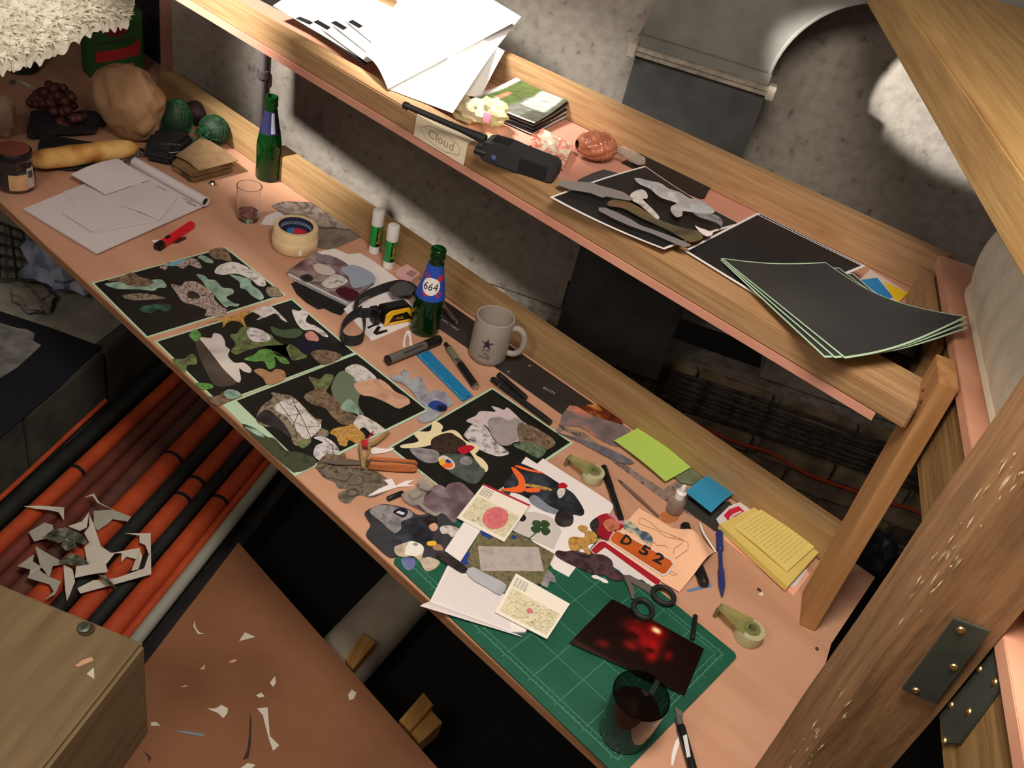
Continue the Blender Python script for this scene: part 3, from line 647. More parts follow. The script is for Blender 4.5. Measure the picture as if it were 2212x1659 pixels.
p4 = printq('black collage print beside the black pens, pale boulders and pink snow on it', [(839, 966), (1063, 837), (1239, 957), (1015, 1106)], (.004, .004, .004, .005), z=.0011)
for pts, m in [([(740, 980), (820, 940), (850, 905), (900, 900), (990, 905), (955, 860), (1010, 870), (1060, 890), (1090, 870), (1150, 920), (1210, 980), (1290, 1050), (1200, 1150), (1100, 1160), (960, 1080), (900, 1020), (800, 1010)], PH('pink_snow', (186, 172, 176), (206, 190, 194), (176, 162, 166), ns=50)),
               ([(720, 1100), (800, 1010), (900, 1030), (980, 1150), (1100, 1250), (1060, 1280), (980, 1280), (840, 1220), (740, 1130)], ph_snow),
               ([(920, 1000), (960, 955), (1040, 955), (1100, 980), (1160, 960), (1230, 1000), (1200, 1100), (1130, 1180), (1040, 1190), (960, 1110)], PH('boulder', (120, 112, 112), (160, 150, 150), (138, 128, 128), ns=24)),
               ([(1180, 1010), (1280, 1020), (1380, 1070), (1470, 1130), (1500, 1180), (1420, 1230), (1300, 1180), (1200, 1180)], ph_soil),
               ([(1140, 1190), (1260, 1170), (1420, 1220), (1360, 1300), (1250, 1250)], PH('dark_grass', (50, 76, 50), (90, 108, 84), (120, 134, 112), ns=120)),
               ([(185, 1190), (330, 1160), (295, 1100), (330, 1075), (430, 1070), (450, 1000), (490, 990), (540, 1030), (530, 1080), (620, 1060), (680, 1090), (730, 1150), (830, 1190), (850, 1230), (820, 1270), (880, 1310), (925, 1370), (910, 1420), (860, 1390), (780, 1260), (640, 1130), (470, 1180), (340, 1210), (200, 1215)], ph_cream),
               ([(440, 1150), (520, 1100), (600, 1085), (650, 1110), (740, 1180), (680, 1240), (560, 1260), (460, 1240)], PH('dark_bread', (34, 24, 20), (62, 48, 40), (48, 36, 30), ns=90)),
               ([(680, 1210), (760, 1190), (810, 1215), (720, 1270), (670, 1240)], ph_red),
               ([(260, 1220), (400, 1220), (500, 1250), (500, 1330), (400, 1340), (310, 1290)], ph_grey),
               ([(500, 1290), (620, 1260), (780, 1290), (860, 1370), (900, 1420), (820, 1520), (700, 1480), (600, 1420)], PH('grey_table', (50, 58, 54), (84, 92, 86), (66, 74, 70), ns=30)),
               ([(500, 1300), (560, 1280), (640, 1340), (630, 1390), (570, 1395), (520, 1350)], ph_stone),
               ([(505, 1330), (545, 1300), (560, 1340), (530, 1365)], ph_yell), ([(550, 1350), (600, 1340), (630, 1365), (590, 1390), (540, 1380)], ph_orange),
               ([(575, 1310), (610, 1330), (600, 1345), (560, 1335)], ph_blue),
               ([(690, 1310), (740, 1285), (790, 1320), (780, 1355), (720, 1360), (690, 1340)], ph_grey)]:
    cut(p4, 'c6', pts, Z1 + .0002, m)
# loose cut-outs
lc = card('photo_cutout', 'loose grey leaf-shaped cut-out with a violet flower, beside the blue ruler', k('c6', [(95, 605), (140, 590), (200, 600), (180, 570), (220, 550), (260, 580), (260, 620), (300, 620), (340, 600), (370, 640), (390, 690), (430, 740), (490, 715), (520, 740), (560, 735), (600, 790), (630, 830), (580, 870), (540, 910), (470, 970), (380, 1000), (320, 960), (400, 900), (380, 850), (330, 820), (300, 760), (220, 680), (130, 640)]), .0030, ph_lilac, 'cut-out', 3)
cut(lc, 'c6', [(410, 850), (470, 810), (540, 830), (580, 860), (540, 905), (470, 890)], .0034, ph_blue)
cut(lc, 'c6', [(490, 860), (550, 850), (575, 885), (520, 905)], .0037, ph_navy)
card('photo_cutout', 'dark rocky cut-out lying in front of the wooden pocket knife', k('c5', [(800, 1110), (900, 1080), (960, 1100), (1010, 1130), (1100, 1140), (1200, 1150), (1320, 1180), (1420, 1250), (1460, 1310), (1380, 1360), (1280, 1400), (1180, 1380), (1130, 1400), (1080, 1450), (1010, 1430), (990, 1370), (1060, 1330), (990, 1320), (960, 1270), (870, 1230), (810, 1160)]), .0012, PH('rock_dark', (40, 36, 32), (92, 84, 72), (120, 112, 98), (60, 54, 46), ns=40, dist=2), 'cut-out', 3)
wp = card('white_offcut', 'white paper offcut with curling points under the wooden pocket knife', k('c5', [(1240, 1390), (1330, 1330), (1420, 1290), (1380, 1250), (1450, 1240), (1480, 1300), (1560, 1260), (1640, 1250), (1580, 1290), (1650, 1300), (1500, 1310), (1380, 1350), (1290, 1380)]), .0022, M_white, 'paper', 0)
card('white_offcut', 'long white paper sliver at the print corner above the pocket knife', k('c5', [(1250, 1000), (1290, 970), (1390, 985), (1470, 975), (1450, 1000), (1380, 1020), (1280, 1030)]), .0030, M_white, 'paper', 0)
card('photo_cutout', 'dark leaf-shaped cut-out under the blade of the pocket knife', k('c5', [(800, 1150), (830, 1080), (900, 1030), (1000, 1040), (1040, 1020), (1060, 1080), (1010, 1090), (930, 1100), (880, 1130)]), .0036, ph_soil, 'cut-out', 3)
# prints near the clear clip: violet fog photo
card('photo_cutout', 'dim violet photo cut-out under the clear plastic clip', k('c7', [(590, 500), (740, 380), (820, 340), (880, 370), (900, 340), (1000, 320), (1080, 380), (1130, 450), (1060, 520), (1070, 590), (1010, 690), (880, 640), (760, 600), (660, 560)]), .0018, ph_violet, 'cut-out', 2)
mc = card('photo_cutout', 'collage cut-out of a dark-haired person in a dark coat by a grey road', k('c7', [(190, 580), (250, 540), (340, 510), (440, 520), (560, 550), (640, 600), (740, 590), (860, 590), (930, 660), (990, 720), (940, 800), (900, 880), (830, 920), (800, 990), (700, 1010), (600, 960), (490, 950), (400, 960), (280, 860), (200, 770), (240, 690), (210, 630)]), .0036, PH('road', (40, 40, 44), (58, 58, 64), (48, 48, 54), ns=20), 'cut-out', 3)
for pts, m in [([(230, 570), (340, 515), (560, 560), (600, 610), (520, 660), (500, 720), (440, 755), (330, 660)], ph_grey),
               ([(430, 575), (490, 540), (560, 570), (520, 625), (460, 600)], ph_navy),
               ([(500, 660), (590, 630), (690, 620), (760, 660), (780, 760), (740, 840), (640, 860), (520, 840), (440, 790), (500, 720)], ph_coat),
               ([(690, 640), (740, 605), (800, 620), (810, 680), (770, 700), (720, 690)], mat('photo_hair', (26, 18, 16), .5)),
               ([(740, 690), (790, 670), (815, 710), (780, 740), (745, 725)], ph_skin),
               ([(830, 710), (900, 690), (990, 720), (940, 790), (900, 760), (850, 760)], ph_stone),
               ([(725, 830), (790, 825), (800, 860), (730, 862)], ph_yell),
               ([(770, 870), (830, 850), (860, 900), (790, 900)], ph_tan)]:
    cut(mc, 'c7', pts, .0040, m, 3)
nb = cut(mc, 'c7', [(455, 580), (480, 565), (535, 585), (515, 602)], .0046, M_txtw, 0, name='road_sign_text')
tr = card('photo_cutout', 'cut-out photo of a white paper roll, at the corner of the cutting mat', k('c7', [(440, 880), (500, 850), (560, 830), (600, 825), (680, 860), (690, 920), (680, 970), (740, 960), (830, 1000), (800, 1050), (740, 1080), (700, 1070), (660, 1000), (600, 950), (530, 960), (460, 940)]), .0046, PH('floor_tile', (160, 144, 122), (196, 184, 164), (176, 162, 140), ns=50), 'cut-out', 3)
cut(tr, 'c7', [(530, 930), (560, 840), (600, 825), (680, 860), (690, 910), (640, 950), (570, 945)], .0050, mat('photo_roll', (226, 224, 214), .6))
cut(tr, 'c7', [(600, 850), (625, 838), (645, 855), (620, 866)], .0053, ph_grey)
card('photo_cutout', 'small blue and lilac cut-out at the left corner of the green mat', k('c7', [(500, 980), (560, 965), (620, 985), (610, 1050), (560, 1075), (520, 1040)]), .0040, PH('bluelilac', (60, 70, 140), (140, 146, 176), ns=20), 'cut-out', 3)
# cutting mat
M_mat = mat('green_cutting_mat', (24, 88, 66), .5, (18, 76, 56), ns=14, nd=4)
mq = [(845, 1211), (1103, 1020), (1590, 1398), (1336, 1679)]
mc4 = [P(x, y, .003) for x, y in mq]
mx = (mc4[3] - mc4[0]).normalized(); my = ZZ.cross(mx); mo = mc4[0]; mw, mh = .452, .302
cmat = T('cutting_mat', 'green cutting mat with a pale grid, at the right end of the desk', 'cutting mat', mo + ZZ * -.0025)
rc = []
for cx, cy, a0 in ((.01, .01, pi), (mw - .01, .01, -pi / 2), (mw - .01, mh - .01, 0), (.01, mh - .01, pi / 2)):
    for i in range(5):
        a = a0 + pi / 2 * i / 4; rc.append(mo + mx * (cx + .01 * cos(a)) + my * (cy + .01 * sin(a)))
MB().prism(rc, (0, 0, -.0025)).o('mat_sheet', M_mat, cmat)
M_line = mat('mat_lines', (88, 146, 122), .6)
b = MB(); zl_ = ZZ * .0002
def mline(x0, y0, x1, y1, t=.0006):
    a_, c_ = mo + mx * x0 + my * y0 + zl_, mo + mx * x1 + my * y1 + zl_
    d_ = (c_ - a_).normalized(); n_ = ZZ.cross(d_) * t / 2
    b.add([a_ - n_, c_ - n_, c_ + n_, a_ + n_], [(0, 1, 2, 3)])
for i in range(9): mline(.026 + i * .05, .012, .026 + i * .05, mh - .012, .0007)
for i in range(6): mline(.012, .026 + i * .05, mw - .012, .026 + i * .05, .0007)
for y in (.018, mh - .018): mline(.018, y, mw - .018, y, .001)
for x in (.018, mw - .018): mline(x, .018, x, mh - .018, .001)
for i in range(42): mline(.026 + i * .01, .018, .026 + i * .01, .022); mline(.026 + i * .01, mh - .022, .026 + i * .01, mh - .018)
for i in range(26): mline(mw - .022 - (.006 if i % 5 == 0 else 0), .026 + i * .01, mw - .018, .026 + i * .01); mline(.018, .026 + i * .01, .022, .026 + i * .01)
b.o('grid_lines', M_line, cmat, kind='stuff')
# papers in the middle
wa = card('white_sheet', 'white paper with an orange and black backpack cut-out on it', k('c7', [(1530, 150), (1565, 105), (1660, 165), (1710, 120), (2240, 460), (2320, 520), (2150, 840), (1930, 1130), (1800, 1060), (1480, 640), (1380, 560)]), .0040, M_white, 'paper')
for pts, m in [([(1440, 260), (1480, 180), (1520, 160), (1700, 240), (1800, 300), (1900, 370), (1980, 430), (2060, 560), (2040, 610), (1960, 600), (1970, 660), (1930, 700), (1850, 690), (1810, 640), (1830, 580), (1730, 520), (1600, 470), (1500, 420), (1400, 400), (1380, 330)], ph_coat),
               ([(1440, 205), (1470, 200), (1540, 270), (1560, 330), (1560, 380), (1520, 410), (1400, 400), (1350, 380), (1480, 360), (1500, 310)], ph_orange),
               ([(1470, 185), (1500, 180), (1600, 210), (1700, 235), (1690, 245), (1560, 220)], ph_orange),
               ([(1560, 335), (1680, 350), (1780, 380), (1770, 395), (1640, 370), (1560, 355)], ph_gold),
               ([(1560, 375), (1680, 375), (1670, 405), (1570, 405)], ph_orange),
               ([(1590, 480), (1640, 430), (1760, 520), (1880, 580), (1840, 600), (1700, 560)], PH('steel_blue', (70, 78, 92), (130, 138, 150), (96, 104, 118), ns=20)),
               ([(1840, 345), (1880, 325), (1920, 350), (1900, 375), (1850, 372)], ph_red),
               ([(1830, 410), (1850, 375), (1900, 380), (1890, 430), (1850, 460)], ph_stone),
               ([(1810, 640), (1850, 560), (1950, 580), (1970, 650), (1920, 700), (1850, 695)], ph_night)]:
    cut(wa, 'c7', pts, .0044, m, 3)
cl = card('clover_card', 'grey paper with a four-leaf clover, on the white sheet', k('c7', [(1440, 730), (1490, 660), (1560, 580), (1640, 575), (1760, 610), (1800, 640), (1870, 740), (1800, 890), (1620, 810)]), .0054, mat('grey_card', (196, 190, 184), .7), 'card')
M_clover = mat('clover_green', (36, 62, 32), .5, (52, 80, 44), ns=60)
for pts in ([(1620, 660), (1650, 645), (1690, 660), (1695, 700), (1660, 710), (1625, 690)], [(1695, 700), (1700, 650), (1740, 650), (1770, 680), (1750, 705)], [(1605, 710), (1650, 695), (1690, 710), (1680, 750), (1630, 750)], [(1690, 715), (1740, 705), (1775, 740), (1740, 775), (1705, 760)]):
    cut(cl, 'c7', pts, .0058, M_clover, 4, name='clover_leaf')
cut(cl, 'c7', [(1684, 708), (1694, 716), (1640, 770), (1592, 806), (1588, 800), (1634, 762)], .0057, M_clover, 0, name='clover_stem')
cut(cl, 'c7', [(1510, 620), (1540, 595), (1568, 625), (1545, 655), (1515, 650)], .0060, M_txtk, 3, name='paint_blot')
np_ = T('graph_pad', 'white graph paper pad with a curled front edge hanging past the desk', 'notepad', P(1080, 1290, .004))
g = [P(x, y, .0062) for x, y in k('c7', [(895, 1035), (1560, 1300), (1440, 1600), (745, 1340)])]
MB().prism([P(x, y, .0062) for x, y in k('c7', [(895, 1035), (1010, 1000), (1060, 1080), (1400, 1270), (1700, 1380), (1560, 1600), (1440, 1600), (745, 1340)])], (0, 0, -.003)).o('sheets', M_white, np_)
fl4 = [P(*q, .0062) for q in k('c7', [(745, 1340), (1440, 1600)])] + [P(*q, .004) for q in k('c7', [(1530, 1655), (655, 1400)])]
MB().grid(lambda u, v: bil([fl4[0], fl4[1], fl4[2], fl4[3]], u, v) + ZZ * (.006 * sin(v * pi / 2) * (1 - .4 * u)), 16, 8, .0005).o('curled_leaf', M_white2, np_, smooth=True)
b = MB(); cq = [P(x, y, .0064) for x, y in k('c7', [(905, 1050), (1410, 1270), (1440, 1590), (755, 1335)])]
for i in range(1, 40):
    for a_, c_ in ((bil(cq, i / 40, 0), bil(cq, i / 40, 1)), (bil(cq, 0, i / 40), bil(cq, 1, i / 40))):
        n_ = ZZ.cross((c_ - a_).normalized()) * .00016; b.add([a_ - n_, c_ - n_, c_ + n_, a_ + n_], [(0, 1, 2, 3)])
b.o('grid_lines', mat('pale_grid_ink', (200, 198, 200), .8), np_, kind='stuff')
ws = card('paper_strip', 'plain white paper strip beneath the card with the pink disc', k('c7', [(870, 905), (1040, 655), (1180, 730), (1005, 1000)]), .0082, M_white, 'paper')
sp = card('photo', 'photo of a pale stone slab lying in grass', k('c7', [(1010, 1030), (1180, 735), (1300, 720), (1500, 760), (1810, 935), (1690, 1190), (1400, 1290), (1240, 1170), (1060, 1080)]), .0074, PH('meadow', (84, 78, 56), (122, 114, 84), (100, 96, 70), (70, 70, 48), ns=130), 'photo')
cut(sp, 'c7', [(1155, 868), (1670, 875), (1718, 1080), (1180, 1078)], .0080, PH('slab', (158, 148, 144), (180, 170, 166), (168, 158, 152), ns=50), 0, name='stone_slab_image')
for pts in ([(1010, 1000), (1060, 910), (1090, 930), (1060, 985), (1080, 1020), (1030, 1030)], [(1180, 735), (1210, 740), (1280, 790), (1265, 805), (1180, 770)], [(1430, 790), (1460, 770), (1490, 795), (1470, 810)]):
    cut(sp, 'c7', pts, .0081, ph_blue, 0, name='blue_patch')
def mapcard(label, q, z, disc, red, hdr):
    c = [P(x, y, z) for x, y in k('c7', q)]
    o = MB().prism(c, (0, 0, -.0009)).o('map_card', mat('map_paper', (232, 226, 212), .7), None, label, 'card')
    def pt(u, v, h=.0002): return bil(c, u, v) + ZZ * h
    MB().prism([pt(.06, .34), pt(.96, .34), pt(.96, .93), pt(.06, .93)], (0, 0, -.0001)).o('map_image', PH('map', (206, 198, 160), (226, 220, 190), (190, 184, 150), (214, 206, 176), ns=70, dist=3), o)
    if hdr: MB().prism([pt(.0, .0, .0003), pt(1, .0, .0003), pt(1, .045, .0003), pt(.0, .045, .0003)], (0, 0, -.0001)).o('red_header', mat('red_header', (176, 32, 62), .5), o)
    pts = []
    for i in range(22):
        a = 2 * pi * i / 22; pts.append(pt(disc[0] + disc[2] * cos(a), disc[1] + disc[3] * sin(a), .0005))
    MB().prism(pts, (0, 0, -.0002)).o('pink_disc', red, o)
    bb = MB()
    for i in range(7):
        u0, v0 = .05, .08 + i * .032
        for j in range(4):
            a_ = u0 + j * .06; l = random.uniform(.03, .055); q_ = [pt(a_, v0, .0003), pt(a_ + l, v0, .0003), pt(a_ + l, v0 + .012, .0003), pt(a_, v0 + .012, .0003)]
            bb.add(q_, [(0, 1, 2, 3)])
    for i in range(26):
        u0, v0 = random.uniform(.1, .9), random.uniform(.38, .9); d_ = random.uniform(.01, .05)
        bb.add([pt(u0, v0, .0004), pt(u0 + d_, v0 + d_ * random.uniform(-.6, .6), .0004), pt(u0 + d_, v0 + .012, .0004), pt(u0, v0 + .012, .0004)], [(0, 1, 2, 3)])
    bb.o('print_lines', mat('grey_print', (120, 116, 108), .7), o, kind='stuff')
mapcard('map card with a red header and a large pink disc', [(1205, 335), (1600, 515), (1380, 830), (975, 625)], .0105, (.6, .62, .23, .27), mat('pink_disc', (214, 122, 122), .6, (196, 100, 104), ns=120), 1)
mapcard('pale yellow map card with one small pink dot, on the graph paper pad', [(1480, 1100), (1940, 1360), (1745, 1660), (1300, 1430)], .0098, (.5, .62, .05, .06), mat('pink_dot', (206, 110, 116), .6), 0)
card('photo_cutout', 'black knife-handle cut-out pointing right onto the graph pad', k('c7', [(800, 935), (850, 915), (960, 975), (1050, 1040), (1065, 1080), (1020, 1095), (940, 1050), (850, 990)]), .0088, ph_night, 'cut-out', 3)
card('photo_cutout', 'pale grey and pink bandaged-finger cut-out across the graph pad', k('c7', [(1055, 1085), (1110, 1045), (1200, 1090), (1300, 1140), (1400, 1200), (1345, 1285), (1250, 1230), (1120, 1160)]), .0092, PH('bandage', (150, 158, 168), (176, 180, 186), (176, 148, 140), ns=12, nd=2), 'cut-out', 2)
card('photo_cutout', 'small grey cut-out with a white tip, at the edge of the white sheet', k('c7', [(1690, 1180), (1740, 1060), (1810, 1130), (1815, 1180), (1770, 1170), (1750, 1220), (1720, 1210)]), .0064, ph_grey, 'cut-out', 2)
# ---- right hand side papers ----
pq4 = k('d1', [(870, -10), (1510, 370), (1215, 705), (560, 330)])
pc4 = [P(x, y, .0036) for x, y in pq4]
def phump(u, v):                     # the sheet tents over the stout marker
    d = ((u - .66) * .36 - v * .34) / .495; return .0195 * math.exp(-(d / .17) ** 2) * min(1, max(0, (u - .45) * 5))
pe = curled('peach_sheet', pc4, mat('peach_paper', (240, 190, 152), .7), phump, 30, 20, .0006, label='peach-coloured paper sheet with a pencil outline', cat='paper')
def onpeach(x, y):
    p = kp('d1', x, y, .0036); e1, e2 = pc4[1] - pc4[0], pc4[3] - pc4[0]; d = p - pc4[0]
    a, b, c = e1.dot(e1), e1.dot(e2), e2.dot(e2); m1, m2 = d.dot(e1), d.dot(e2); D = a * c - b * b
    u, v = (m1 * c - m2 * b) / D, (m2 * a - m1 * b) / D
    return bil(pc4, u, v) + ZZ * (phump(u, v) + .0004)
for pts in ([(870, 85), (900, 78), (960, 110), (1040, 180), (1130, 220), (1220, 290), (1270, 340), (1275, 390), (1230, 410), (1180, 440)], [(870, 90), (870, 120), (930, 150), (1020, 180), (1100, 240), (1180, 270), (1235, 310), (1220, 330), (1170, 350), (1170, 400)], [(985, 280), (1030, 320), (1100, 320), (1120, 345)], [(1110, 555), (1160, 555), (1205, 585), (1180, 595), (1130, 570)]):
    MB().tube([onpeach(x, y) for x, y in pts], .0004, 5).o('pencil_line', mat('pencil_lead', (110, 90, 82), .6), pe)
ds = card('sign_cutout', 'orange road sign cut-out reading D 52 on the peach paper', k('d1', [(615, 250), (660, 180), (690, 178), (1150, 430), (1175, 470), (1110, 560), (1070, 570), (640, 290)]), .0056, M_white2, 'cut-out')
cut(ds, 'd1', [(625, 248), (668, 188), (695, 190), (1140, 436), (1160, 468), (1100, 545), (1070, 552), (640, 278)], .0059, mat('sign_orange', (196, 96, 34), .5, (182, 84, 30), ns=30), 0, name='orange_plate')
A, B = [P(x, y, .0061) for x, y in k('d1', [(700, 272), (1020, 500)])]
sx_ = (P(*k('d1', [(1060, 505)])[0], .0061) - P(*k('d1', [(690, 300)])[0], .0061)).normalized(); sy_ = ZZ.cross(sx_)
O = P(*k('d1', [(695, 278)])[0], .0062)
for s, off, wd in (('D', .002, .0165), ('5', .036, .0155), ('2', .0615, .0165)):
    text('letter', s, lambda u, v, off=off: O + sx_ * (u + off) + sy_ * v, wd, .0245, M_txtk, ds, bold=.035)
rs = card('sign_cutout', 'white road sign cut-out with a red border, under the orange sign', k('d1', [(455, 345), (530, 265), (575, 262), (1060, 600), (1050, 640), (1000, 660), (960, 650), (900, 600), (780, 600), (700, 520), (500, 400)]), .0048, M_white2, 'cut-out')
cut(rs, 'd1', [(462, 348), (535, 275), (575, 275), (1058, 608), (1040, 640), (1010, 640), (580, 325), (500, 385)], .0051, mat('sign_red', (160, 24, 36), .5), 0, name='red_border')
rh = card('photo_cutout', 'cut-out of a person in a red hood, above the orange sign', k('d1', [(450, 130), (520, 60), (600, 35), (660, 60), (740, 110), (735, 150), (690, 190), (640, 220), (590, 260), (540, 230), (500, 190)]), .0052, mat('photo_redhood', (170, 34, 50), .4, (140, 24, 40), ns=20), 'cut-out', 3)
cut(rh, 'd1', [(570, 110), (630, 80), (700, 120), (690, 180), (620, 190), (580, 160)], .0056, PH('face2', (120, 66, 50), (196, 120, 90), (150, 84, 64), ns=50))
cut(rh, 'd1', [(450, 130), (510, 70), (530, 130), (510, 190), (540, 240), (500, 220)], .0055, ph_night)
cut(rh, 'd1', [(600, 40), (720, 75), (745, 130), (700, 120), (650, 75)], .0058, mat('photo_rose', (196, 130, 140), .4))
eg = card('photo_cutout', 'cut-out of dark blue and cream feathers tucked behind the orange sign', k('d1', [(720, 90), (780, 95), (850, 140), (880, 180), (950, 200), (990, 260), (975, 310), (920, 280), (850, 220), (780, 190), (730, 150)]), .0046, PH('feather', (34, 52, 72), (80, 104, 120), (206, 200, 170), (50, 66, 84), ns=40), 'cut-out', 3)
card('photo_cutout', 'tan desert animal cut-out standing over the white sheet', k('d1', [(350, 150), (380, 135), (430, 150), (430, 180), (480, 190), (515, 230), (505, 280), (460, 290), (430, 310), (460, 370), (430, 385), (390, 330), (350, 350), (300, 350), (270, 290), (280, 240), (340, 235), (400, 240), (410, 200), (370, 180)]), .0070, ph_gold, 'cut-out', 3)
card('photo_cutout', 'black and plum mask-like cut-out at the back edge of the green mat', k('d1', [(155, 375), (180, 350), (240, 360), (320, 350), (400, 370), (480, 380), (570, 390), (640, 440), (660, 510), (740, 560), (740, 600), (690, 610), (620, 590), (570, 560), (480, 550), (380, 510), (270, 460), (180, 410)]), .0060, PH('plum', (24, 18, 22), (84, 60, 66), (40, 30, 34), (110, 84, 88), ns=28), 'cut-out', 3)
card('photo_cutout', 'tiny white fluffy cut-out beside the plum mask cut-out', k('d1', [(465, 570), (500, 560), (540, 580), (590, 600), (610, 630), (570, 625), (530, 600), (490, 590)]), .0045, M_white, 'cut-out', 2)
# red photo
rc4 = [P(x, y, z) for (x, y), z in zip(k('d1', [(640, 765), (1425, 1190), (1260, 1590), (275, 1140)]), (.0052, .0080, .0060, .0070))]
def redcol(u, v):
    c = np.array([8., 6, 7])
    def blob(x, y, sx, sy, col, p=2):
        nonlocal c
        w_ = math.exp(-(abs((u - x) / sx) ** p + abs((v - y) / sy) ** p)); c = c * (1 - w_) + np.array(col) * w_
    blob(.52, .16, .12, .13, (150, 8, 8)); blob(.38, .30, .14, .1, (120, 12, 16)); blob(.58, .42, .07, .16, (164, 14, 22)); blob(.50, .42, .10, .12, (150, 14, 22)); blob(.62, .60, .05, .12, (150, 14, 20))
    blob(.42, .60, .07, .08, (130, 22, 22)); blob(.74, .46, .04, .10, (110, 10, 16)); blob(.22, .78, .06, .07, (96, 20, 20)); blob(.35, .19, .09, .05, (100, 12, 14))
    blob(.40, .42, .035, .04, (18, 6, 8)); blob(.58, .53, .035, .045, (18, 6, 8)); blob(.53, .14, .045, .05, (255, 190, 110), 3); blob(.53, .14, .03, .03, (255, 246, 220), 3)
    return tuple(c)
curled('red_photo', rc4, vcol(.16, 'glossy_red_photo', 1), lambda u, v: .0015 * sin(pi * u), 56, 40, .0005, redcol, label='glossy dark photo with a red glow, on the green mat', cat='photo')
# notes along the rail
def strip(label, px, z, m, name='photo', sm=2): return card(name, label, k('d0', px), z, m, 'photo', sm)
strip('long brown cliff photo strip under the lime sticky note', [(0, 380), (110, 230), (200, 260), (330, 300), (480, 420), (640, 540), (780, 640), (1000, 780), (1120, 700), (1320, 870), (1480, 960), (1420, 1110), (1250, 1010), (980, 850), (700, 640), (430, 440), (150, 270)], .0009, PH('cliff', (92, 76, 70), (150, 134, 122), (120, 104, 96), (70, 58, 52), ns=70), sm=0)
strip('torn grey and orange sunset photo against the back rail', [(110, 225), (200, 60), (330, 110), (420, 160), (560, 200), (720, 270), (640, 400), (560, 400), (420, 330), (280, 240)], .0024, PH('dusk', (92, 82, 84), (120, 108, 108), (214, 130, 100), ns=16, nd=4))
strip('dark orange sunset photo tucked under the torn grey one', [(290, 80), (450, 50), (560, 120), (660, 220), (560, 230), (400, 160)], .0015, PH('ember', (40, 14, 10), (110, 40, 20), (206, 150, 70), ns=26))
strip('narrow grey blade-shaped photo strip left of the lime sticky note', [(80, 290), (200, 320), (400, 380), (560, 440), (730, 530), (735, 560), (640, 550), (480, 480), (300, 380), (180, 330)], .0036, PH('ridge', (84, 84, 92), (128, 124, 130), ns=30))
M_lime = mat('lime_note', (172, 206, 92), .7); M_cyan = mat('cyan_note', (44, 142, 182), .7); M_yel = mat('yellow_note', (222, 204, 118), .75); M_yel2 = mat('yellow_note_lower', (214, 192, 106), .75)
lq = k('d0', [(580, 360), (790, 250), (1235, 590), (1020, 710)])
curled('sticky_note', [P(x, y, .010) for x, y in lq], M_lime, lambda u, v: .003 * sin(pi * v), 8, 8, .0012, label='lime green sticky note pad against the back rail', cat='sticky note')
cq_ = [P(x, y, z) for (x, y), z in zip(k('d0', [(1185, 800), (1390, 655), (1600, 815), (1410, 975)]), (.020, .012, .012, .022))]
curled('sticky_note', cq_, M_cyan, lambda u, v: .006 * sin(pi * u), 10, 10, .001, label='curled cyan sticky note leaning on the back rail', cat='sticky note')
bkp = card('black_card', 'dark grey card under the cyan sticky note', k('d0', [(1170, 930), (1230, 810), (1420, 900), (1560, 880), (1640, 960), (1500, 1110), (1440, 1130)]), .0034, mat('slate_card', (52, 50, 46), .6), 'card')
card('photo_scrap', 'small green photo scrap between the lime and the cyan note', k('d0', [(1090, 670), (1240, 590), (1330, 670), (1250, 740), (1150, 720)]), .0052, PH('green_scrap', (84, 100, 74), (120, 132, 104), ns=40), 'photo')
ll = card('label_box', 'white label with a red emblem, tucked under the yellow notes', k('d0', [(1450, 1030), (1560, 920), (1700, 870), (1780, 960), (1500, 1120)]), .0060, M_white2, 'label')
cut(ll, 'd0', [(1515, 1000), (1560, 950), (1640, 920), (1690, 965), (1550, 1045)], .0064, mat('emblem_red', (196, 30, 60), .5), 0, name='red_emblem')
cut(ll, 'd0', [(1560, 1020), (1600, 985), (1660, 960), (1668, 972), (1610, 1000), (1570, 1034)], .0067, M_txtw, 0, name='emblem_stroke')
card('pink_sheet', 'salmon paper sheet lowest under the yellow notes', k('d0', [(1480, 1080), (1700, 1000), (2250, 1500), (2110, 1690), (2060, 1640), (1520, 1210)]), .0014, mat('salmon_paper', (236, 170, 140), .7), 'paper')
card('white_sheet', 'white paper sheet between the salmon paper and the yellow notes', k('d0', [(1460, 1060), (1720, 980), (2230, 1470), (2120, 1620), (2060, 1600), (1500, 1160)]), .0026, M_white2, 'paper')
yq = k('d0', [(1480, 1075), (1830, 905), (2330, 1310), (2060, 1610)])
curled('sticky_note', [P(x, y, .0150) for x, y in yq], M_yel2, None, 6, 6, .011, label='thick lower pad of yellow sticky notes at the end of the rail', cat='sticky note')
yq = k('d0', [(1600, 1090), (1890, 915), (2330, 1230), (2060, 1475)])
ytop = curled('sticky_note', [P(x, y, .0200) for x, y in yq], M_yel, lambda u, v: .0025 * sin(pi * v), 8, 8, .004, label='upper yellow sticky note block, covered in faint writing', cat='sticky note')
b = MB(); c_ = [P(x, y, .0206) for x, y in yq]
for i in range(1, 15):
    v = i / 16
    for j in range(9):
        u0 = .06 + j * .1; u1 = u0 + random.uniform(.05, .09)
        hh = lambda q: ZZ * (.0025 * sin(pi * q))
        b.add([bil(c_, u0, v) + hh(v), bil(c_, u1, v) + hh(v), bil(c_, u1, v + .012) + hh(v + .012), bil(c_, u0, v + .012) + hh(v + .012)], [(0, 1, 2, 3)])
b.o('faint_handwriting', mat('faint_pencil', (196, 178, 100), .8), ytop, kind='stuff')
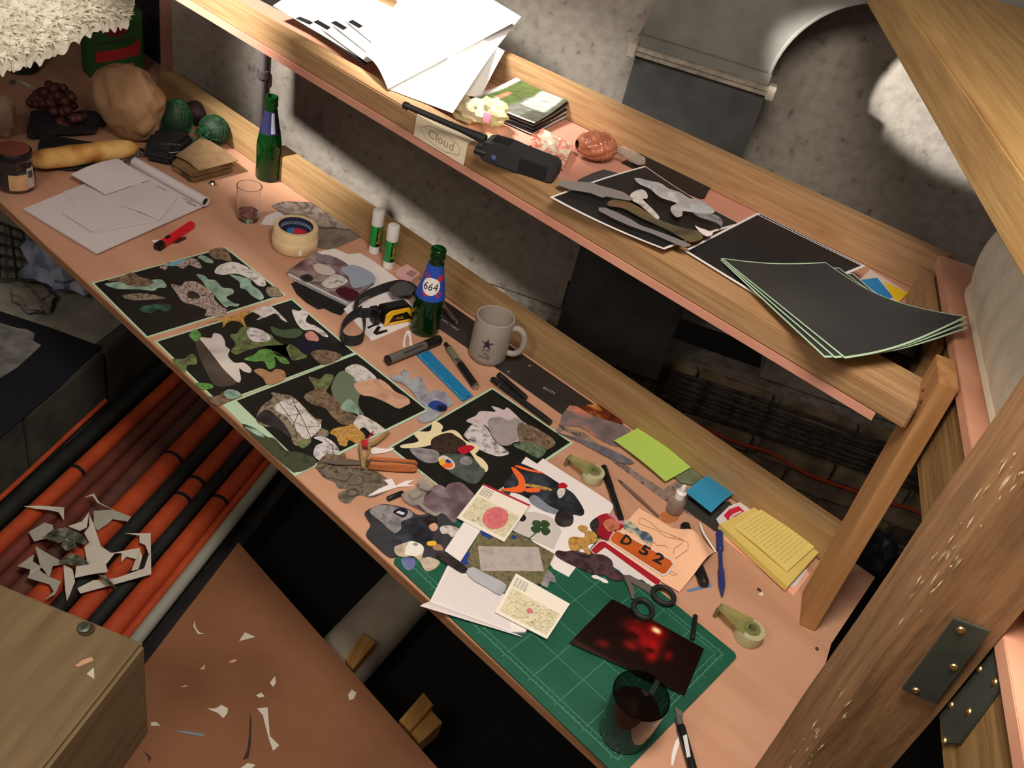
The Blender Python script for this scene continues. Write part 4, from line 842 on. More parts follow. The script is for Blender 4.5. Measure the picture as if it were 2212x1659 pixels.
# ================= solid things on the desk =================
def bottle(base, prof, label, wall=.0025):
    o = T('beer_bottle', label, 'bottle', base)
    inn = [(max(r - wall, .002), z) for r, z in prof]; inn[0] = (inn[0][0] * .8, prof[0][1] + .006)
    MB().lathe([(0, prof[0][1])] + prof + [(inn[-1][0], prof[-1][1])] + inn[::-1][1:] + [(0, inn[0][1])], base, n=40).o('glass_body', M_green, o, smooth=True, ang=60)
    return o
bp = [(.0275, 0), (.0295, .004), (.0295, .075), (.0290, .090), (.0260, .110), (.0205, .134), (.0165, .158), (.0140, .176), (.0135, .180), (.0152, .182), (.0152, .189), (.0138, .191), (.0138, .1935), (.0148, .195), (.0148, .203), (.0135, .205)]
M_navy = mat('navy_label', (28, 30, 62), .45)
M_foil = mat('silver_ink', (150, 154, 170), .4)
b1 = P(578, 383, 0) + ZZ * .0006
B1 = bottle(b1, bp, 'green beer bottle with a navy neck label, against the back rail at the far left')
rf = interp([(r + .0004, z) for r, z in bp]); fa = face_ang(b1)
cylpatch('neck_label', b1, rf, fa - 1.9, fa + 1.9, .118, .172, M_navy, B1, 20, 8)
rf2 = interp([(r + .0007, z) for r, z in bp])
cylpatch('silver_band', b1, rf2, fa + .1, fa + .55, .122, .170, M_foil, B1, 6, 8)
s_ = 1.0
b2 = P(916, 712, 0) + ZZ * .0006
bp2 = [(.0285, 0), (.0305, .004), (.0305, .020), (.0295, .026), (.0305, .032), (.0305, .070), (.0296, .086), (.0262, .104), (.0208, .126), (.0168, .148), (.0146, .164), (.0140, .170), (.0158, .172), (.0158, .178), (.0142, .180), (.0142, .182), (.0154, .184), (.0154, .190), (.0138, .192)]
B2 = bottle(b2, bp2, 'green beer bottle with a blue label and white disc, beside the headlamp')
rf = interp([(r + .0004, z) for r, z in bp2]); rf2 = interp([(r + .0008, z) for r, z in bp2]); rf3 = interp([(r + .0011, z) for r, z in bp2]); rf4 = interp([(r + .0014, z) for r, z in bp2]); fa = face_ang(b2)
cylpatch('neck_label', b2, rf, fa - 1.9, fa + 1.9, .086, .160, mat('royal_blue_label', (36, 78, 176), .4), B2, 24, 10)
def cpoly(name, base, rfn, a0, z0, pts, m, parent):
    f = cyl_fn(base, rfn, a0, z0); return MB().add([f(x, y) for x, y in pts], [tuple(range(len(pts)))]).o(name, m, parent)
def cribbon(name, base, rfn, a0, z0, p, q, wdt, m, parent, n=10):
    f = cyl_fn(base, rfn, a0, z0); d = np.array(q) - np.array(p); nn = np.array([-d[1], d[0]]) / np.hypot(*d) * wdt / 2
    vs = []
    for i in range(n + 1):
        c_ = np.array(p) + d * i / n; vs += [f(*(c_ - nn)), f(*(c_ + nn))]
    return MB().add(vs, [(2 * i, 2 * i + 2, 2 * i + 3, 2 * i + 1) for i in range(n)]).o(name, m, parent)
M_lred = mat('label_red', (208, 44, 50), .45)
cribbon('red_stripe', b2, rf2, fa, .120, (.019, .020), (-.014, -.022), .011, M_lred, B2)
cribbon('red_stripe', b2, rf2, fa, .120, (-.017, .022), (.020, -.022), .011, M_lred, B2)
f = cyl_fn(b2, lambda h: rf(h) + .0009, fa - .08, .118); rr_ = .0185
MB().grid(lambda u, v: f(rr_ * (v + .01) * cos(2 * pi * u), rr_ * (v + .01) * sin(2 * pi * u) * .95), 28, 8).o('white_disc', mat('label_white', (226, 224, 220), .5), B2)
f = cyl_fn(b2, lambda h: rf(h) + .0019, fa - .08, .111)
text('numerals', '664', lambda u, v: f(u - .0155 + v * .12, v), .029, .015, M_txtk, B2)
# tumblers
def tumbler(name, label, base, r, h, m, liquid, lm, lh):
    o = T(name, label, 'glass', base)
    MB().lathe([(0, 0), (r * .82, 0), (r * .86, .003), (r, h), (r - .0018, h), (r * .84 - .001, .012), (r * .7, .010), (0, .010)], base, n=36).o('glass_wall', m, o, smooth=True, ang=50)
    if liquid: MB().lathe([(0, .0105), (r * .83 - .0018, .0125), (lerp(r * .83, r, lh / h) - .0022, lh), (0, lh)], base, n=30).o('drink', lm, o, smooth=True, ang=50)
    return o
tumbler('tumbler', 'clear tumbler with a pink drop left in it, in front of the left bottle', P(536, 473, 0) + ZZ * .0006, .0275, .082, M_glass, 1, mat('pink_drink', (226, 150, 150), .03, trans=.9, ior=1.34), .022)
tumbler('tumbler', 'smoky tumbler of dark drink on the front corner of the cutting mat', P(1345, 1583, .003) + ZZ * .0008, .0385, .088, mat('smoked_glass', (120, 118, 116), .03, trans=1, ior=1.45), 1, mat('cola', (14, 8, 6), .04, trans=.05, ior=1.34), .058)
# mug
mb = P(1051, 770, 0) + ZZ * .0010
mug = T('frosted_mug', 'frosted glass mug with a star emblem, on the long black card', 'mug', mb)
M_frost = mat('frosted_glass', (206, 200, 192), .5, trans=.6, ior=1.3, spec=.3)
mr, mh_ = .0385, .099
MB().lathe([(0, 0), (mr - .006, 0), (mr - .002, .004), (mr, .012), (mr, mh_ - .001), (mr - .0015, mh_), (mr - .0035, mh_ - .001), (mr - .004, .010), (0, .009)], mb, n=44).o('cup', M_frost, mug, smooth=True, ang=50)
hd = V3(((RC[0][0] * .96 - .25 * RC[2][0]), (RC[0][1] * .96 - .25 * RC[2][1]), 0)).normalized()
hp = [mb + hd * (mr - .003 + x) + ZZ * z for x, z in [(0, .080), (.013, .084), (.025, .076), (.030, .057), (.027, .036), (.015, .024), (0, .023)]]
MB().tube(curve(hp, 5), .0062, 10).o('handle', M_frost, mug, smooth=True)
fm = face_ang(mb) - .10
f = cyl_fn(mb, lambda h: mr + .0004, fm, .0)
star = []
for i in range(10):
    a = pi / 2 + i * pi / 5; r_ = .0135 if i % 2 == 0 else .0050
    star.append((r_ * cos(a), .0545 + r_ * sin(a) * 1.05))
MB().add([f(0, .054)] + [f(*q) for q in star], [(0, 1 + i, 1 + (i + 1) % 10) for i in range(10)]).o('star_emblem', mat('plum_print', (54, 34, 52), .6), mug)
M_plum = MATS['plum_print']
for s, x, y, w_, h_ in (('pic', -.006, .0355, .013, .0095), ('du', -.004, .0285, .0100, .0075), ('midi', -.0105, .0195, .021, .0090)):
    text('emblem_text', s, lambda u, v, x=x, y=y: f(x + u, y + v), w_, h_, M_plum, mug)
# glue sticks
def glue(base, label):
    o = T('glue_stick', label, 'glue stick', base, 'glue sticks by the back rail')
    wp_ = mat('white_plastic', (222, 220, 216), .45); gp_ = mat('green_wrap', (22, 140, 62), .4)
    r = .0122
    MB().lathe([(r - .001, 0), (r, .001), (r, .0185), (r - .0006, .019)], base, n=26).o('base_knob', wp_, o, smooth=True)
    MB().lathe([(r, .0192), (r + .0003, .020), (r + .0003, .070), (r, .0706)], base, n=26).o('barrel', gp_, o, smooth=True)
    MB().lathe([(r + .0012, .0708), (r + .0014, .072), (r + .0012, .103), (r, .106), (r * .7, .107), (0, .107)], base, n=26).o('cap', wp_, o, smooth=True)
    fa = face_ang(base)
    cylpatch('black_panel', base, lambda h: r + .0006, fa + .12, fa + .86, .021, .068, mat('black_panel', (14, 18, 14), .5), o, 8, 1)
    f = cyl_fn(base, lambda h: r + .0009, fa + .78, .029, True)
    text('wordmark', 'Scotch', f, .037, .0072, mat('yellow_ink', (236, 196, 30), .5), o)
    return o
glue(P(807, 545, 0) + ZZ * .0006, 'green and white glue stick standing further left by the back rail')
glue(P(838, 578, 0) + ZZ * .0006, 'green and white glue stick standing nearer the blue-labelled bottle')
# masking tape
tb = P(636, 532, 0) + ZZ * .0022
mk = T('masking_tape', 'cream masking tape roll with a navy core, at the foot of loose photos', 'tape', tb)
M_tape = mat('cream_tape', (222, 196, 152), .65, (212, 184, 140), ns=60)
MB().lathe([(.037, 0), (.048, 0), (.0495, .002), (.0495, .024), (.048, .026), (.0475, .027), (.0475, .048), (.046, .05), (.037, .05), (.037, 0)], tb, n=56).o('tape_rolls', M_tape, mk, smooth=True)
MB().lathe([(.0352, .001), (.0368, .001), (.0368, .0495), (.0352, .0495), (.0352, .001)], tb, n=48).o('core', mat('navy_core', (40, 48, 78), .5), mk, smooth=True)
fa = face_ang(tb) + pi
rc_ = lambda h: .0348
cylpatch('blue_panel', tb, rc_, fa + .55, fa + .1, .006, .024, mat('core_blue', (54, 132, 186), .5), mk, 8, 1)
cylpatch('red_panel', tb, rc_, fa + .1, fa - .75, .006, .024, mat('core_red', (206, 52, 66), .5), mk, 8, 1)
b = MB()
for i in range(14):
    a0 = fa - 1.2 + i * .17
    for s in (1, -1):
        pts = []
        for j in range(4):
            a = a0 + j * .057; pts.append(tb + V3((cos(a) * .0345, sin(a) * .0345, .037 + s * .004 * (1 - 2 * (j / 3)))))
        b.tube(pts, .0005, 4)
b.o('chain_pattern', mat('core_white', (170, 176, 190), .6), mk, kind='stuff')
MB().lathe([(.0, 0), (.034, 0), (.034, .0004), (0, .0005)], tb, n=30).o('inner_paper', mat('core_navy2', (52, 60, 90), .6), mk)
MB().box(P(648, 545, .012) + ZZ * .0, (.006, -.004, 0), (.002, .003, 0), (0, 0, .006)).o('torn_end', M_white, mk, bev=.001)
# loose photos under the tape
card('photo', 'dark grey photo by the back rail, behind the tape roll', k('c2', [(420, 1160), (520, 1125), (745, 1130), (1000, 1290), (1120, 1370), (960, 1350), (860, 1350), (600, 1290)]), .0042, PH('cave', (90, 80, 74), (140, 130, 124), (70, 60, 54), (160, 152, 148), ns=26), 'photo')
card('photo', 'blurred grey photo on the desk right of the tape roll', k('c2', [(760, 1330), (1110, 1370), (1210, 1420), (930, 1540), (700, 1500)]), .0012, PH('dim_room', (84, 76, 72), (120, 112, 108), (96, 88, 82), ns=16), 'photo')
card('white_sheet', 'white paper scrap between the pink-stained tumbler and the tape roll', k('c2', [(330, 1320), (370, 1250), (470, 1210), (620, 1270), (560, 1310), (420, 1330)]), .0024, M_white2, 'paper')
# photo pile and papers in front of the bottle
card('white_sheet', 'white paper with black pen marks, lying behind the photo pile', k('c3', [(500, 490), (640, 460), (760, 510), (860, 500), (980, 570), (1190, 730), (1260, 780), (1000, 860), (860, 800)]), .0022, M_white, 'paper')
ws2 = card('white_sheet', 'white paper with angular black marks, under the headlamp', k('c3', [(720, 980), (960, 1250), (1290, 1110), (1330, 960), (1100, 760), (860, 860)]), .0014, M_white, 'paper')
cut(ws2, 'c3', [(970, 1180), (1010, 1120), (1040, 1130), (1015, 1170), (1090, 1150), (1095, 1170), (1000, 1200)], .0018, M_txtk, 0, name='ink_mark')
cut(ws2, 'c3', [(920, 1130), (1030, 1085), (1030, 1100), (930, 1145)], .0018, M_txtk, 0, name='ink_mark')
dk = card('black_card', 'torn black card lowest under the photo pile', k('c3', [(270, 760), (400, 700), (700, 880), (760, 960), (700, 1030), (630, 1010), (550, 970), (500, 980), (400, 920), (320, 850)]), .0012, M_pblack2, 'card')
M_pile = PH('table_scene', (60, 34, 38), (120, 96, 100), (160, 148, 146), (70, 44, 50), ns=18, nd=3)
for i in range(4):
    q = k('c3', [(235 + i * 4, 700 - i * 8), (480 + i * 5, 530 - i * 7), (990 - i * 12, 770 - i * 6), (750 - i * 3, 950 - i * 9)])
    card('photo', ['white-edged photo lowest in the pile by the headlamp', 'second photo from the bottom of the pile by the headlamp', 'third photo from the bottom of the pile by the headlamp', 'photo just under the top one of the pile by the headlamp'][i], q, .0034 + i * .0024, [M_white2, ph_grey, M_white, M_white2][i], 'photo', group='photo pile by the headlamp', th=.0012)
tp = curled('photo', [P(x, y, .0135) for x, y in k('c3', [(235, 655), (480, 495), (992, 748), (752, 912)])], M_pile, lambda u, v: .003 * u, 8, 6, .0006, label='top photo of the pile by the headlamp, a cluttered table in dull red light', cat='photo', group='photo pile by the headlamp')
for pts, m in [([(460, 610), (520, 590), (620, 630), (650, 670), (600, 690), (500, 670)], mat('photo_plate', (200, 186, 180), .5)), ([(690, 640), (800, 600), (950, 660), (990, 740), (860, 790), (790, 790), (760, 700)], mat('photo_paleblue', (150, 162, 180), .5)),
               ([(530, 760), (650, 680), (760, 740), (640, 800), (560, 790)], ph_stone), ([(480, 560), (560, 510), (700, 560), (760, 610), (650, 600)], ph_violet), ([(350, 700), (420, 680), (460, 720), (400, 740)], ph_night), ([(650, 820), (740, 790), (860, 850), (760, 900)], mat('photo_maroon', (70, 20, 32), .4))]:
    cut(tp, 'c3', pts, .0172, m, 3, name='image_patch')
# pink box
eb = [P(x, y, .016) for x, y in k('c3', [(1165, 645), (1280, 578), (1420, 640), (1310, 720)])]
pk = MB().prism(eb, (0, 0, -.0152)).o('pink_box', mat('pink_carton', (214, 168, 168), .6), None, 'small pink carton with a barcode, between glue stick and bottle', 'box', bev=.0008)
b = MB()
for i in range(9):
    u = .08 + i * .05; w_ = .02 if i % 3 else .032
    b.add([bil(eb, u, .5) + ZZ * .0003, bil(eb, u + w_, .5) + ZZ * .0003, bil(eb, u + w_, .9) + ZZ * .0003, bil(eb, u, .9) + ZZ * .0003], [(0, 1, 2, 3)])
b.o('barcode', mat('barcode_ink', (90, 60, 64), .6), pk, kind='stuff')
# headlamp
hb = P(845, 700, 0)
hl = T('headlamp', 'black and yellow headlamp with elastic straps, lying before the blue-labelled bottle', 'headlamp', hb)
M_hy = mat('yellow_plastic', (236, 180, 36), .4); M_el = mat('black_elastic', (30, 30, 32), .8, (44, 44, 46), ns=300)
def hp3(x, y, z): q = k('c3', [(x, y)])[0]; return P(q[0], q[1], z)
A, B = hp3(1050, 1130, 0), hp3(1310, 1075, 0); ax = (B - A).normalized(); ay = ZZ.cross(ax); ctr = (A + B) / 2 + ay * .019; hw = (B - A).length / 2
def lbox(cx, cy, z0, z1, hx, hy, tap=1):
    bt = [ctr + ax * (cx + sx * hx) + ay * (cy + sy * hy) + ZZ * z0 for sx, sy in ((-1, -1), (1, -1), (1, 1), (-1, 1))]
    tpq = [ctr + ax * (cx + sx * hx * tap) + ay * (cy + sy * hy * tap) + ZZ * z1 for sx, sy in ((-1, -1), (1, -1), (1, 1), (-1, 1))]
    return MB().hexa(bt, tpq)
lbox(0, 0, .003, .034, hw, .019, .86).o('lamp_body', M_bplast, hl, bev=.004, smooth=True)
fz = lambda u, v: ctr + ax * (-hw + u * 2 * hw) - ay * (.0203 - v * .0028 / .031 * .9) + ZZ * (.003 + v)
shell = [(.02, .0), (.06, .026), (.2, .0325), (.8, .0325), (.98, .018), (1.0, .006), (.9, .009), (.74, .024), (.3, .022), (.14, .004)]
MB().prism([fz(u, v) for u, v in shell], -ay * .0035).o('yellow_shell', M_hy, hl, bev=.0008)
MB().prism([fz(u, v) for u, v in [(.18, .0), (.9, .0), (.93, .004), (.2, .005)]], -ay * .003).o('yellow_rim', M_hy, hl, bev=.0006)
lbox(0, .0, .0342, .036, hw * .62, .010).o('switch', M_brub, hl, bev=.0005)
tn = -ay; to = fz(.42, .009) - ay * .0012
text('badge_text', 'PETZL', lambda u, v: to + ax * u + ZZ * v, .016, .0055, M_hy, hl)
st = [hp3(1330, 960, .018), hp3(1345, 850, .018), hp3(1290, 790, .018), hp3(1190, 770, .016), hp3(1090, 790, .016), hp3(980, 830, .016), hp3(880, 880, .016), hp3(810, 960, .014), hp3(860, 1010, .013), hp3(960, 1010, .014), hp3(1040, 1030, .016)]
MB().band(curve(st, 5), ZZ * .0115, .0011).o('head_strap', M_el, hl, smooth=True)
st = [hp3(870, 990, .015), hp3(760, 1060, .015), hp3(700, 1150, .014), hp3(720, 1230, .014), hp3(800, 1250, .014), hp3(880, 1220, .014), hp3(900, 1130, .014), hp3(890, 1020, .015)]
MB().band(curve(st, 5), ZZ * .0115, .0011).o('loop_strap', M_el, hl, smooth=True)
w1 = hp3(700, 1215, .010)
for p_, q_ in (((850, 905), (940, 868)), ((695, 1170), (735, 1235))):
    a_, c_ = hp3(*p_, .020), hp3(*q_, .020); x_ = (c_ - a_).normalized(); off = ZZ.cross(x_) * -.0022
    text('strap_text', 'PETZL', lambda u, v, a_=a_, x_=x_, off=off: a_ + off + x_ * u + ZZ * (v - .006), (c_ - a_).length, .009, mat('grey_print2', (150, 150, 150), .6), hl)
lbox(-.045, -.004, .002, .020, .006, .010).o('strap_buckle', M_bplast, hl, bev=.001)
lbox(-.036, .014, .002, .024, .010, .012).o('battery_case', M_bplast, hl, bev=.003)
pad = [hp3(x, y, .026) for x, y in [(1110, 800), (1180, 745), (1280, 735), (1350, 790), (1300, 850), (1150, 860)]]
MB().prism(pad, (0, 0, -.004)).o('strap_pad', mat('grey_pad', (74, 74, 76), .8), hl, bev=.001)
card('paper_curl', 'thin white crescent-shaped paper offcut at the foot of the blue-labelled bottle', k('c3', [(1225, 1300), (1230, 1230), (1255, 1165), (1290, 1160), (1300, 1240), (1310, 1310), (1285, 1300), (1280, 1230), (1265, 1185), (1245, 1240), (1245, 1300)]), .0020, M_white, 'paper')
# marker, e-cigarette, pens
def pen(name, label, a, b, segs, cat='pen', group=None):
    o = T(name, label, cat, a + (b - a) / 2 - ZZ * ((a.z + b.z) / 2 - .0006), group)
    rod(name, a, b, segs, o); return o
def kp(c, x, y, z): q = k(c, [(x, y)])[0]; return P(q[0], q[1], z)
M_silver = mat('silver_barrel', (120, 118, 114), .4, metal=.5)
mkp = pen('marker_pen', 'fat silver marker with black cap lying at the end of the blue ruler', kp('c3', 1090, 1415, .0135), kp('c3', 1540, 1235, .0135), [('barrel', [(0, .005), (.0088, .006), (.0092, .03), (.0092, .70), (.0088, .71)], M_silver), ('end_plug', [(.0094, 0), (.0094, .03), (.0088, .032), (.0, .032)][:3], M_bplast), ('cap', [(.0094, .712), (.0094, .98), (.0085, 1.0), (0, 1.0)], M_bplast)])
a_, c_ = kp('c3', 1240, 1352, .0228), kp('c3', 1400, 1284, .0228); x_ = (c_ - a_).normalized(); y_ = ZZ.cross(x_)
MB().prism([a_ + y_ * .002, c_ + y_ * .002, c_ - y_ * .001, a_ - y_ * .001], (0, 0, -.0006)).o('dark_print', mat('barrel_print', (60, 58, 58), .5), mkp)
rl_ = [P(x, y, .0034) for x, y in k('c6', [(315, 420), (420, 380), (798, 768), (712, 816)])]
rul = MB().prism(rl_, (0, 0, -.0024)).o('ruler', mat('blue_acrylic', (40, 140, 196), .18, trans=.35, ior=1.3), None, 'translucent blue ruler lying under the end of the marker', 'ruler', bev=.0004)
b = MB()
for i in range(30):
    u = .04 + i * .032; l = .2 if i % 5 == 0 else .12
    b.add([bil(rl_, .0, u) + ZZ * .0002, bil(rl_, l, u) + ZZ * .0002, bil(rl_, l, u + .006) + ZZ * .0002, bil(rl_, 0, u + .006) + ZZ * .0002], [(0, 1, 2, 3)])
b.o('scale_marks', mat('ruler_marks', (150, 200, 224), .5), rul, kind='stuff')
MB().lathe([(.003, 0), (.003, .0004)], kp('c6', 755, 775, .0034), n=12).o('hang_hole', mat('hole_blue', (30, 70, 100), .6), rul)
pen('electronic_cigarette', 'electronic cigarette with black ends and a clear tank, right of the blue ruler', kp('c6', 562, 322, .0078), kp('c6', 828, 700, .0078),
    [('mouthpiece', [(.003, 0), (.0042, .01), (.0036, .08), (.006, .09), (.006, .12)], M_bplast), ('tank', [(.0062, .121), (.0066, .15), (.0066, .38), (.006, .39)], mat('tank_plastic', (110, 120, 90), .1, metal=.2, coat=.5)), ('collar', [(.0066, .391), (.0068, .40), (.0068, .47), (.0064, .48)], M_chrome), ('battery', [(.0071, .481), (.0073, .49), (.0073, .95), (.0070, .96)], M_bplast), ('end_cap', [(.0070, .961), (.0068, .99), (.005, 1.0), (0, 1.0)], M_chrome)], 'e-cigarette')
# long black colour card with the pens on it
ck = [P(x, y, .0008) for x, y in [(936, 702), (957, 648), (1284, 874), (1216, 897)]]
kc = card('calibration_card', 'long black calibration card along the back rail, the frosted mug on it', [(930, 697), (955, 645), (1285, 874), (1216, 897), (1080, 800)], .0008, PH('black_grade', (34, 33, 33), (48, 46, 44), (24, 24, 24), ns=5, nd=1), 'card', th=.0006)
f, Ln = flat_fn((951, 690), (987, 715), .0011); text('card_text', 'NEUTRE', f, Ln, .0075, mat('card_ink', (150, 148, 146), .6), kc)
a_, c_ = kp('c6', 1500, 745, .0011), kp('c6', 1395, 690, .0011); x_ = (c_ - a_).normalized(); y_ = ZZ.cross(x_)
text('card_text', 'NOIR', lambda u, v: a_ + x_ * u + y_ * (v - .002), (c_ - a_).length, .0085, MATS['card_ink'], kc)
for x, y in ((1280, 515), (1100, 565)): MB().lathe([(.0032, 0), (.0032, .0003)], kp('c6', x, y, .0010), n=12).o('punched_hole', mat('hole_grey', (120, 110, 104), .6), kc)
pen('ballpoint_pen', 'chrome ballpoint pen half hidden behind the blue-labelled bottle', kp('c3', 1555, 935, .0072), kp('c3', 1690, 1105, .0072), [('barrel', [(.003, 0), (.0046, .05), (.0052, .5), (.0048, .93), (.002, 1.0), (0, 1.0)], M_chrome)])
for i, (a, b_) in enumerate((((955, 620), (1462, 1000)), ((1010, 585), (1250, 790)))):
    A, B = kp('c6', *a, .0085 if i == 0 else .0082), kp('c6', *b_, .0085 if i == 0 else .0082)
    pen('felt_pen', ['long black felt pen in front of the black calibration card', 'black pen lying on the black calibration card, behind the long felt pen'][i], A, B, [('cap', [(.003, 0), (.0058, .02), (.0062, .30), (.006, .31)], M_bplast), ('barrel', [(.0056, .312), (.0056, .93), (.0048, 1.0), (0, 1.0)], M_bplast), ('clip', [(.0066, .16), (.0066, .165)], M_chrome)])
# pocket knife with corkscrew
kn = T('pocket_knife', 'orange wooden pocket knife with open blade and cord loop, on torn rock cut-outs', 'knife', kp('c5', 1450, 1120, .004))
A, B = kp('c5', 1245, 1110, .012), kp('c5', 1672, 1140, .012); x_ = (B - A).normalized(); y_ = ZZ.cross(x_); ln_ = (B - A).length
M_kn = wood('knife_wood', (200, 122, 70), (172, 96, 50), x_, ns=30)
for y0, m, nm in ((.0045, M_kn, 'wood_scale'), (-.0072, M_kn, 'wood_scale')):
    pts = [(0, -.006), (.004, -.0075), (ln_ * .6, -.0085), (ln_ - .006, -.006), (ln_, 0), (ln_ - .006, .0065), (ln_ * .5, .008), (.003, .007)]
    MB().prism([A + x_ * u + ZZ * v + y_ * (y0 + .006) for u, v in pts], -y_ * .0062).o(nm, m, kn, bev=.0012, smooth=True)
MB().prism([A + x_ * u + ZZ * v + y_ * .0042 for u, v in [(-.004, -.006), (ln_ - .004, -.006), (ln_ - .004, .004), (-.004, .005)]], -y_ * .0048).o('steel_liner', mat('brushed_steel', (150, 148, 142), .3, metal=.9), kn)
bl = [kp('c5', x, y, .009) for x, y in [(1240, 1095), (1080, 1070), (960, 1080), (860, 1095), (970, 1115), (1200, 1118)]]
MB().prism(bl, (0, 0, -.0014)).o('blade', mat('blade_steel', (176, 170, 160), .25, metal=.85), kn)
M_cord = mat('hemp_cord', (150, 122, 74), .85)
MB().tube(curve([kp('c5', 1200, 1150, .010), kp('c5', 1190, 1050, .012), kp('c5', 1180, 960, .013), kp('c5', 1210, 905, .012), kp('c5', 1260, 990, .012), kp('c5', 1215, 1080, .012), kp('c5', 1210, 1150, .010)], 6), .0024, 8).o('cord_loop', M_cord, kn, smooth=True)
MB().tube(curve([kp('c5', 1230, 960, .013), kp('c5', 1300, 935, .012), kp('c5', 1370, 885, .010), kp('c5', 1415, 845, .006)], 6), .0034, 8).o('cord_end', M_cord, kn, smooth=True)
MB().ball(kp('c5', 1215, 940, .015), .006, (1.2, .8, .9), 12, .4, 2).o('red_knot', mat('red_thread', (196, 26, 40), .8), kn, smooth=True)
MB().tube(curve([kp('c5', 1225, 925, .015), kp('c5', 1255, 880, .013), kp('c5', 1290, 835, .008)], 5), .0012, 6).o('red_thread', MATS['red_thread'], kn, smooth=True)
# clear plastic clip
M_clear = mat('clear_plastic', (226, 222, 214), .12, trans=.75, ior=1.4)
cp = T('plastic_clip', 'clear plastic clip with a pivot, on the violet photo cut-out', 'clip', kp('c7', 620, 450, .003))
MB().prism([kp('c7', x, y, .009) for x, y in [(500, 420), (600, 375), (700, 340), (760, 360), (700, 430), (690, 500), (600, 510), (530, 470)]], (0, 0, -.0055)).o('jaw', M_clear, cp, bev=.001)
MB().prism([kp('c7', x, y, .016) for x, y in [(560, 410), (640, 385), (680, 420), (600, 460)]], (0, 0, -.006)).o('hinge_block', M_clear, cp, bev=.0008)
MB().prism([kp('c7', x, y, .020) for x, y in [(640, 300), (700, 250), (740, 290), (780, 350), (740, 390), (660, 360)]], (0, 0, -.004)).o('lever', M_clear, cp, bev=.001)
MB().tube(curve([kp('c7', 650, 500, .008), kp('c7', 720, 560, .008), kp('c7', 790, 600, .007), kp('c7', 830, 580, .007)], 5), .003, 8).o('wire_spring', M_clear, cp, smooth=True)
pen('pencil_stub', 'black pencil stub left of the clear plastic clip', kp('c7', 385, 465, .0055), kp('c7', 515, 410, .0055), [('stub', [(.0036, 0), (.0042, .03), (.0042, .9), (.003, 1.0), (0, 1.0)], M_bplast)], 'pencil')
# tape dispensers
M_olive = mat('olive_plastic', (196, 200, 140), .15, trans=.75, ior=1.3)
M_olive2 = mat('clear_olive_tape', (206, 204, 160), .3, trans=.3)
def dispenser(label, ctr_, r, h, tip, up):
    o = T('tape_dispenser', label, 'tape dispenser', ctr_)
    MB().lathe([(r * .52, .0), (r, .0), (r * 1.02, .002), (r * 1.02, h - .002), (r, h), (r * .52, h), (r * .52, 0)], ctr_, n=40).o('tape_roll', M_olive2, o, smooth=True)
    MB().lathe([(r * .3, 0), (r * .49, 0), (r * .49, h + .002), (r * .62, h + .0022), (r * .62, h + .0035), (r * .3, h + .0035), (r * .3, 0)], ctr_, n=32).o('hub', M_olive, o, smooth=True)
    d = (tip - ctr_); d.z = 0; ln = d.length; d.normalize(); e = ZZ.cross(d)
    a = [ctr_ + d * (r * .2) + e * r * .95, ctr_ + d * (ln - .006) + e * r * .42, ctr_ + d * ln + e * r * .30, ctr_ + d * ln - e * r * .30, ctr_ + d * (ln - .006) - e * r * .42, ctr_ + d * (r * .3) - e * r * .9]
    MB().prism([p + ZZ * (h + .0012) for p in a], (0, 0, -.0016)).o('side_plate', M_olive, o, bev=.0004)
    c_ = ctr_ + d * (ln - .003)
    MB().box(c_ + ZZ * (h * .5), d * .002, e * r * .36, ZZ * (h * .5)).o('cutter_tip', M_olive, o, bev=.0006)
    b = MB()
    for i in range(8):
        p = c_ + d * .0022 + e * r * .34 * (i / 3.5 - 1) + ZZ * (h * .55); b.box(p, d * .0012, e * .0007, ZZ * h * .4)
    b.o('teeth', mat('olive_teeth', (110, 92, 50), .4), o, kind='stuff')
    return o
c_ = kp('d0', 385, 690, .0008); dispenser('olive tape dispenser near the torn sunset photos, beside a black pen', c_, .0195, .019, kp('d0', 165, 560, .0008), 0)
c_ = kp('d2', 1790, 545, .0008); dispenser('olive tape dispenser at the right corner of the cutting mat', c_, .0215, .021, kp('d2', 1515, 345, .0008), 0)
# pens at the right
pen('felt_pen', 'black felt pen sticking out from under the white sheet, beside the olive dispenser', kp('d0', 488, 580, .0072), kp('d0', 640, 1040, .0072), [('cap', [(.004, 0), (.0058, .02), (.0062, .40), (.006, .41)], M_bplast), ('barrel', [(.0056, .412), (.0056, .95), (.005, 1.0), (0, 1.0)], M_bplast)])
pen('paintbrush', 'thin brown paintbrush with pointed tip, left of the dropper bottle', kp('d0', 610, 690, .004), kp('d0', 960, 1010, .004), [('bristles', [(.0003, 0), (.0019, .08), (.0022, .12)], mat('brown_bristle', (96, 62, 40), .7)), ('ferrule', [(.0024, .121), (.0026, .30)], M_silver), ('handle', [(.0027, .301), (.0030, .5), (.0018, 1.0), (0, 1.0)], mat('dark_handle', (110, 82, 66), .5))], 'brush')
pen('marker_pen', 'stout black marker crossing under the peach sheet', kp('d0', 1180, 1075, .0095), kp('d0', 1352, 1590, .0095), [('cap', [(.006, 0), (.0082, .02), (.0084, .34), (.008, .35)], M_bplast), ('barrel', [(.0078, .352), (.008, .36), (.008, .8), (.0085, .81), (.0085, .97), (.007, 1.0), (0, 1.0)], M_bplast)])
card('blue_tape', 'short strip of blue tape under the end of the stout black marker', k('d1', [(1270, 690), (1480, 630), (1490, 660), (1300, 705)]), .0009, mat('blue_tape', (96, 128, 168), .6), 'tape')
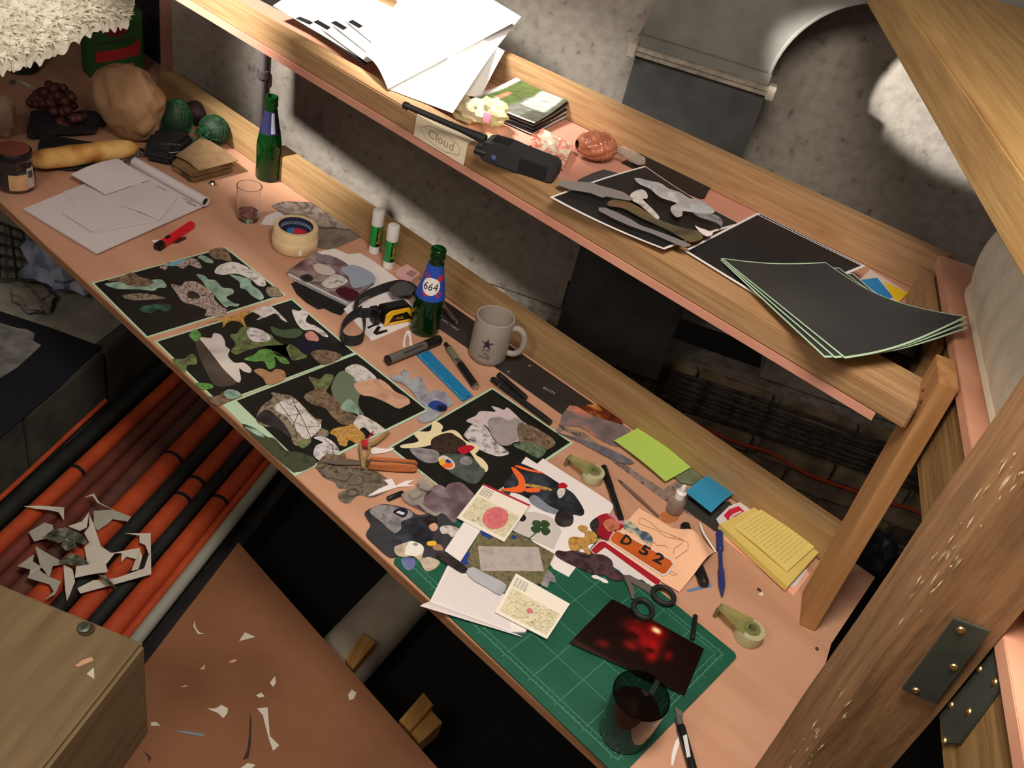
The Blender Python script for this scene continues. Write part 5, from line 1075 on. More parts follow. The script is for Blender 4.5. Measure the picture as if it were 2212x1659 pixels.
pen('ballpoint_pen', 'blue ballpoint pen pointing at the olive dispenser by the mat', kp('d1', 1555, 185, .0068), kp('d1', 1582, 745, .0068), [('cap', [(.003, 0), (.0056, .02), (.0060, .30), (.004, .32)], mat('blue_pen', (44, 54, 110), .35)), ('barrel', [(.0036, .321), (.0036, .58), (.0054, .62), (.0056, .84), (.003, .94), (.0008, 1.0)], MATS.get('blue_pen') or mat('blue_pen', (44, 54, 110), .35)), ('clip', [(.0062, .05), (.0062, .055)], MATS['blue_pen'])])
wcurl = curve([kp('d1', 1390, 120, .004), kp('d1', 1420, 200, .008), kp('d1', 1470, 280, .008), kp('d1', 1525, 365, .003)], 6)
MB().band(wcurl, V3((.0024, .0008, 0)), .0003).o('paper_curl', M_white, None, 'narrow white paper curl beside the blue ballpoint pen', 'paper', smooth=True)
# dropper bottle and its ring stain
db = kp('d0', 1085, 960, .0008)
dr = T('dropper_bottle', 'small clear dropper bottle with a white nozzle, below the lime sticky note', 'bottle', db)
M_clr2 = mat('clear_vial', (236, 226, 218), .1, trans=.85, ior=1.35)
MB().lathe([(0, 0), (.0135, 0), (.0145, .002), (.0145, .024), (.012, .030), (.0075, .033), (.006, .033), (.010, .028), (.0128, .022), (.0128, .003), (0, .0025)], db, n=28).o('vial', M_clr2, dr, smooth=True)
MB().lathe([(0, .003), (.0125, .0032), (.0125, .012), (0, .012)], db, n=24).o('amber_liquid', mat('amber_liquid', (226, 150, 96), .05, trans=.8, ior=1.33), dr, smooth=True)
MB().lathe([(.0090, .033), (.0092, .046), (.0078, .047), (.005, .049), (.0045, .058), (.003, .062), (0, .062)], db, n=24).o('nozzle', MATS['white_plastic'], dr, smooth=True)
card('ring_stain', 'amber stain on the desk in front of the dropper bottle', k('d0', [(980, 980), (1060, 960), (1130, 990), (1120, 1040), (1050, 1065), (980, 1040)]), .0006, mat('amber_stain', (178, 108, 62), .4), 'stain', sm=3, th=.0003)
# scissors
sc_ = T('scissors', 'scissors with black ring handles, lying across the back edge of the cutting mat', 'scissors', kp('d1', 900, 650, .0062))
M_steel = mat('scissor_steel', (176, 172, 164), .3, metal=.8)
MB().prism([kp('d1', x, y, .0072) for x, y in [(740, 560), (790, 560), (900, 620), (960, 640), (1000, 720), (990, 740), (930, 690), (760, 600)]], (0, 0, -.0016)).o('blade', M_steel, sc_)
MB().prism([kp('d1', x, y, .0090) for x, y in [(745, 590), (790, 600), (830, 680), (830, 760), (810, 760), (780, 660)]], (0, 0, -.0016)).o('blade', M_steel, sc_)
for cx, cy, rx, ry_, an in ((1080, 735, 98, 62, .55), (905, 850, 90, 66, .75)):
    pts = []
    for i in range(26):
        t = 2 * pi * i / 26; x, y = rx * cos(t), ry_ * sin(t); pts.append(kp('d1', cx + x * cos(an) - y * sin(an), cy + x * sin(an) + y * cos(an), .0095))
    MB().tube(pts, .0042, 8, closed=True).o('ring_handle', M_brub, sc_, smooth=True)
# black pen standing over the mat edge, craft knife, small crumbs
pen('scalpel', 'slim black scalpel handle lying beside the red photo', kp('d1', 1352, 905, .0066), kp('d1', 1325, 1110, .0066), [('holder', [(.003, 0), (.0040, .05), (.0040, .95), (.003, 1.0), (0, 1.0)], M_bplast)], 'knife')
ckn = pen('craft_knife', 'black craft knife with a silver blade at the bottom edge, off the cutting mat', kp('d2', 1190, 1170, .0072), kp('d2', 1380, 1850, .0072), [('collar', [(.0045, .085), (.0052, .10), (.0052, .2)], M_silver), ('handle', [(.0056, .201), (.0062, .22), (.0062, 1.0), (0, 1.0)], M_bplast)], 'knife')
MB().prism([kp('d2', x, y, .0062) for x, y in [(1176, 1135), (1238, 1175), (1250, 1215), (1195, 1225)]], (0, 0, -.001)).o('blade', M_steel, ckn)
MB().prism([kp('d2', x, y, .0139) for x, y in [(1245, 1385), (1278, 1370), (1312, 1560), (1280, 1570)]], (0, 0, -.0006)).o('white_label', M_txtw, ckn)
card('white_offcut', 'white sliver of paper left of the craft knife', k('d2', [(1145, 1630), (1150, 1540), (1180, 1430), (1215, 1385), (1215, 1450), (1180, 1560), (1160, 1640)]), .0010, M_white, 'paper')
MB().ball(kp('d1', 1895, 685, .002), .003, (1.4, .8, .6), 8, .5, 1).o('crumb', mat('dark_crumb', (70, 44, 30), .8), None, 'dark crumb on the desk near the yellow notes', 'crumb', smooth=True)
card('white_offcut', 'tiny cream offcut beside a dark crumb, below the yellow notes', k('d1', [(1885, 725), (1920, 705), (1940, 725), (1915, 740)]), .0010, ph_cream, 'paper')
MB().ball(P(1765, 1401, .002), .003, (1, 1, .6), 8, .4, 3).o('crumb', MATS['dark_crumb'], None, 'dark crumb by the foot of the big timber post', 'crumb', smooth=True)
# ================= left end of the desk =================
M_pad = mat('sketch_paper', (206, 198, 200), .8)
pdq = k('c1', [(195, 800), (820, 1178), (1760, 760), (1120, 420)])
sk = T('sketch_pad', 'white sketch pad with its cover rolled back, at the left end of the desk', 'sketch pad', P(250, 450, .0006))
for i in range(3):
    q = [(x + i * .6, y - i * .8) for x, y in pdq]
    MB().prism([P(x, y, .0035 + i * .003) for x, y in q], (0, 0, -.0028)).o('page_block', M_pad, sk)
a_, c_ = kp('c1', 1150, 395, .019), kp('c1', 1755, 735, .019)
MB().lathe([(.0085, 0), (.0115, 0), (.0115, (c_ - a_).length), (.0085, (c_ - a_).length), (.0085, 0)], a_, c_ - a_, 24).o('rolled_cover', M_pad, sk, smooth=True)
MB().lathe([(.0083, .0), (.0083, (c_ - a_).length - .003), (0, (c_ - a_).length - .003)], a_, c_ - a_, 18).o('cover_inside', M_pblack2, sk, smooth=True)
b = MB()
for x, y in [(1340, 600), (1350, 620), (1560, 700), (1590, 730), (1600, 740)]:
    for j in range(4): b.add([kp('c1', x + j * 22, y + j * 9, .0097), kp('c1', x + j * 22 + 16, y + j * 9 + 3, .0097), kp('c1', x + j * 22 + 15, y + j * 9 + 10, .0097), kp('c1', x + j * 22 - 2, y + j * 9 + 8, .0097)], [(0, 1, 2, 3)])
b.o('pencil_notes', mat('pencil_grey', (110, 104, 116), .8), sk, kind='stuff')
def loose(label, pts, z, hf=None):
    c_ = [kp('c1', x, y, zz) for (x, y), zz in zip(pts, z)]
    curled('loose_sheet', c_, M_pad, hf, 12, 10, .0006, label=label, cat='paper', group='loose sheets on the sketch pad')
loose('lower loose sheet on the sketch pad, slipping off its left edge', [(545, 640), (1180, 560), (1350, 900), (790, 1000)], (.0108, .0108, .0112, .0115))
loose('plain loose sheet in the middle of the sketch pad', [(530, 830), (1020, 640), (1215, 870), (785, 990)], (.0122, .0122, .0125, .0130))
loose('loose sheet with a folded corner, nearest the rolled cover', [(1160, 560), (1515, 690), (1360, 890), (1000, 760)], (.0132, .0125, .0125, .0132), lambda u, v: .003 * sin(pi * u))
loose('torn sheet with a curled top edge, uppermost on the sketch pad', [(605, 500), (1010, 365), (1270, 548), (900, 672)], (.024, .034, .0145, .0150), lambda u, v: .006 * sin(pi * u) * (1 - v))
# snap-off cutter
ca, cb_ = kp('c1', 1345, 1120, .008), kp('c1', 1640, 925, .008); x_ = (cb_ - ca).normalized(); y_ = ZZ.cross(x_); ln_ = (cb_ - ca).length
ct = T('box_cutter', 'red box cutter with a black end, in front of the sketch pad', 'knife', kp('c1', 1490, 1020, .001))
def cbx(u0, u1, h, z0, z1): return MB().hexa([ca + x_ * u + y_ * s * h - ZZ * (.008 - z0) for u, s in ((u0, -1), (u1, -1), (u1, 1), (u0, 1))], [ca + x_ * u + y_ * s * h * .8 - ZZ * (.008 - z1) for u, s in ((u0, -1), (u1, -1), (u1, 1), (u0, 1))])
cbx(.012, ln_, .0075, .001, .015).o('handle', mat('red_plastic', (206, 26, 40), .4), ct, bev=.0015)
cbx(-.004, .018, .009, .0008, .017).o('end_grip', M_bplast, ct, bev=.003)
cbx(.028, .040, .004, .0152, .018).o('slider', M_bplast, ct, bev=.0008)
cbx(ln_ + .0002, ln_ + .006, .004, .007, .0085).o('blade', M_steel, ct)
card('black_scrap', 'small dark scrap beside the red box cutter', k('c1', [(1440, 1090), (1500, 1050), (1585, 1030), (1590, 1050), (1520, 1085)]), .0012, PH('dark_scrap', (30, 16, 20), (80, 50, 40), ns=60), 'paper')
card('white_offcut', 'white triangular offcut at the black end of the box cutter', k('c1', [(1290, 1065), (1370, 1055), (1340, 1090)]), .0010, M_white, 'paper')
MB().lathe([(0, 0), (.0075, 0), (.0085, .003), (.006, .0065), (0, .007)], P(459, 398, .0008), n=18).o('metal_cap', M_chrome, None, 'tiny shiny metal cap at the end of the brown wallet', 'cap', smooth=True)
# brown wallet
wl4 = [P(x, y, .0008) for x, y in k('c1', [(1455, 470), (1640, 590), (2010, 490), (1700, 290)])]
wq = T('wallet', 'folded brown leather wallet stuffed open, right of the black camera case', 'wallet', (wl4[0] + wl4[2]) / 2)
M_lea = mat('brown_leather', (140, 112, 78), .7, (112, 86, 56), ns=30, bump=.2)
for i, (h0, h1) in enumerate(((0, .013), (.0135, .026))):
    MB().hexa([bil(wl4, u, v) + ZZ * h0 for u, v in ((.02, .02), (.98, .02), (.98, .98), (.02, .98))], [bil(wl4, u, v) + ZZ * h1 for u, v in ((0, .02), (1, .02), (1, .98), (0, .98))]).o('fold', M_lea, wq, bev=.005, smooth=True)
MB().grid(lambda u, v: bil(wl4, lerp(.02, 1.0, u), lerp(.15, 1.05, v)) + ZZ * (.032 + .006 * sin(pi * u)), 10, 8, .002).o('flap', mat('tan_leather', (156, 128, 92), .7, (140, 112, 78), ns=40), wq, smooth=True)
MB().band([bil(wl4, u, -.01) + ZZ * (.017 + .006 * sin(u * 5)) for u in np.linspace(.55, .97, 8)], ZZ * .002, .001).o('dark_lining', mat('dark_lining', (60, 56, 56), .7), wq)
# camera case
cc = P(368, 362, .0008)
cq4 = [P(x, y, .0008) for x, y in [(310, 350), (372, 363), (426, 320), (328, 300)]]
cs = T('camera_case', 'black camera case behind the brown wallet', 'case', cc)
M_case = mat('black_cordura', (22, 23, 28), .75, (30, 31, 36), ns=200)
MB().hexa(cq4, [bil(cq4, u, v) + ZZ * .042 for u, v in ((.06, .06), (.94, .06), (.94, .94), (.06, .94))]).o('pouch', M_case, cs, bev=.010, smooth=True)
c5_ = [bil(cq4, u, v) + ZZ * .0426 for u, v in ((.06, .06), (.94, .06), (.94, .94), (.06, .94))]
a_ = P(347, 312, .043); c_ = P(391, 315, .043); x_ = (c_ - a_).normalized(); y_ = ZZ.cross(x_)
text('case_text', 'LUMIX', lambda u, v: a_ + x_ * u + y_ * v, (c_ - a_).length, .010, mat('case_print', (120, 122, 126), .6), cs)
a2_ = P(364, 330, .043); c2_ = P(389, 328, .043)
MB().prism([a2_, c2_, c2_ + V3((0, .003, 0)), a2_ + V3((0, .003, 0))], (0, 0, -.0005)).o('white_bar', M_txtw, cs)
MB().tube([bil(cq4, u, v) + ZZ * .024 for u, v in ((-.015, .1), (-.0, -.01), (.5, -.02), (1.0, -.01), (1.015, .5), (1.0, .99))], .0018, 6).o('zip', M_bplast, cs, smooth=True)
# avocados in a green net
M_avo = mat('avocado_skin', (44, 66, 44), .55, (30, 44, 32), ns=60, bump=.4, bs=140)
av = [((382, 298), .036, (1, 1, 1.35), 'tall green avocado in the net, leaning on the paper bag'), ((462, 310), .035, (1.1, 1, 1.0), 'round green avocado in the net, nearest the back rail')]
for (x, y), r, sc3, lb in av:
    c_ = P(x, y, .0008) + ZZ * (r * sc3[2] + .0028)
    MB().ball(c_, r, sc3, 22, .06, 4).o('avocado', M_avo, None, lb, 'avocado', smooth=True)
c_ = P(424, 243, .034)
MB().ball(c_, .030, (1.15, 1, .95), 20, .05, 8).o('avocado', mat('ripe_avocado', (52, 30, 38), .6, (40, 24, 30), ns=60, bump=.4, bs=140), None, 'dark ripe avocado behind the two netted ones', 'avocado', smooth=True)
M_net = mat('green_net', (26, 104, 64), .6)
b = MB()
for (x, y), r, sc3, lb in av:
    c_ = P(x, y, .0008) + ZZ * (r * sc3[2] + .0008); knot = P(432, 300, .03)
    for j in range(26):
        a = 2 * pi * j / 26
        for tw in (.55, -.55):
            pts = []
            for i in range(11):
                t = pi * (.04 + .90 * i / 10); q = a + tw * i / 10 * 1.6
                pts.append(c_ + V3((sin(t) * cos(q) * sc3[0], sin(t) * sin(q) * sc3[1], cos(t) * sc3[2])) * (r * 1.05))
            b.tube([V3((p.x, p.y, max(p.z, .002))) for p in pts], .0004, 3)
for i in range(60):
    p0 = P(432, 300, .03) + V3((random.uniform(-.02, .02), random.uniform(-.02, .02), random.uniform(-.02, .025))); p1_ = p0 + V3((random.uniform(-.02, .02), random.uniform(-.02, .02), random.uniform(-.012, .012))); p0.z = max(p0.z, .003); p1_.z = max(p1_.z, .003)
    b.tube([p0, (p0 + p1_) / 2 + V3((0, 0, .004)), p1_], .0007, 3)
b.o('green_net', M_net, None, 'green plastic net stretched over two avocados', 'net', kind='stuff')
# bread, paper bag, wrapper
ba, bb_ = P(62, 348, .036), P(298, 318, .036)
brd = []
N_ = 22
for i in range(N_ + 1):
    t = i / N_; brd.append((.023 * min(1, (1.02 - abs(2 * t - 1) ** 7 * .75)) * (1 + .04 * sin(t * 21)), t * (bb_ - ba).length))
bg = MB().lathe(brd, ba, bb_ - ba, 20)
bg.o('baguette', mat('bread_crust', (206, 156, 82), .7, ramp=[(150, 92, 36), (206, 154, 80), (226, 186, 116)], ns=16, nd=5, bump=.3, bs=60), None, 'golden baguette lying on dark wrapping, left end of the desk', 'bread', smooth=True)
M_wrap = mat('dark_wrapper', (34, 32, 34), .35, (46, 44, 46), ns=20, bump=.5, bs=30)
wc = [P(x, y, .001) for x, y in [(75, 365), (230, 382), (310, 330), (90, 300)]]
MB().grid(lambda u, v: bil(wc, u, v) + ZZ * (.011 + .006 * noise.noise(V3((u * 6, v * 5, 2)))), 20, 14, .004).o('dark_wrapper', M_wrap, None, 'crinkled dark plastic wrapper under the baguette', 'wrapper', smooth=True)
wc2 = [P(x, y, .001) for x, y in [(60, 306), (205, 296), (235, 262), (70, 262)]]
MB().grid(lambda u, v: bil(wc2, u, v) + ZZ * (.027 + .007 * noise.noise(V3((u * 5, v * 4, 7)))), 20, 14, .018).o('dark_packet', M_wrap, None, 'flat dark shiny packet between net bag and baguette', 'packet', smooth=True)
pbc = P(283, 290, .0) + ZZ * .085
M_kraft = mat('kraft_paper', (196, 154, 114), .8, (170, 128, 92), ns=14, nd=5, bump=.5, bs=30)
def pbag(u, v):
    a, b_ = 2 * pi * u, pi * v
    d = V3((sin(b_) * cos(a), sin(b_) * sin(a), cos(b_)))
    r = .090 * (1 + .16 * noise.noise(d * 1.4 + V3((4, 1, 2))) - .16 * abs(noise.noise(d * 1.9 + V3((1, 5, 2)))) - .05 * abs(noise.noise(d * 5)) + .04)
    p = pbc + V3((d.x * 1.15, d.y * .78, d.z * .98)) * r; p.z = max(p.z, .002); return p
MB().grid(pbag, 64, 40).o('paper_bag', M_kraft, None, 'crumpled brown paper bag at the far end of the desk', 'bag', smooth=True, ang=50, fix=True)
# spiral notebook
sq = [P(x, y, .006) for x, y in [(180, 372), (248, 356), (304, 330), (240, 345)]]
snb = T('spiral_notebook', 'dark spiral notebook with a wire coil, behind the sketch pad', 'notebook', P(262, 348, .0008))
MB().prism(sq, (0, 0, -.005)).o('cover', M_pblack2, snb)
a_, c_ = P(250, 354, .010), P(302, 330, .010); d_ = c_ - a_; b = MB(); pts = []
for i in range(121):
    t = i / 120; q = 2 * pi * 12 * t; e = V3((-d_.y, d_.x, 0)).normalized(); pts.append(a_ + d_ * t + (e * cos(q) + ZZ * sin(q)) * .008)
MB().tube(pts, .0014, 5).o('wire_coil', mat('pale_wire', (176, 168, 160), .4, metal=.5), snb, smooth=True)
# jam jar
jb = P(36, 402, .0008)
jj = T('jam_jar', 'jam jar with a rust-red lid and beige label, at the left edge of the frame', 'jar', jb)
MB().lathe([(0, 0), (.034, 0), (.039, .004), (.0405, .02), (.0405, .050), (.036, .062), (.033, .066), (.033, .072), (0, .072)], jb, n=40).o('glass_jar', mat('jar_glass', (40, 26, 22), .08, coat=1, spec=.8), jj, smooth=True)
MB().lathe([(.036, .0725), (.0375, .074), (.0375, .085), (.036, .087), (.033, .0873)], jb, n=40).o('lid_rim', mat('black_lid', (22, 22, 24), .4), jj, smooth=True)
MB().lathe([(0, .0865), (.0335, .0872), (.0335, .0884), (0, .0890)], jb, n=36).o('lid_top', mat('rust_lid', (136, 76, 62), .5), jj, smooth=True)
fa = face_ang(jb)
cylpatch('paper_label', jb, lambda h: .0411, fa - .35, fa + .55, .010, .046, mat('beige_label', (210, 172, 128), .7, (196, 150, 110), ns=40), jj, 10, 1)
cylpatch('white_label', jb, lambda h: .0411, fa + .56, fa + 1.0, .012, .058, mat('pale_label', (190, 178, 176), .7), jj, 6, 1)
cylpatch('barcode_patch', jb, lambda h: .0414, fa + .62, fa + .9, .036, .052, mat('barcode_dark', (70, 70, 80), .7), jj, 4, 1)
# net of nuts, carton, tub, small bag
b = MB()
nc = P(112, 262, 0)
for i in range(70):
    x, y = random.uniform(-.085, .085), random.uniform(-.015, .055); z = .014 + max(0, .075 * (1 - (x / .1) ** 2 - ((y - .02) / .05) ** 2)) * random.uniform(.3, 1)
    b.ball(nc + V3((x, y, z)), .0135, (1, .9, .85), 8)
b.o('net_of_nuts', mat('dark_chestnut', (92, 46, 38), .5, (66, 34, 30), ns=30), None, 'net bag of dark reddish nuts at the left end of the desk', 'net bag', kind='stuff', smooth=True)
MB().band(curve([P(26, 182, .075), P(30, 172, .10), P(44, 175, .11), P(66, 188, .10)], 6), V3((.002, .006, 0)), .0006).o('white_strap', mat('white_strap', (150, 146, 140), .7), None, 'thin white strap over the net bag of nuts', 'strap', smooth=True)
cbk = [P(x, y, .0008) for x, y in [(192, 168), (312, 161)]]; x_ = (cbk[1] - cbk[0]).normalized(); y_ = ZZ.cross(x_); cw = (cbk[1] - cbk[0]).length; chh = .172
ca_ = T('food_carton', 'green food carton with a red fruit and red band, upright at the far end', 'carton', (cbk[0] + cbk[1]) / 2)
o_ = cbk[0]
MB().hexa([o_, o_ + x_ * cw, o_ + x_ * cw + y_ * .05, o_ + y_ * .05], [q + ZZ * chh for q in (o_, o_ + x_ * cw, o_ + x_ * cw + y_ * .05, o_ + y_ * .05)]).o('box', mat('carton_green', (50, 92, 44), .6, (44, 84, 44), ns=12), ca_, bev=.002)
def cf_(u, v, h=.0006): return o_ + x_ * cw * u + ZZ * chh * v - y_ * h
MB().prism([cf_(*q) for q in [(.14, .40), (.14, .22), (.5, .26), (.93, .33), (.93, .60), (.80, .48), (.5, .42)]], -y_ * .0004).o('red_band', mat('carton_red', (180, 44, 44), .6), ca_)
MB().prism([cf_(.52 + .2 * cos(t), .74 + .12 * sin(t)) for t in np.linspace(0, 2 * pi, 19)[:-1]], -y_ * .0004).o('fruit_print', mat('carton_fruit', (168, 40, 62), .6, (120, 24, 44), ns=30), ca_)
MB().prism([cf_(*q) for q in [(.35, .04), (.85, .06), (.8, .2), (.45, .18)]], -y_ * .0004).o('pale_print', mat('carton_pink', (170, 120, 116), .6), ca_)
MB().prism([cf_(*q) for q in [(.2, .50), (.78, .56), (.78, .60), (.2, .54)]], -y_ * .0004).o('dark_print', mat('carton_dark', (50, 62, 56), .6), ca_)
tbp = P(48, 150, .0008)
tbo = T('dark_tub', 'dark green tub with a pale stripe, half under the white fleece', 'tub', tbp)
MB().lathe([(0, 0), (.036, 0), (.04, .004), (.042, .075), (.038, .08), (0, .08)], tbp, n=30).o('tub', mat('tub_green', (30, 42, 38), .5), tbo, smooth=True)
cylpatch('pale_stripe', tbp, lambda h: .0425, face_ang(tbp) - .5, face_ang(tbp) + .6, .056, .064, mat('tub_stripe', (120, 130, 120), .6), tbo, 8, 1)
MB().ball(P(2, 250, .054), .04, (.8, .8, 1.1), 18, .3, 5).o('small_pale_bag', mat('pale_bag', (176, 150, 128), .8, (150, 126, 108), ns=20), None, 'small pale paper bag at the left edge of the frame, above the jar', 'bag', smooth=True)
# fleece throw
M_fl = mat('white_fleece', (226, 222, 206), .95, (206, 200, 182), ns=60, bump=.9, bs=110)
fz_ = T('fleece_throw', 'shaggy white fleece throw hanging into the top left corner', 'throw', P(60, 40, .56))
F4 = [P(-90, 150, .56), P(285, 0, .56), P(330, -190, .66), P(-120, -160, .66)]
fn_ = (F4[1] - F4[0]).cross(F4[3] - F4[0]).normalized()
def flc(u, v):
    p = bil(F4, u, v)
    n_ = noise.noise(p * 45) * .007 + noise.noise(p * 110) * .006 + .012 * sin(u * 11 + v * 5) + .008 * noise.noise(p * 14)
    return p + fn_ * n_ - ZZ * (.012 * (1 - v) ** 4 * (1 + noise.noise(V3((u * 30, 0, 3)))))
MB().grid(flc, 130, 80, .02).o('pile_cloth', M_fl, fz_, smooth=True)
b = MB()
for i in range(1900):
    u, v = random.random(), random.random() ** 1.8; p = flc(u, v); d = V3((random.uniform(-1, 1), random.uniform(-1, 1), random.uniform(-1.2, .3))).normalized() * random.uniform(.005, .012) + fn_ * .006
    s = V3((random.uniform(-1, 1), random.uniform(-1, 1), random.uniform(-1, 1))).normalized() * .0022
    t = d.cross(s).normalized() * .0022
    b.add([p - s - t, p + s - t, p + t, p + d], [(0, 1, 3), (1, 2, 3), (2, 0, 3), (0, 2, 1)])
b.o('tufts', M_fl, fz_, kind='stuff')
F5 = [V3((-.93, .05, .69)), V3((-.56, .02, .73)), V3((-.56, .17, .73)), V3((-.97, .36, .69))]
MB().grid(lambda u, v: bil(F5, u, v) + ZZ * (.010 * noise.noise(V3((u * 9, v * 7, 3)))), 30, 20, .018).o('shade_flap', M_fl, fz_, smooth=True)  # unseen flap added to shade the far left of the desk
MB().lathe([(.012, 0), (.012, 1.232)], (-.80, -.25, .675), (-.2, 1.215, 0), 14).o('fleece_pole', mat('pole_wood', (150, 112, 74), .7), kind='structure', smooth=True)  # unseen pole added to carry the fleece
# ================= things on the shelf =================
zs = .4012
def dd_(c, x, y, z): return kp(c, x, y, z)
# taped paper label on the front rail
fp0 = V3((0, sf(0) + .0008, .42)); fnv = V3((sf(1) - sf(0), -1, 0)).normalized()
tq = [onplane(q, fp0 + fnv * .0009, fnv) for q in k('d4', [(232, 492), (668, 712), (668, 915), (228, 640)])]
zt = .4418
x0_, x1_ = tq[0].x, tq[1].x
tl_ = [V3((x0_, sf(x0_) - .0012, .402)), V3((x1_, sf(x1_) - .0012, .402)), V3((x1_, sf(x1_) - .0012, zt)), V3((x0_, sf(x0_) - .0012, zt))]
lab = MB().prism(tl_, (0, .0008, 0)).o('tape_label', mat('pale_masking_tape', (222, 208, 180), .75), shelf, 'pale masking tape label')
MB().prism([V3((x0_, sf(x0_) - .0012, zt + .0004)), V3((x1_, sf(x1_) - .0012, zt + .0004)), V3((x1_ - .005, sf(x1_) + .030, zt + .0004)), V3((x0_ + .004, sf(x0_) + .026, zt + .0004))], (0, 0, -.0006)).o('tape_fold', MATS['pale_masking_tape'], lab)
M_pen = mat('pencil_line', (150, 138, 122), .7)
lw = x1_ - x0_
def lp(u, v): x = x0_ + lw * u; return V3((x, sf(x) - .0016, .402 + (zt - .402) * v))
text('cloud_lettering', 'Cloud', lambda u, v: lp(.27 + u / lw * 1.0, .34) + ZZ * v, lw * .50, .015, M_pen, lab)
pts = []
for i in range(40):
    a = 2 * pi * i / 40; r_ = 1 + .12 * abs(sin(a * 3.5)); pts.append(lp(.52 + .36 * r_ * cos(a), .52 + .36 * r_ * sin(a)))
MB().tube(pts, .0004, 4, closed=True).o('cloud_outline', M_pen, lab)
# white papers burnt out by the clip lamp
M_wp = mat('bright_white_paper', (236, 234, 232), .8)
wpg = 'white papers heaped on the shelf'
def wsheet(label, pts, zz, h=None, m=M_wp):
    return curled('white_sheet', [P(x, y, z) for (x, y), z in zip(pts, zz)], m, h, 14, 10, .0006, label=label, cat='paper', group=wpg)
fan = [([(590, 12), (700, -60), (860, 120), (772, 122)], 'lowest of the fanned white sheets on the shelf, nearest the front rail'),
       ([(610, 0), (740, -90), (900, 100), (792, 134)], 'second lowest of the fanned white sheets on the shelf'),
       ([(640, -8), (790, -110), (930, 90), (800, 118)], 'middle one of the fanned white sheets on the shelf'),
       ([(672, -16), (850, -120), (960, 90), (812, 98)], 'upper fanned white sheet, under the big top sheet on the shelf')]
for i, (q, lb) in enumerate(fan):
    s_h = wsheet(lb, q, [.4438 + i * .004] * 4)
    z_ = .4438 + i * .004 + .0008
    for a_, c_ in ((.25 + .1 * i, .4 + .1 * i),):
        e0_, e1_ = (q[3][0] * a_ + q[0][0] * (1 - a_) + 3, q[3][1] * a_ + q[0][1] * (1 - a_)), (q[3][0] * c_ + q[0][0] * (1 - c_) + 6, q[3][1] * c_ + q[0][1] * (1 - c_) - 3)
        sheet('dark_slit', [e0_, (e0_[0] + 10, e0_[1] - 4), (e1_[0] + 8, e1_[1] - 5), e1_], z_, M_pblack2, None, None, s_h, .0003)
card('black_sheet', 'black paper edge showing under the fanned white sheets', [(562, 0), (620, 30), (790, 140), (800, 130), (640, -20)], .4428, M_pblack2, 'paper')
tops = wsheet('big white sheet topmost on the shelf, blown out by the lamp', [(786, 118), (838, 192), (1118, 44), (905, -70)], (.464, .4465, .530, .545), lambda u, v: .012 * sin(pi * u))
wsheet('white sheet drooping from the heap towards the clear sweet bag', [(838, 192), (978, 244), (1126, 36), (1000, -40)], (.4428, .4440, .515, .522), lambda u, v: .010 * sin(pi * v))
wsheet('white sheet at the right of the heap, leaning on the back rail', [(930, 205), (1040, 208), (1090, 110), (1000, 60)], (.4420, .425, .492, .51), lambda u, v: .004 * sin(pi * v))
for q in ([(763, 44), (775, 48), (768, 55)], [(855, 24), (861, 22), (863, 30), (858, 36)], [(778, 88), (783, 86), (787, 98)], [(791, 28), (800, 26), (794, 31)], [(726, 82), (746, 100), (752, 108), (736, 92)], [(745, 84), (800, 134), (792, 132)]):
    pass
card('dark_print', 'dark-edged print peeping out under the white heap on the shelf', k('d3', [(1300, 800), (1430, 850), (1590, 935), (1500, 900), (1390, 850)]), .4432, M_pblack2, 'print')
# photo stack
sg = 'photo prints in the bent stack on the shelf'
base4 = k('d4', [(690, 300), (1060, 190), (1530, 370), (1240, 560)])
for i in range(11):
    j = i / 10; ox = random.uniform(-6, 6); oy = random.uniform(-4, 4)
    q = [(x + ox * .253, y + oy * .253 - j * 0) for x, y in base4]
    zz = [.4025 + .0022 * i + .004 * j, .4025 + .0022 * i + .012 * j, .4025 + .0022 * i + .014 * j, .4025 + .0022 * i + .002 * j]
    # lower prints drawn at their own height so that the pile stays square
    c_ = [P(x, y, .402) + V3((random.uniform(-.003, .003), random.uniform(-.003, .003) - .007, zz[n_] - .402)) for n_, (x, y) in enumerate(k('d4', [(700, 360), (1080, 240), (1520, 450), (1240, 592)]))]
    lbl = 'bent photo print, %s of the stack on the shelf' % ['lowest', 'second from the bottom', 'third from the bottom', 'fourth from the bottom', 'fifth from the bottom', 'sixth from the bottom', 'fifth from the top', 'fourth from the top', 'third from the top', 'second from the top', 'topmost'][i]
    if i == 10: lbl = 'topmost print of the bent stack on the shelf, a road beside a lawn'
    cf = None; m = [M_pblack2, M_white2, ph_night][i % 3]
    if i == 10:
        def cf(u, v):
            if v < .06 or u < .012: return (214, 206, 200)
            g = (74, 92, 48) if v < .42 + .12 * u else ((104, 108, 100) if v < .75 else (70, 76, 66))
            if .5 < v < .54 and u < .45: g = (196, 200, 190)
            if .2 < v < .23 and .25 < u < .6: g = (200, 120, 100)
            if v > .55 and u > .45 and v < .9: g = (170, 174, 166)
            n_ = 1 + .35 * noise.noise(V3((u * 30, v * 30, 1))); return tuple(max(0, min(255, x * n_)) for x in g)
        m = vcol(.3, 'road_photo')
    curled('photo_print', c_, m, lambda u, v, j=j: -.004 * sin(pi * u) * j - .003 * sin(pi * v) * j, 24 if i == 10 else 10, 18 if i == 10 else 8, .0012, cf, label=lbl, cat='photo', group=sg)
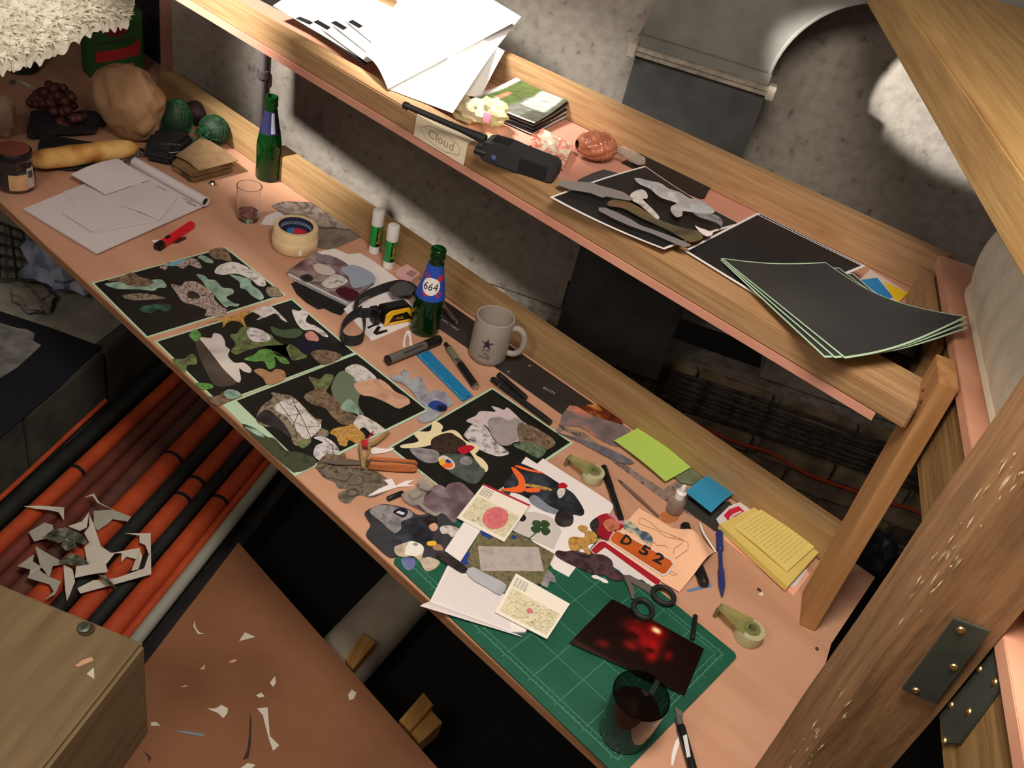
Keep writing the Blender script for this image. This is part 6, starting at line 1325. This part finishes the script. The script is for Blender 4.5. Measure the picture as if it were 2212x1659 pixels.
# clear bags
M_cello = mat('cellophane', (240, 236, 196), .12, trans=.6, ior=1.25, bump=.8, bs=60)
sb1 = MB().ball(dd_('d4', 640, 470, zs) + ZZ * .022, .034, (1.2, .8, .62), 26, .5, 11).o('sweet_bag', M_cello, None, 'crinkled clear bag of pale sweets behind the radio antenna', 'bag', smooth=True)
sb2 = MB().ball(dd_('d4', 860, 520, zs) + ZZ * .029, .032, (1.1, .8, .7), 26, .5, 15).o('sweet_bag', M_cello, None, 'crinkled clear bag with a pink mark, between radio and photo stack', 'bag', smooth=True)
MB().prism([dd_('d4', x, y, .447) for x, y in [(810, 400), (875, 425), (850, 500), (800, 480)]], (0, 0, -.001)).o('pink_mark', mat('pink_print', (206, 110, 140), .5), sb2)
sb3 = MB().grid(lambda u, v: bil([dd_('d4', x, y, zs) for x, y in [(1180, 690), (1300, 610), (1560, 740), (1480, 920)]], u, v) + ZZ * (.014 + .010 * noise.noise(V3((u * 5, v * 5, 4)))), 22, 16, .010).o('printed_bag', mat('printed_cello', (236, 214, 190), .15, trans=.5, ior=1.25, ramp=[(240, 226, 200), (232, 216, 190), (214, 90, 80), (236, 226, 200)], ns=50, rng=(.35, .72), bump=.6, bs=50), None, 'flat clear bag with red print behind the radio', 'bag', smooth=True)
# bag of copper-coloured nuts with twisted end
na, nb_ = dd_('d4', 1575, 790, zs), dd_('d4', 1895, 815, zs); ax = (nb_ - na).normalized()
ngt = T('nut_bag', 'twisted clear bag packed with copper-brown nuts, on the shelf', 'bag', (na + nb_) / 2)
def nutp(u, v):
    a = 2 * pi * u; t = v; r = .030 * (max(.02, sin(pi * (.02 + t * .95))) ** .45) * (1 + .06 * abs(sin(t * 26 + 3 * sin(a))) + .05 * sin(a * 9 + int(t * 8) * 1.6))
    y_ = ZZ.cross(ax); return na + ax * (t * (nb_ - na).length * 1.02) + y_ * cos(a) * r * 1.05 + ZZ * (.0265 + sin(a) * r * .82)
MB().grid(nutp, 60, 44).o('nuts', mat('copper_nuts', (196, 124, 92), .3, (156, 88, 62), ns=50, coat=.6, bump=.6, bs=90), ngt, smooth=True)
M_cel2 = mat('clear_film', (236, 226, 214), .1, trans=.8, ior=1.25)
tla, tlb = nb_ + ZZ * .024, dd_('d4', 2185, 820, .415)
tail = [(0, -.006), (0, .006)]
dq_ = (tlb - tla); y_ = ZZ.cross(dq_.normalized())
MB().grid(lambda u, v: tla + dq_ * u + y_ * ((v - .5) * (.018 + .030 * sin(pi * min(1, u * .9 + .05)))) + ZZ * (.004 * sin(v * 18 + u * 6)), 14, 16, .001).o('twisted_end', M_cel2, ngt, smooth=True)
# two-way radio
ra, rb_ = dd_('d4', 820, 690, .4585), dd_('d4', 1440, 905, .4585); ax = (rb_ - ra).normalized(); ay = ZZ.cross(ax); rl__ = (rb_ - ra).length
rad_ = T('two_way_radio', 'black two-way radio with a long antenna, lying on the front rail', 'radio', (ra + rb_) / 2 - ZZ * .017)
M_rad = mat('radio_body', (40, 40, 42), .55, bump=.08, bs=300); M_rad2 = mat('radio_side', (24, 24, 26), .5)
def sec(t, hw, z0, z1, off=0):
    c = ra + ax * (t * rl__); return [c - ay * hw + ZZ * z0, c + ay * (hw + off) + ZZ * z0, c + ay * (hw + off) * .92 + ZZ * z1, c - ay * hw * .92 + ZZ * z1]
secs = [sec(-.01, .021, -.013, .010, .004), sec(.05, .025, -.0165, .0150, .004), sec(.35, .0255, -.0170, .0175, .003), sec(.5, .0250, -.0170, .0165), sec(.97, .0235, -.0170, .0150), sec(1.01, .020, -.013, .010)]
vs = [p for s in secs for p in s]; fs = [(i * 4 + j, i * 4 + (j + 1) % 4, i * 4 + 4 + (j + 1) % 4, i * 4 + 4 + j) for i in range(5) for j in range(4)] + [(0, 1, 2, 3), (23, 22, 21, 20)]
MB().add(vs, fs).o('body', M_rad, rad_, bev=.004, smooth=True)
b = MB()
for i in range(7):
    t = .10 + i * .035; c = ra + ax * (t * rl__) + ZZ * (.0155 + (t - .05) * .0085 + .0003); b.box(c + ay * .006, ax * .0009, ay * .015, ZZ * .0006)
b.o('speaker_slots', mat('slot_black', (8, 8, 9), .8), rad_, kind='stuff')
MB().lathe([(.0085, -.012), (.009, -.010), (.009, 0), (.0085, .002)], ra + ay * -.010 + ZZ * .002 - ax * .006, -ax, 18).o('knob', M_rad2, rad_, smooth=True)
MB().lathe([(.0062, -.010), (.0066, 0), (.006, .010)], ra + ay * -.019 - ZZ * .004, -ax, 14).o('knob', M_rad2, rad_, smooth=True)
MB().lathe([(.0045, 0), (.0045, .0012), (.003, .002), (0, .002)], ra + ax * .026 - ay * .0262 + ZZ * -.003, -ay, 14).o('blue_button', mat('blue_button', (70, 84, 140), .5), rad_, smooth=True)
MB().box(ra + ax * (rl__ * .72) - ay * .0246 - ZZ * .001, ax * .024, ay * .0008, ZZ * .011).o('side_grip', M_rad2, rad_, bev=.0006)
an0 = ra + ay * .010 + ZZ * .006 - ax * .004; an1 = dd_('d4', 122, 338, .4700)
MB().lathe([(.0078, 0), (.0080, .012), (.0066, .03), (.0054, .05), (.0050, (an1 - an0).length - .012), (.0064, (an1 - an0).length - .01), (.0062, (an1 - an0).length - .002), (.004, (an1 - an0).length)], an0, an1 - an0, 16).o('antenna', M_brub, rad_, smooth=True)
# black cards
card('black_card', 'black paper card flat on the shelf behind the framed collage', k('d5', [(690, 95), (845, 12), (1405, 335), (1330, 430), (1000, 300)]), .4040, M_pblack2, 'card')
card('black_card', 'second black card, a little proud of the other, behind the collage', k('d5', [(640, 120), (830, 30), (1390, 350), (1350, 430), (900, 250)]), .4026, M_pblack2, 'card')
card('grey_card', 'dark grey card corner under the clear twisted bag end', k('d5', [(270, 270), (400, 210), (490, 180), (640, 220), (520, 330), (330, 320)]), .4048, mat('charcoal_card', (66, 64, 66), .6), 'card')
# white-bordered prints
def bordered(label, q, zz, m_b, d, h=None, name='bordered_print', group=None):
    c = [P(x, y, z) for (x, y), z in zip(q, zz)]
    o = curled(name, c, m_b, h, 22, 14, .0008, label=label, cat='print', group=group)
    la, lb = (c[1] - c[0]).length, (c[3] - c[0]).length; a, b_ = d / la, d / lb
    MB().grid(lambda u, v: bil(c, lerp(a, 1 - a, u), lerp(b_, 1 - b_, v)) + V3((0, 0, (h(lerp(a, 1 - a, u), lerp(b_, 1 - b_, v)) if h else 0) + .0006)), 22, 14).o('black_image', mat('black_image', (30, 28, 29), .45), o, smooth=True)
    return o, c
M_bord = mat('white_border', (226, 220, 218), .6)
for i, (dx, lb) in enumerate(((6, 'white-bordered black print on the shelf, lower of the two beside the mint-edged ones'), (0, 'white-bordered black print on the shelf, upper of the two beside the mint-edged ones'))):
    bordered(lb, [(1478 + dx, 541 - dx * .3), (1633 + dx, 461 - dx * .3), (1868 + dx * .4, 576 - dx * .3), (1668 + dx * .4, 658)], (.4440 + i * .0022, .4330 + i * .0022, .4330 + i * .0022, .4440 + i * .0022), M_bord, .0042, lambda u, v: .006 * sin(pi * u) * v * 0)
# framed collage
cq5 = k('d5', [(32, 416), (842, 150), (1662, 648), (1010, 862)])
hcol = lambda u, v: .003 * sin(pi * u) - .004 * v * (1 - v) * 4
colg, cc5 = bordered('white-bordered collage of silvery paper shapes, beside the radio', cq5, (.4480, .4300, .4340, .4560), M_bord, .0042, hcol, name='collage_print')
def on5(x, y):     # crop pixel -> point on the collage sheet (inverse bilinear by projection onto its mean plane)
    n = (cc5[1] - cc5[0]).cross(cc5[3] - cc5[0]).normalized(); q = k('d5', [(x, y)])[0]; return onplane(q, cc5[0] + ZZ * .004, n)
M_slv = PH('silver', (140, 146, 150), (190, 194, 196), (164, 160, 164), (206, 208, 208), ns=24, nd=3, r=.3)
def c5cut(pts, m, dz=.0, sm=3, name='paper_cutout'):
    return MB().prism([on5(x, y) + ZZ * (.0015 + dz) for x, y in smoothpoly(pts, sm)], (0, 0, -.0006)).o(name, m, colg)
c5cut([(745, 285), (780, 280), (880, 305), (960, 320), (1040, 370), (1130, 400), (1210, 450), (1310, 470), (1420, 550), (1410, 580), (1330, 580), (1240, 570), (1160, 560), (1150, 600), (1100, 610), (1055, 560), (1060, 520), (1100, 500), (1080, 480), (960, 440), (880, 370), (790, 330)], M_slv, .004)
c5cut([(1250, 575), (1340, 580), (1430, 590), (1490, 630), (1490, 690), (1450, 660), (1370, 630), (1300, 610)], ph_grey, .0035)
c5cut([(720, 400), (800, 365), (850, 390), (860, 440), (820, 450), (900, 530), (960, 600), (930, 610), (800, 500), (720, 450)], ph_stone, .0015)
c5cut([(560, 450), (700, 470), (800, 520), (960, 620), (1160, 690), (1300, 720), (1330, 780), (1240, 810), (1160, 780), (1000, 690), (800, 600), (650, 520), (520, 500)], PH('earth', (84, 74, 48), (116, 84, 62), (96, 88, 58), (70, 62, 50), ns=16, nd=3), .0008)
c5cut([(445, 545), (500, 520), (720, 620), (800, 670), (1000, 740), (1220, 830), (1210, 850), (1140, 845), (900, 740), (700, 670)], mat('grey_strip_paper', (122, 118, 118), .5), .0012, 2)
c5cut([(1265, 670), (1300, 690), (1420, 735), (1370, 765), (1300, 720)], M_bord, .0012, 2)
gs = MB().prism([dd_('d5', x, y, .4560) for x, y in [(95, 290), (130, 275), (330, 290), (390, 292), (460, 320), (560, 345), (660, 375), (740, 430), (720, 445), (620, 430), (520, 410), (480, 420), (380, 380), (200, 350), (100, 310)]], (0, 0, -.0007)).o('grey_strip', mat('grey_blade_paper', (128, 122, 118), .5), None, 'grey blade-shaped paper strip from the radio across the collage', 'paper')
# mint-edged black sheets
gq = [(1558, 557), (1783, 565), (2090, 684), (1826, 774)]
M_gl = mat('semi_gloss_black', (50, 50, 51), .38)
for i in range(3):
    dx = (2 - i)
    q = [(1558 - dx * 1, 557 + dx * 2), (1783 + dx * 30, 566 + dx * 12), (2090 + dx * 1, 684 + dx * 12), (1826 - dx * 22, 774 - dx)]
    zz = (.4490 + i * .002, .4420 + i * .002, .515 + i * .006, .4640 + i * .003)
    c = [P(x, y, z) for (x, y), z in zip(q, zz)]
    hf = lambda u, v: -.020 * sin(pi * u) * (.4 + .6 * v) * .7 - .018 * sin(pi * v) * u
    o = curled('mint_edged_print', c, M_mint, hf, 24, 16, .0007, label=['lowest of the three curled mint-edged black sheets', 'middle one of the three curled mint-edged black sheets', 'topmost curled mint-edged black sheet, reaching to the mattress'][i], cat='print', group='curled mint-edged black sheets')
    MB().grid(lambda u, v: bil(c, lerp(.012, .988, u), lerp(.014, .986, v)) + ZZ * (hf(lerp(.012, .988, u), lerp(.014, .986, v)) + .0005), 24, 16).o('black_image', M_gl, o, smooth=True)
# flyer and black package at the end of the shelf
fly = card('flyer', 'blue, yellow and white flyer in the back corner of the shelf', [(1840, 620), (1880, 582), (1962, 632), (1942, 652), (1900, 650)], .4022, mat('flyer_white', (214, 206, 196), .6), 'flyer')
sheet('blue_area', [(1862, 604), (1895, 600), (1930, 642), (1905, 650), (1850, 622)], .4026, mat('flyer_blue', (30, 130, 196), .5), None, None, fly, .0003)
sheet('yellow_area', [(1908, 608), (1962, 632), (1942, 652), (1930, 644)], .4027, mat('flyer_yellow', (238, 200, 40), .5), None, None, fly, .0003)
bk = [P(x, y, .404) for x, y in [(1872, 780), (1955, 812), (2002, 750), (1922, 722)]]
pkg = T('black_package', 'black wrapped package in the right end of the shelf', 'package', bk[0] * .5 + bk[2] * .5)
MB().hexa(bk, [p + ZZ * .030 for p in bk]).o('wrapping', mat('black_film', (16, 16, 20), .4), pkg, bev=.004)
MB().tube(curve([bil(bk, .72, v) + ZZ * (.0315 + .003 * sin(pi * v)) for v in (.04, .3, .6, .95)], 4), .0014, 6).o('pale_seam', mat('pale_seam', (110, 100, 96), .6), pkg, smooth=True)
# ================= scraps below the desk =================
M_scr = mat('scrap_paper', (206, 200, 186), .8); M_scr2 = mat('scrap_grey', (166, 164, 150), .8)
sheets_ = [([(205, 290), (330, 285), (548, 300), (545, 410), (500, 340), (400, 320), (300, 310)], 0), ([(245, 510), (380, 430), (450, 450), (470, 560), (370, 570), (290, 590)], 1), ([(760, 360), (800, 440), (860, 630), (950, 690), (1190, 645), (1215, 720), (1180, 830), (1120, 840), (1160, 740), (1080, 720), (1030, 770), (1040, 690), (980, 690), (910, 780), (800, 840), (660, 800), (740, 750), (720, 640), (760, 600), (720, 520), (760, 460)], 0),
           ([(800, 330), (960, 320), (1120, 380), (1090, 420), (960, 400), (920, 440), (830, 500), (800, 440)], 1), ([(1065, 520), (1285, 520), (1290, 870), (1000, 950), (685, 1035), (660, 990), (800, 920), (880, 920), (1000, 900), (1120, 860), (1230, 820), (1270, 700), (1240, 620), (1190, 600), (1190, 540)], 0),
           ([(540, 780), (620, 830), (640, 930), (590, 1060), (570, 1100), (555, 990)], 0), ([(230, 900), (300, 800), (370, 860), (440, 900), (520, 930), (470, 1040), (380, 1090), (500, 980)], 1), ([(300, 630), (420, 700), (560, 780), (450, 800), (420, 900), (340, 790)], 1), ([(150, 800), (290, 700), (280, 760), (360, 810), (240, 900), (260, 830)], 1),
           ([(580, 460), (700, 420), (760, 340), (740, 470), (680, 500)], 0), ([(720, 215), (800, 180), (850, 260), (990, 330), (900, 290), (830, 260), (790, 200)], 0), ([(650, 800), (780, 760), (900, 770), (920, 850), (780, 870), (640, 900)], 0)]
SCL = ['hooked white strip at the far top left', 'pale torn piece at the left', 'large notched white piece in the middle', 'grey-white piece with a tail at the top', 'big white angular frame at the right', 'white pointed piece standing at the front', 'pale piece at the front left', 'pale folded piece in the middle left', 'ragged pale piece at the far left', 'small white piece under the mottled one', 'thin white curl at the very top', 'white piece in the centre right']
for i, (pts, m) in enumerate(sheets_):
    zc = cz + .030 + i * .0018
    MB().prism([kp('e2', x, y, zc + .006 * noise.noise(V3((x * .01, y * .01, i)))) for x, y in pts], (0, 0, -.0007)).o('paper_scrap', [M_scr, M_scr2][m], None, SCL[i] + ' of the scrap heap on the orange conduits', 'paper scrap', 'paper scraps heaped on the conduits')
for i, pts in enumerate([[(360, 560), (450, 490), (560, 470), (680, 520), (750, 590), (720, 620), (600, 570), (500, 600)], [(500, 760), (600, 690), (700, 720), (760, 780), (640, 800)], [(560, 560), (640, 590), (660, 640), (560, 670), (520, 620)], [(830, 870), (900, 880), (1000, 990), (930, 960)]]):
    MB().prism([kp('e2', x, y, cz + .053 + i * .001) for x, y in pts], (0, 0, -.0007)).o('paper_scrap', PH('scrap', (30, 32, 26), (84, 88, 74), (150, 150, 136), ns=60), None, ['mottled dark scrap on top of the heap of paper scraps', 'dark scrap in the middle of the heap of paper scraps', 'speckled grey scrap in the heap of paper scraps', 'thin black scrap at the front of the heap of paper scraps'][i], 'paper scrap', 'paper scraps heaped on the conduits')
pls = [('white pointed scrap nearest the timber block on the plywood', [(2040, 575), (2090, 500), (2180, 540)], 'e3', 0), ('pale drop-shaped scrap on the plywood', [(1765, 1150), (1840, 1150), (1890, 1120), (1945, 1150), (1940, 1190), (1905, 1235), (1860, 1190)], 'e3', 0), ('tiny peach scrap on the plywood, above the drop-shaped one', [(1545, 965), (1580, 950), (1605, 960), (1570, 970)], 'e3', 2),
       ('curved pale paring on the plywood by the pale conduit', [(1650, 450), (1660, 400), (1670, 460), (1700, 500), (1745, 515), (1690, 515)], 'e3', 0), ('small cream scrap right of the curved paring', [(1705, 815), (1735, 790), (1750, 770), (1745, 820)], 'e3', 2), ('slender peach scrap on the plywood', [(1945, 755), (2000, 730), (2025, 740), (1985, 760)], 'e3', 2),
       ('white scrap with a thin blue tail at the foot of the timber block', [(1285, 1270), (1330, 1265), (1370, 1295), (1290, 1300)], 'e3', 0), ('narrow blue-grey scrap near the foot of the timber block', [(1480, 1340), (1560, 1340), (1745, 1370), (1740, 1390), (1560, 1360)], 'e3', 3), ('torn dark scrap at the bottom of the plywood', [(2135, 1180), (2145, 1260), (2140, 1460), (2120, 1570), (2070, 1590), (2110, 1500), (2125, 1380)], 'e3', 4),
       ('dark paring at the very bottom, left of the torn dark scrap', [(1225, 1510), (1270, 1550), (1290, 1570), (1270, 1610), (1265, 1570)], 'e3', 4)]
for lb, pts, c, m in pls:
    MB().prism([kp(c, x, y, zp + .0010) for x, y in pts], (0, 0, -.0006)).o('paper_scrap', [M_scr, M_scr2, mat('peach_scrap', (206, 160, 128), .8), mat('blue_scrap', (120, 134, 150), .8), mat('dark_scrap2', (52, 40, 34), .8)][m], None, lb, 'paper scrap')
for lb, pts in [('long white ragged scrap on the plywood, near the lower battens', [(555, 1530), (578, 1528), (580, 1555), (583, 1590), (603, 1610), (590, 1622), (582, 1600), (574, 1570), (568, 1545)]), ('little white curl above the ragged scrap on the plywood', [(553, 1502), (564, 1496), (572, 1504), (560, 1507)]), ('white pointed curl in the middle of the plywood', [(583, 1475), (594, 1460), (596, 1474), (590, 1484)]), ('small white scrap at the bottom of the plywood sheet', [(520, 1659), (535, 1648), (552, 1652), (530, 1672)]), ('pale smudge of a scrap towards the right of the plywood', [(752, 1500), (760, 1490), (770, 1496), (764, 1510), (754, 1512)])]:
    MB().prism([P(x, y, zp + .0010) for x, y in pts], (0, 0, -.0006)).o('paper_scrap', M_scr, None, lb, 'paper scrap')
MB().prism([kp('e3', x, y, zb + .0010) for x, y in [(740, 855), (800, 800), (805, 900)]], (0, 0, -.0006)).o('paper_scrap', M_scr, None, 'white triangle of paper on top of the timber block', 'paper scrap')
MB().prism([kp('e3', x, y, zb + .0010) for x, y in [(640, 785), (700, 740), (780, 710), (800, 740), (740, 765), (670, 795)]], (0, 0, -.0006)).o('paper_scrap', MATS['peach_scrap'], None, 'peach sliver of paper on top of the timber block', 'paper scrap')
bb0 = P(1840, 1270, -.3)
MB().ball(P(1880, 1210, -.36), .07, (.7, 1, 1), 20, .4, 6).o('dark_bag', mat('dark_blue_bag', (30, 36, 56), .4, (16, 18, 26), ns=16, bump=.5, bs=30), None, 'dark blue plastic bag glimpsed below, between batten and timber post', 'bag', smooth=True)
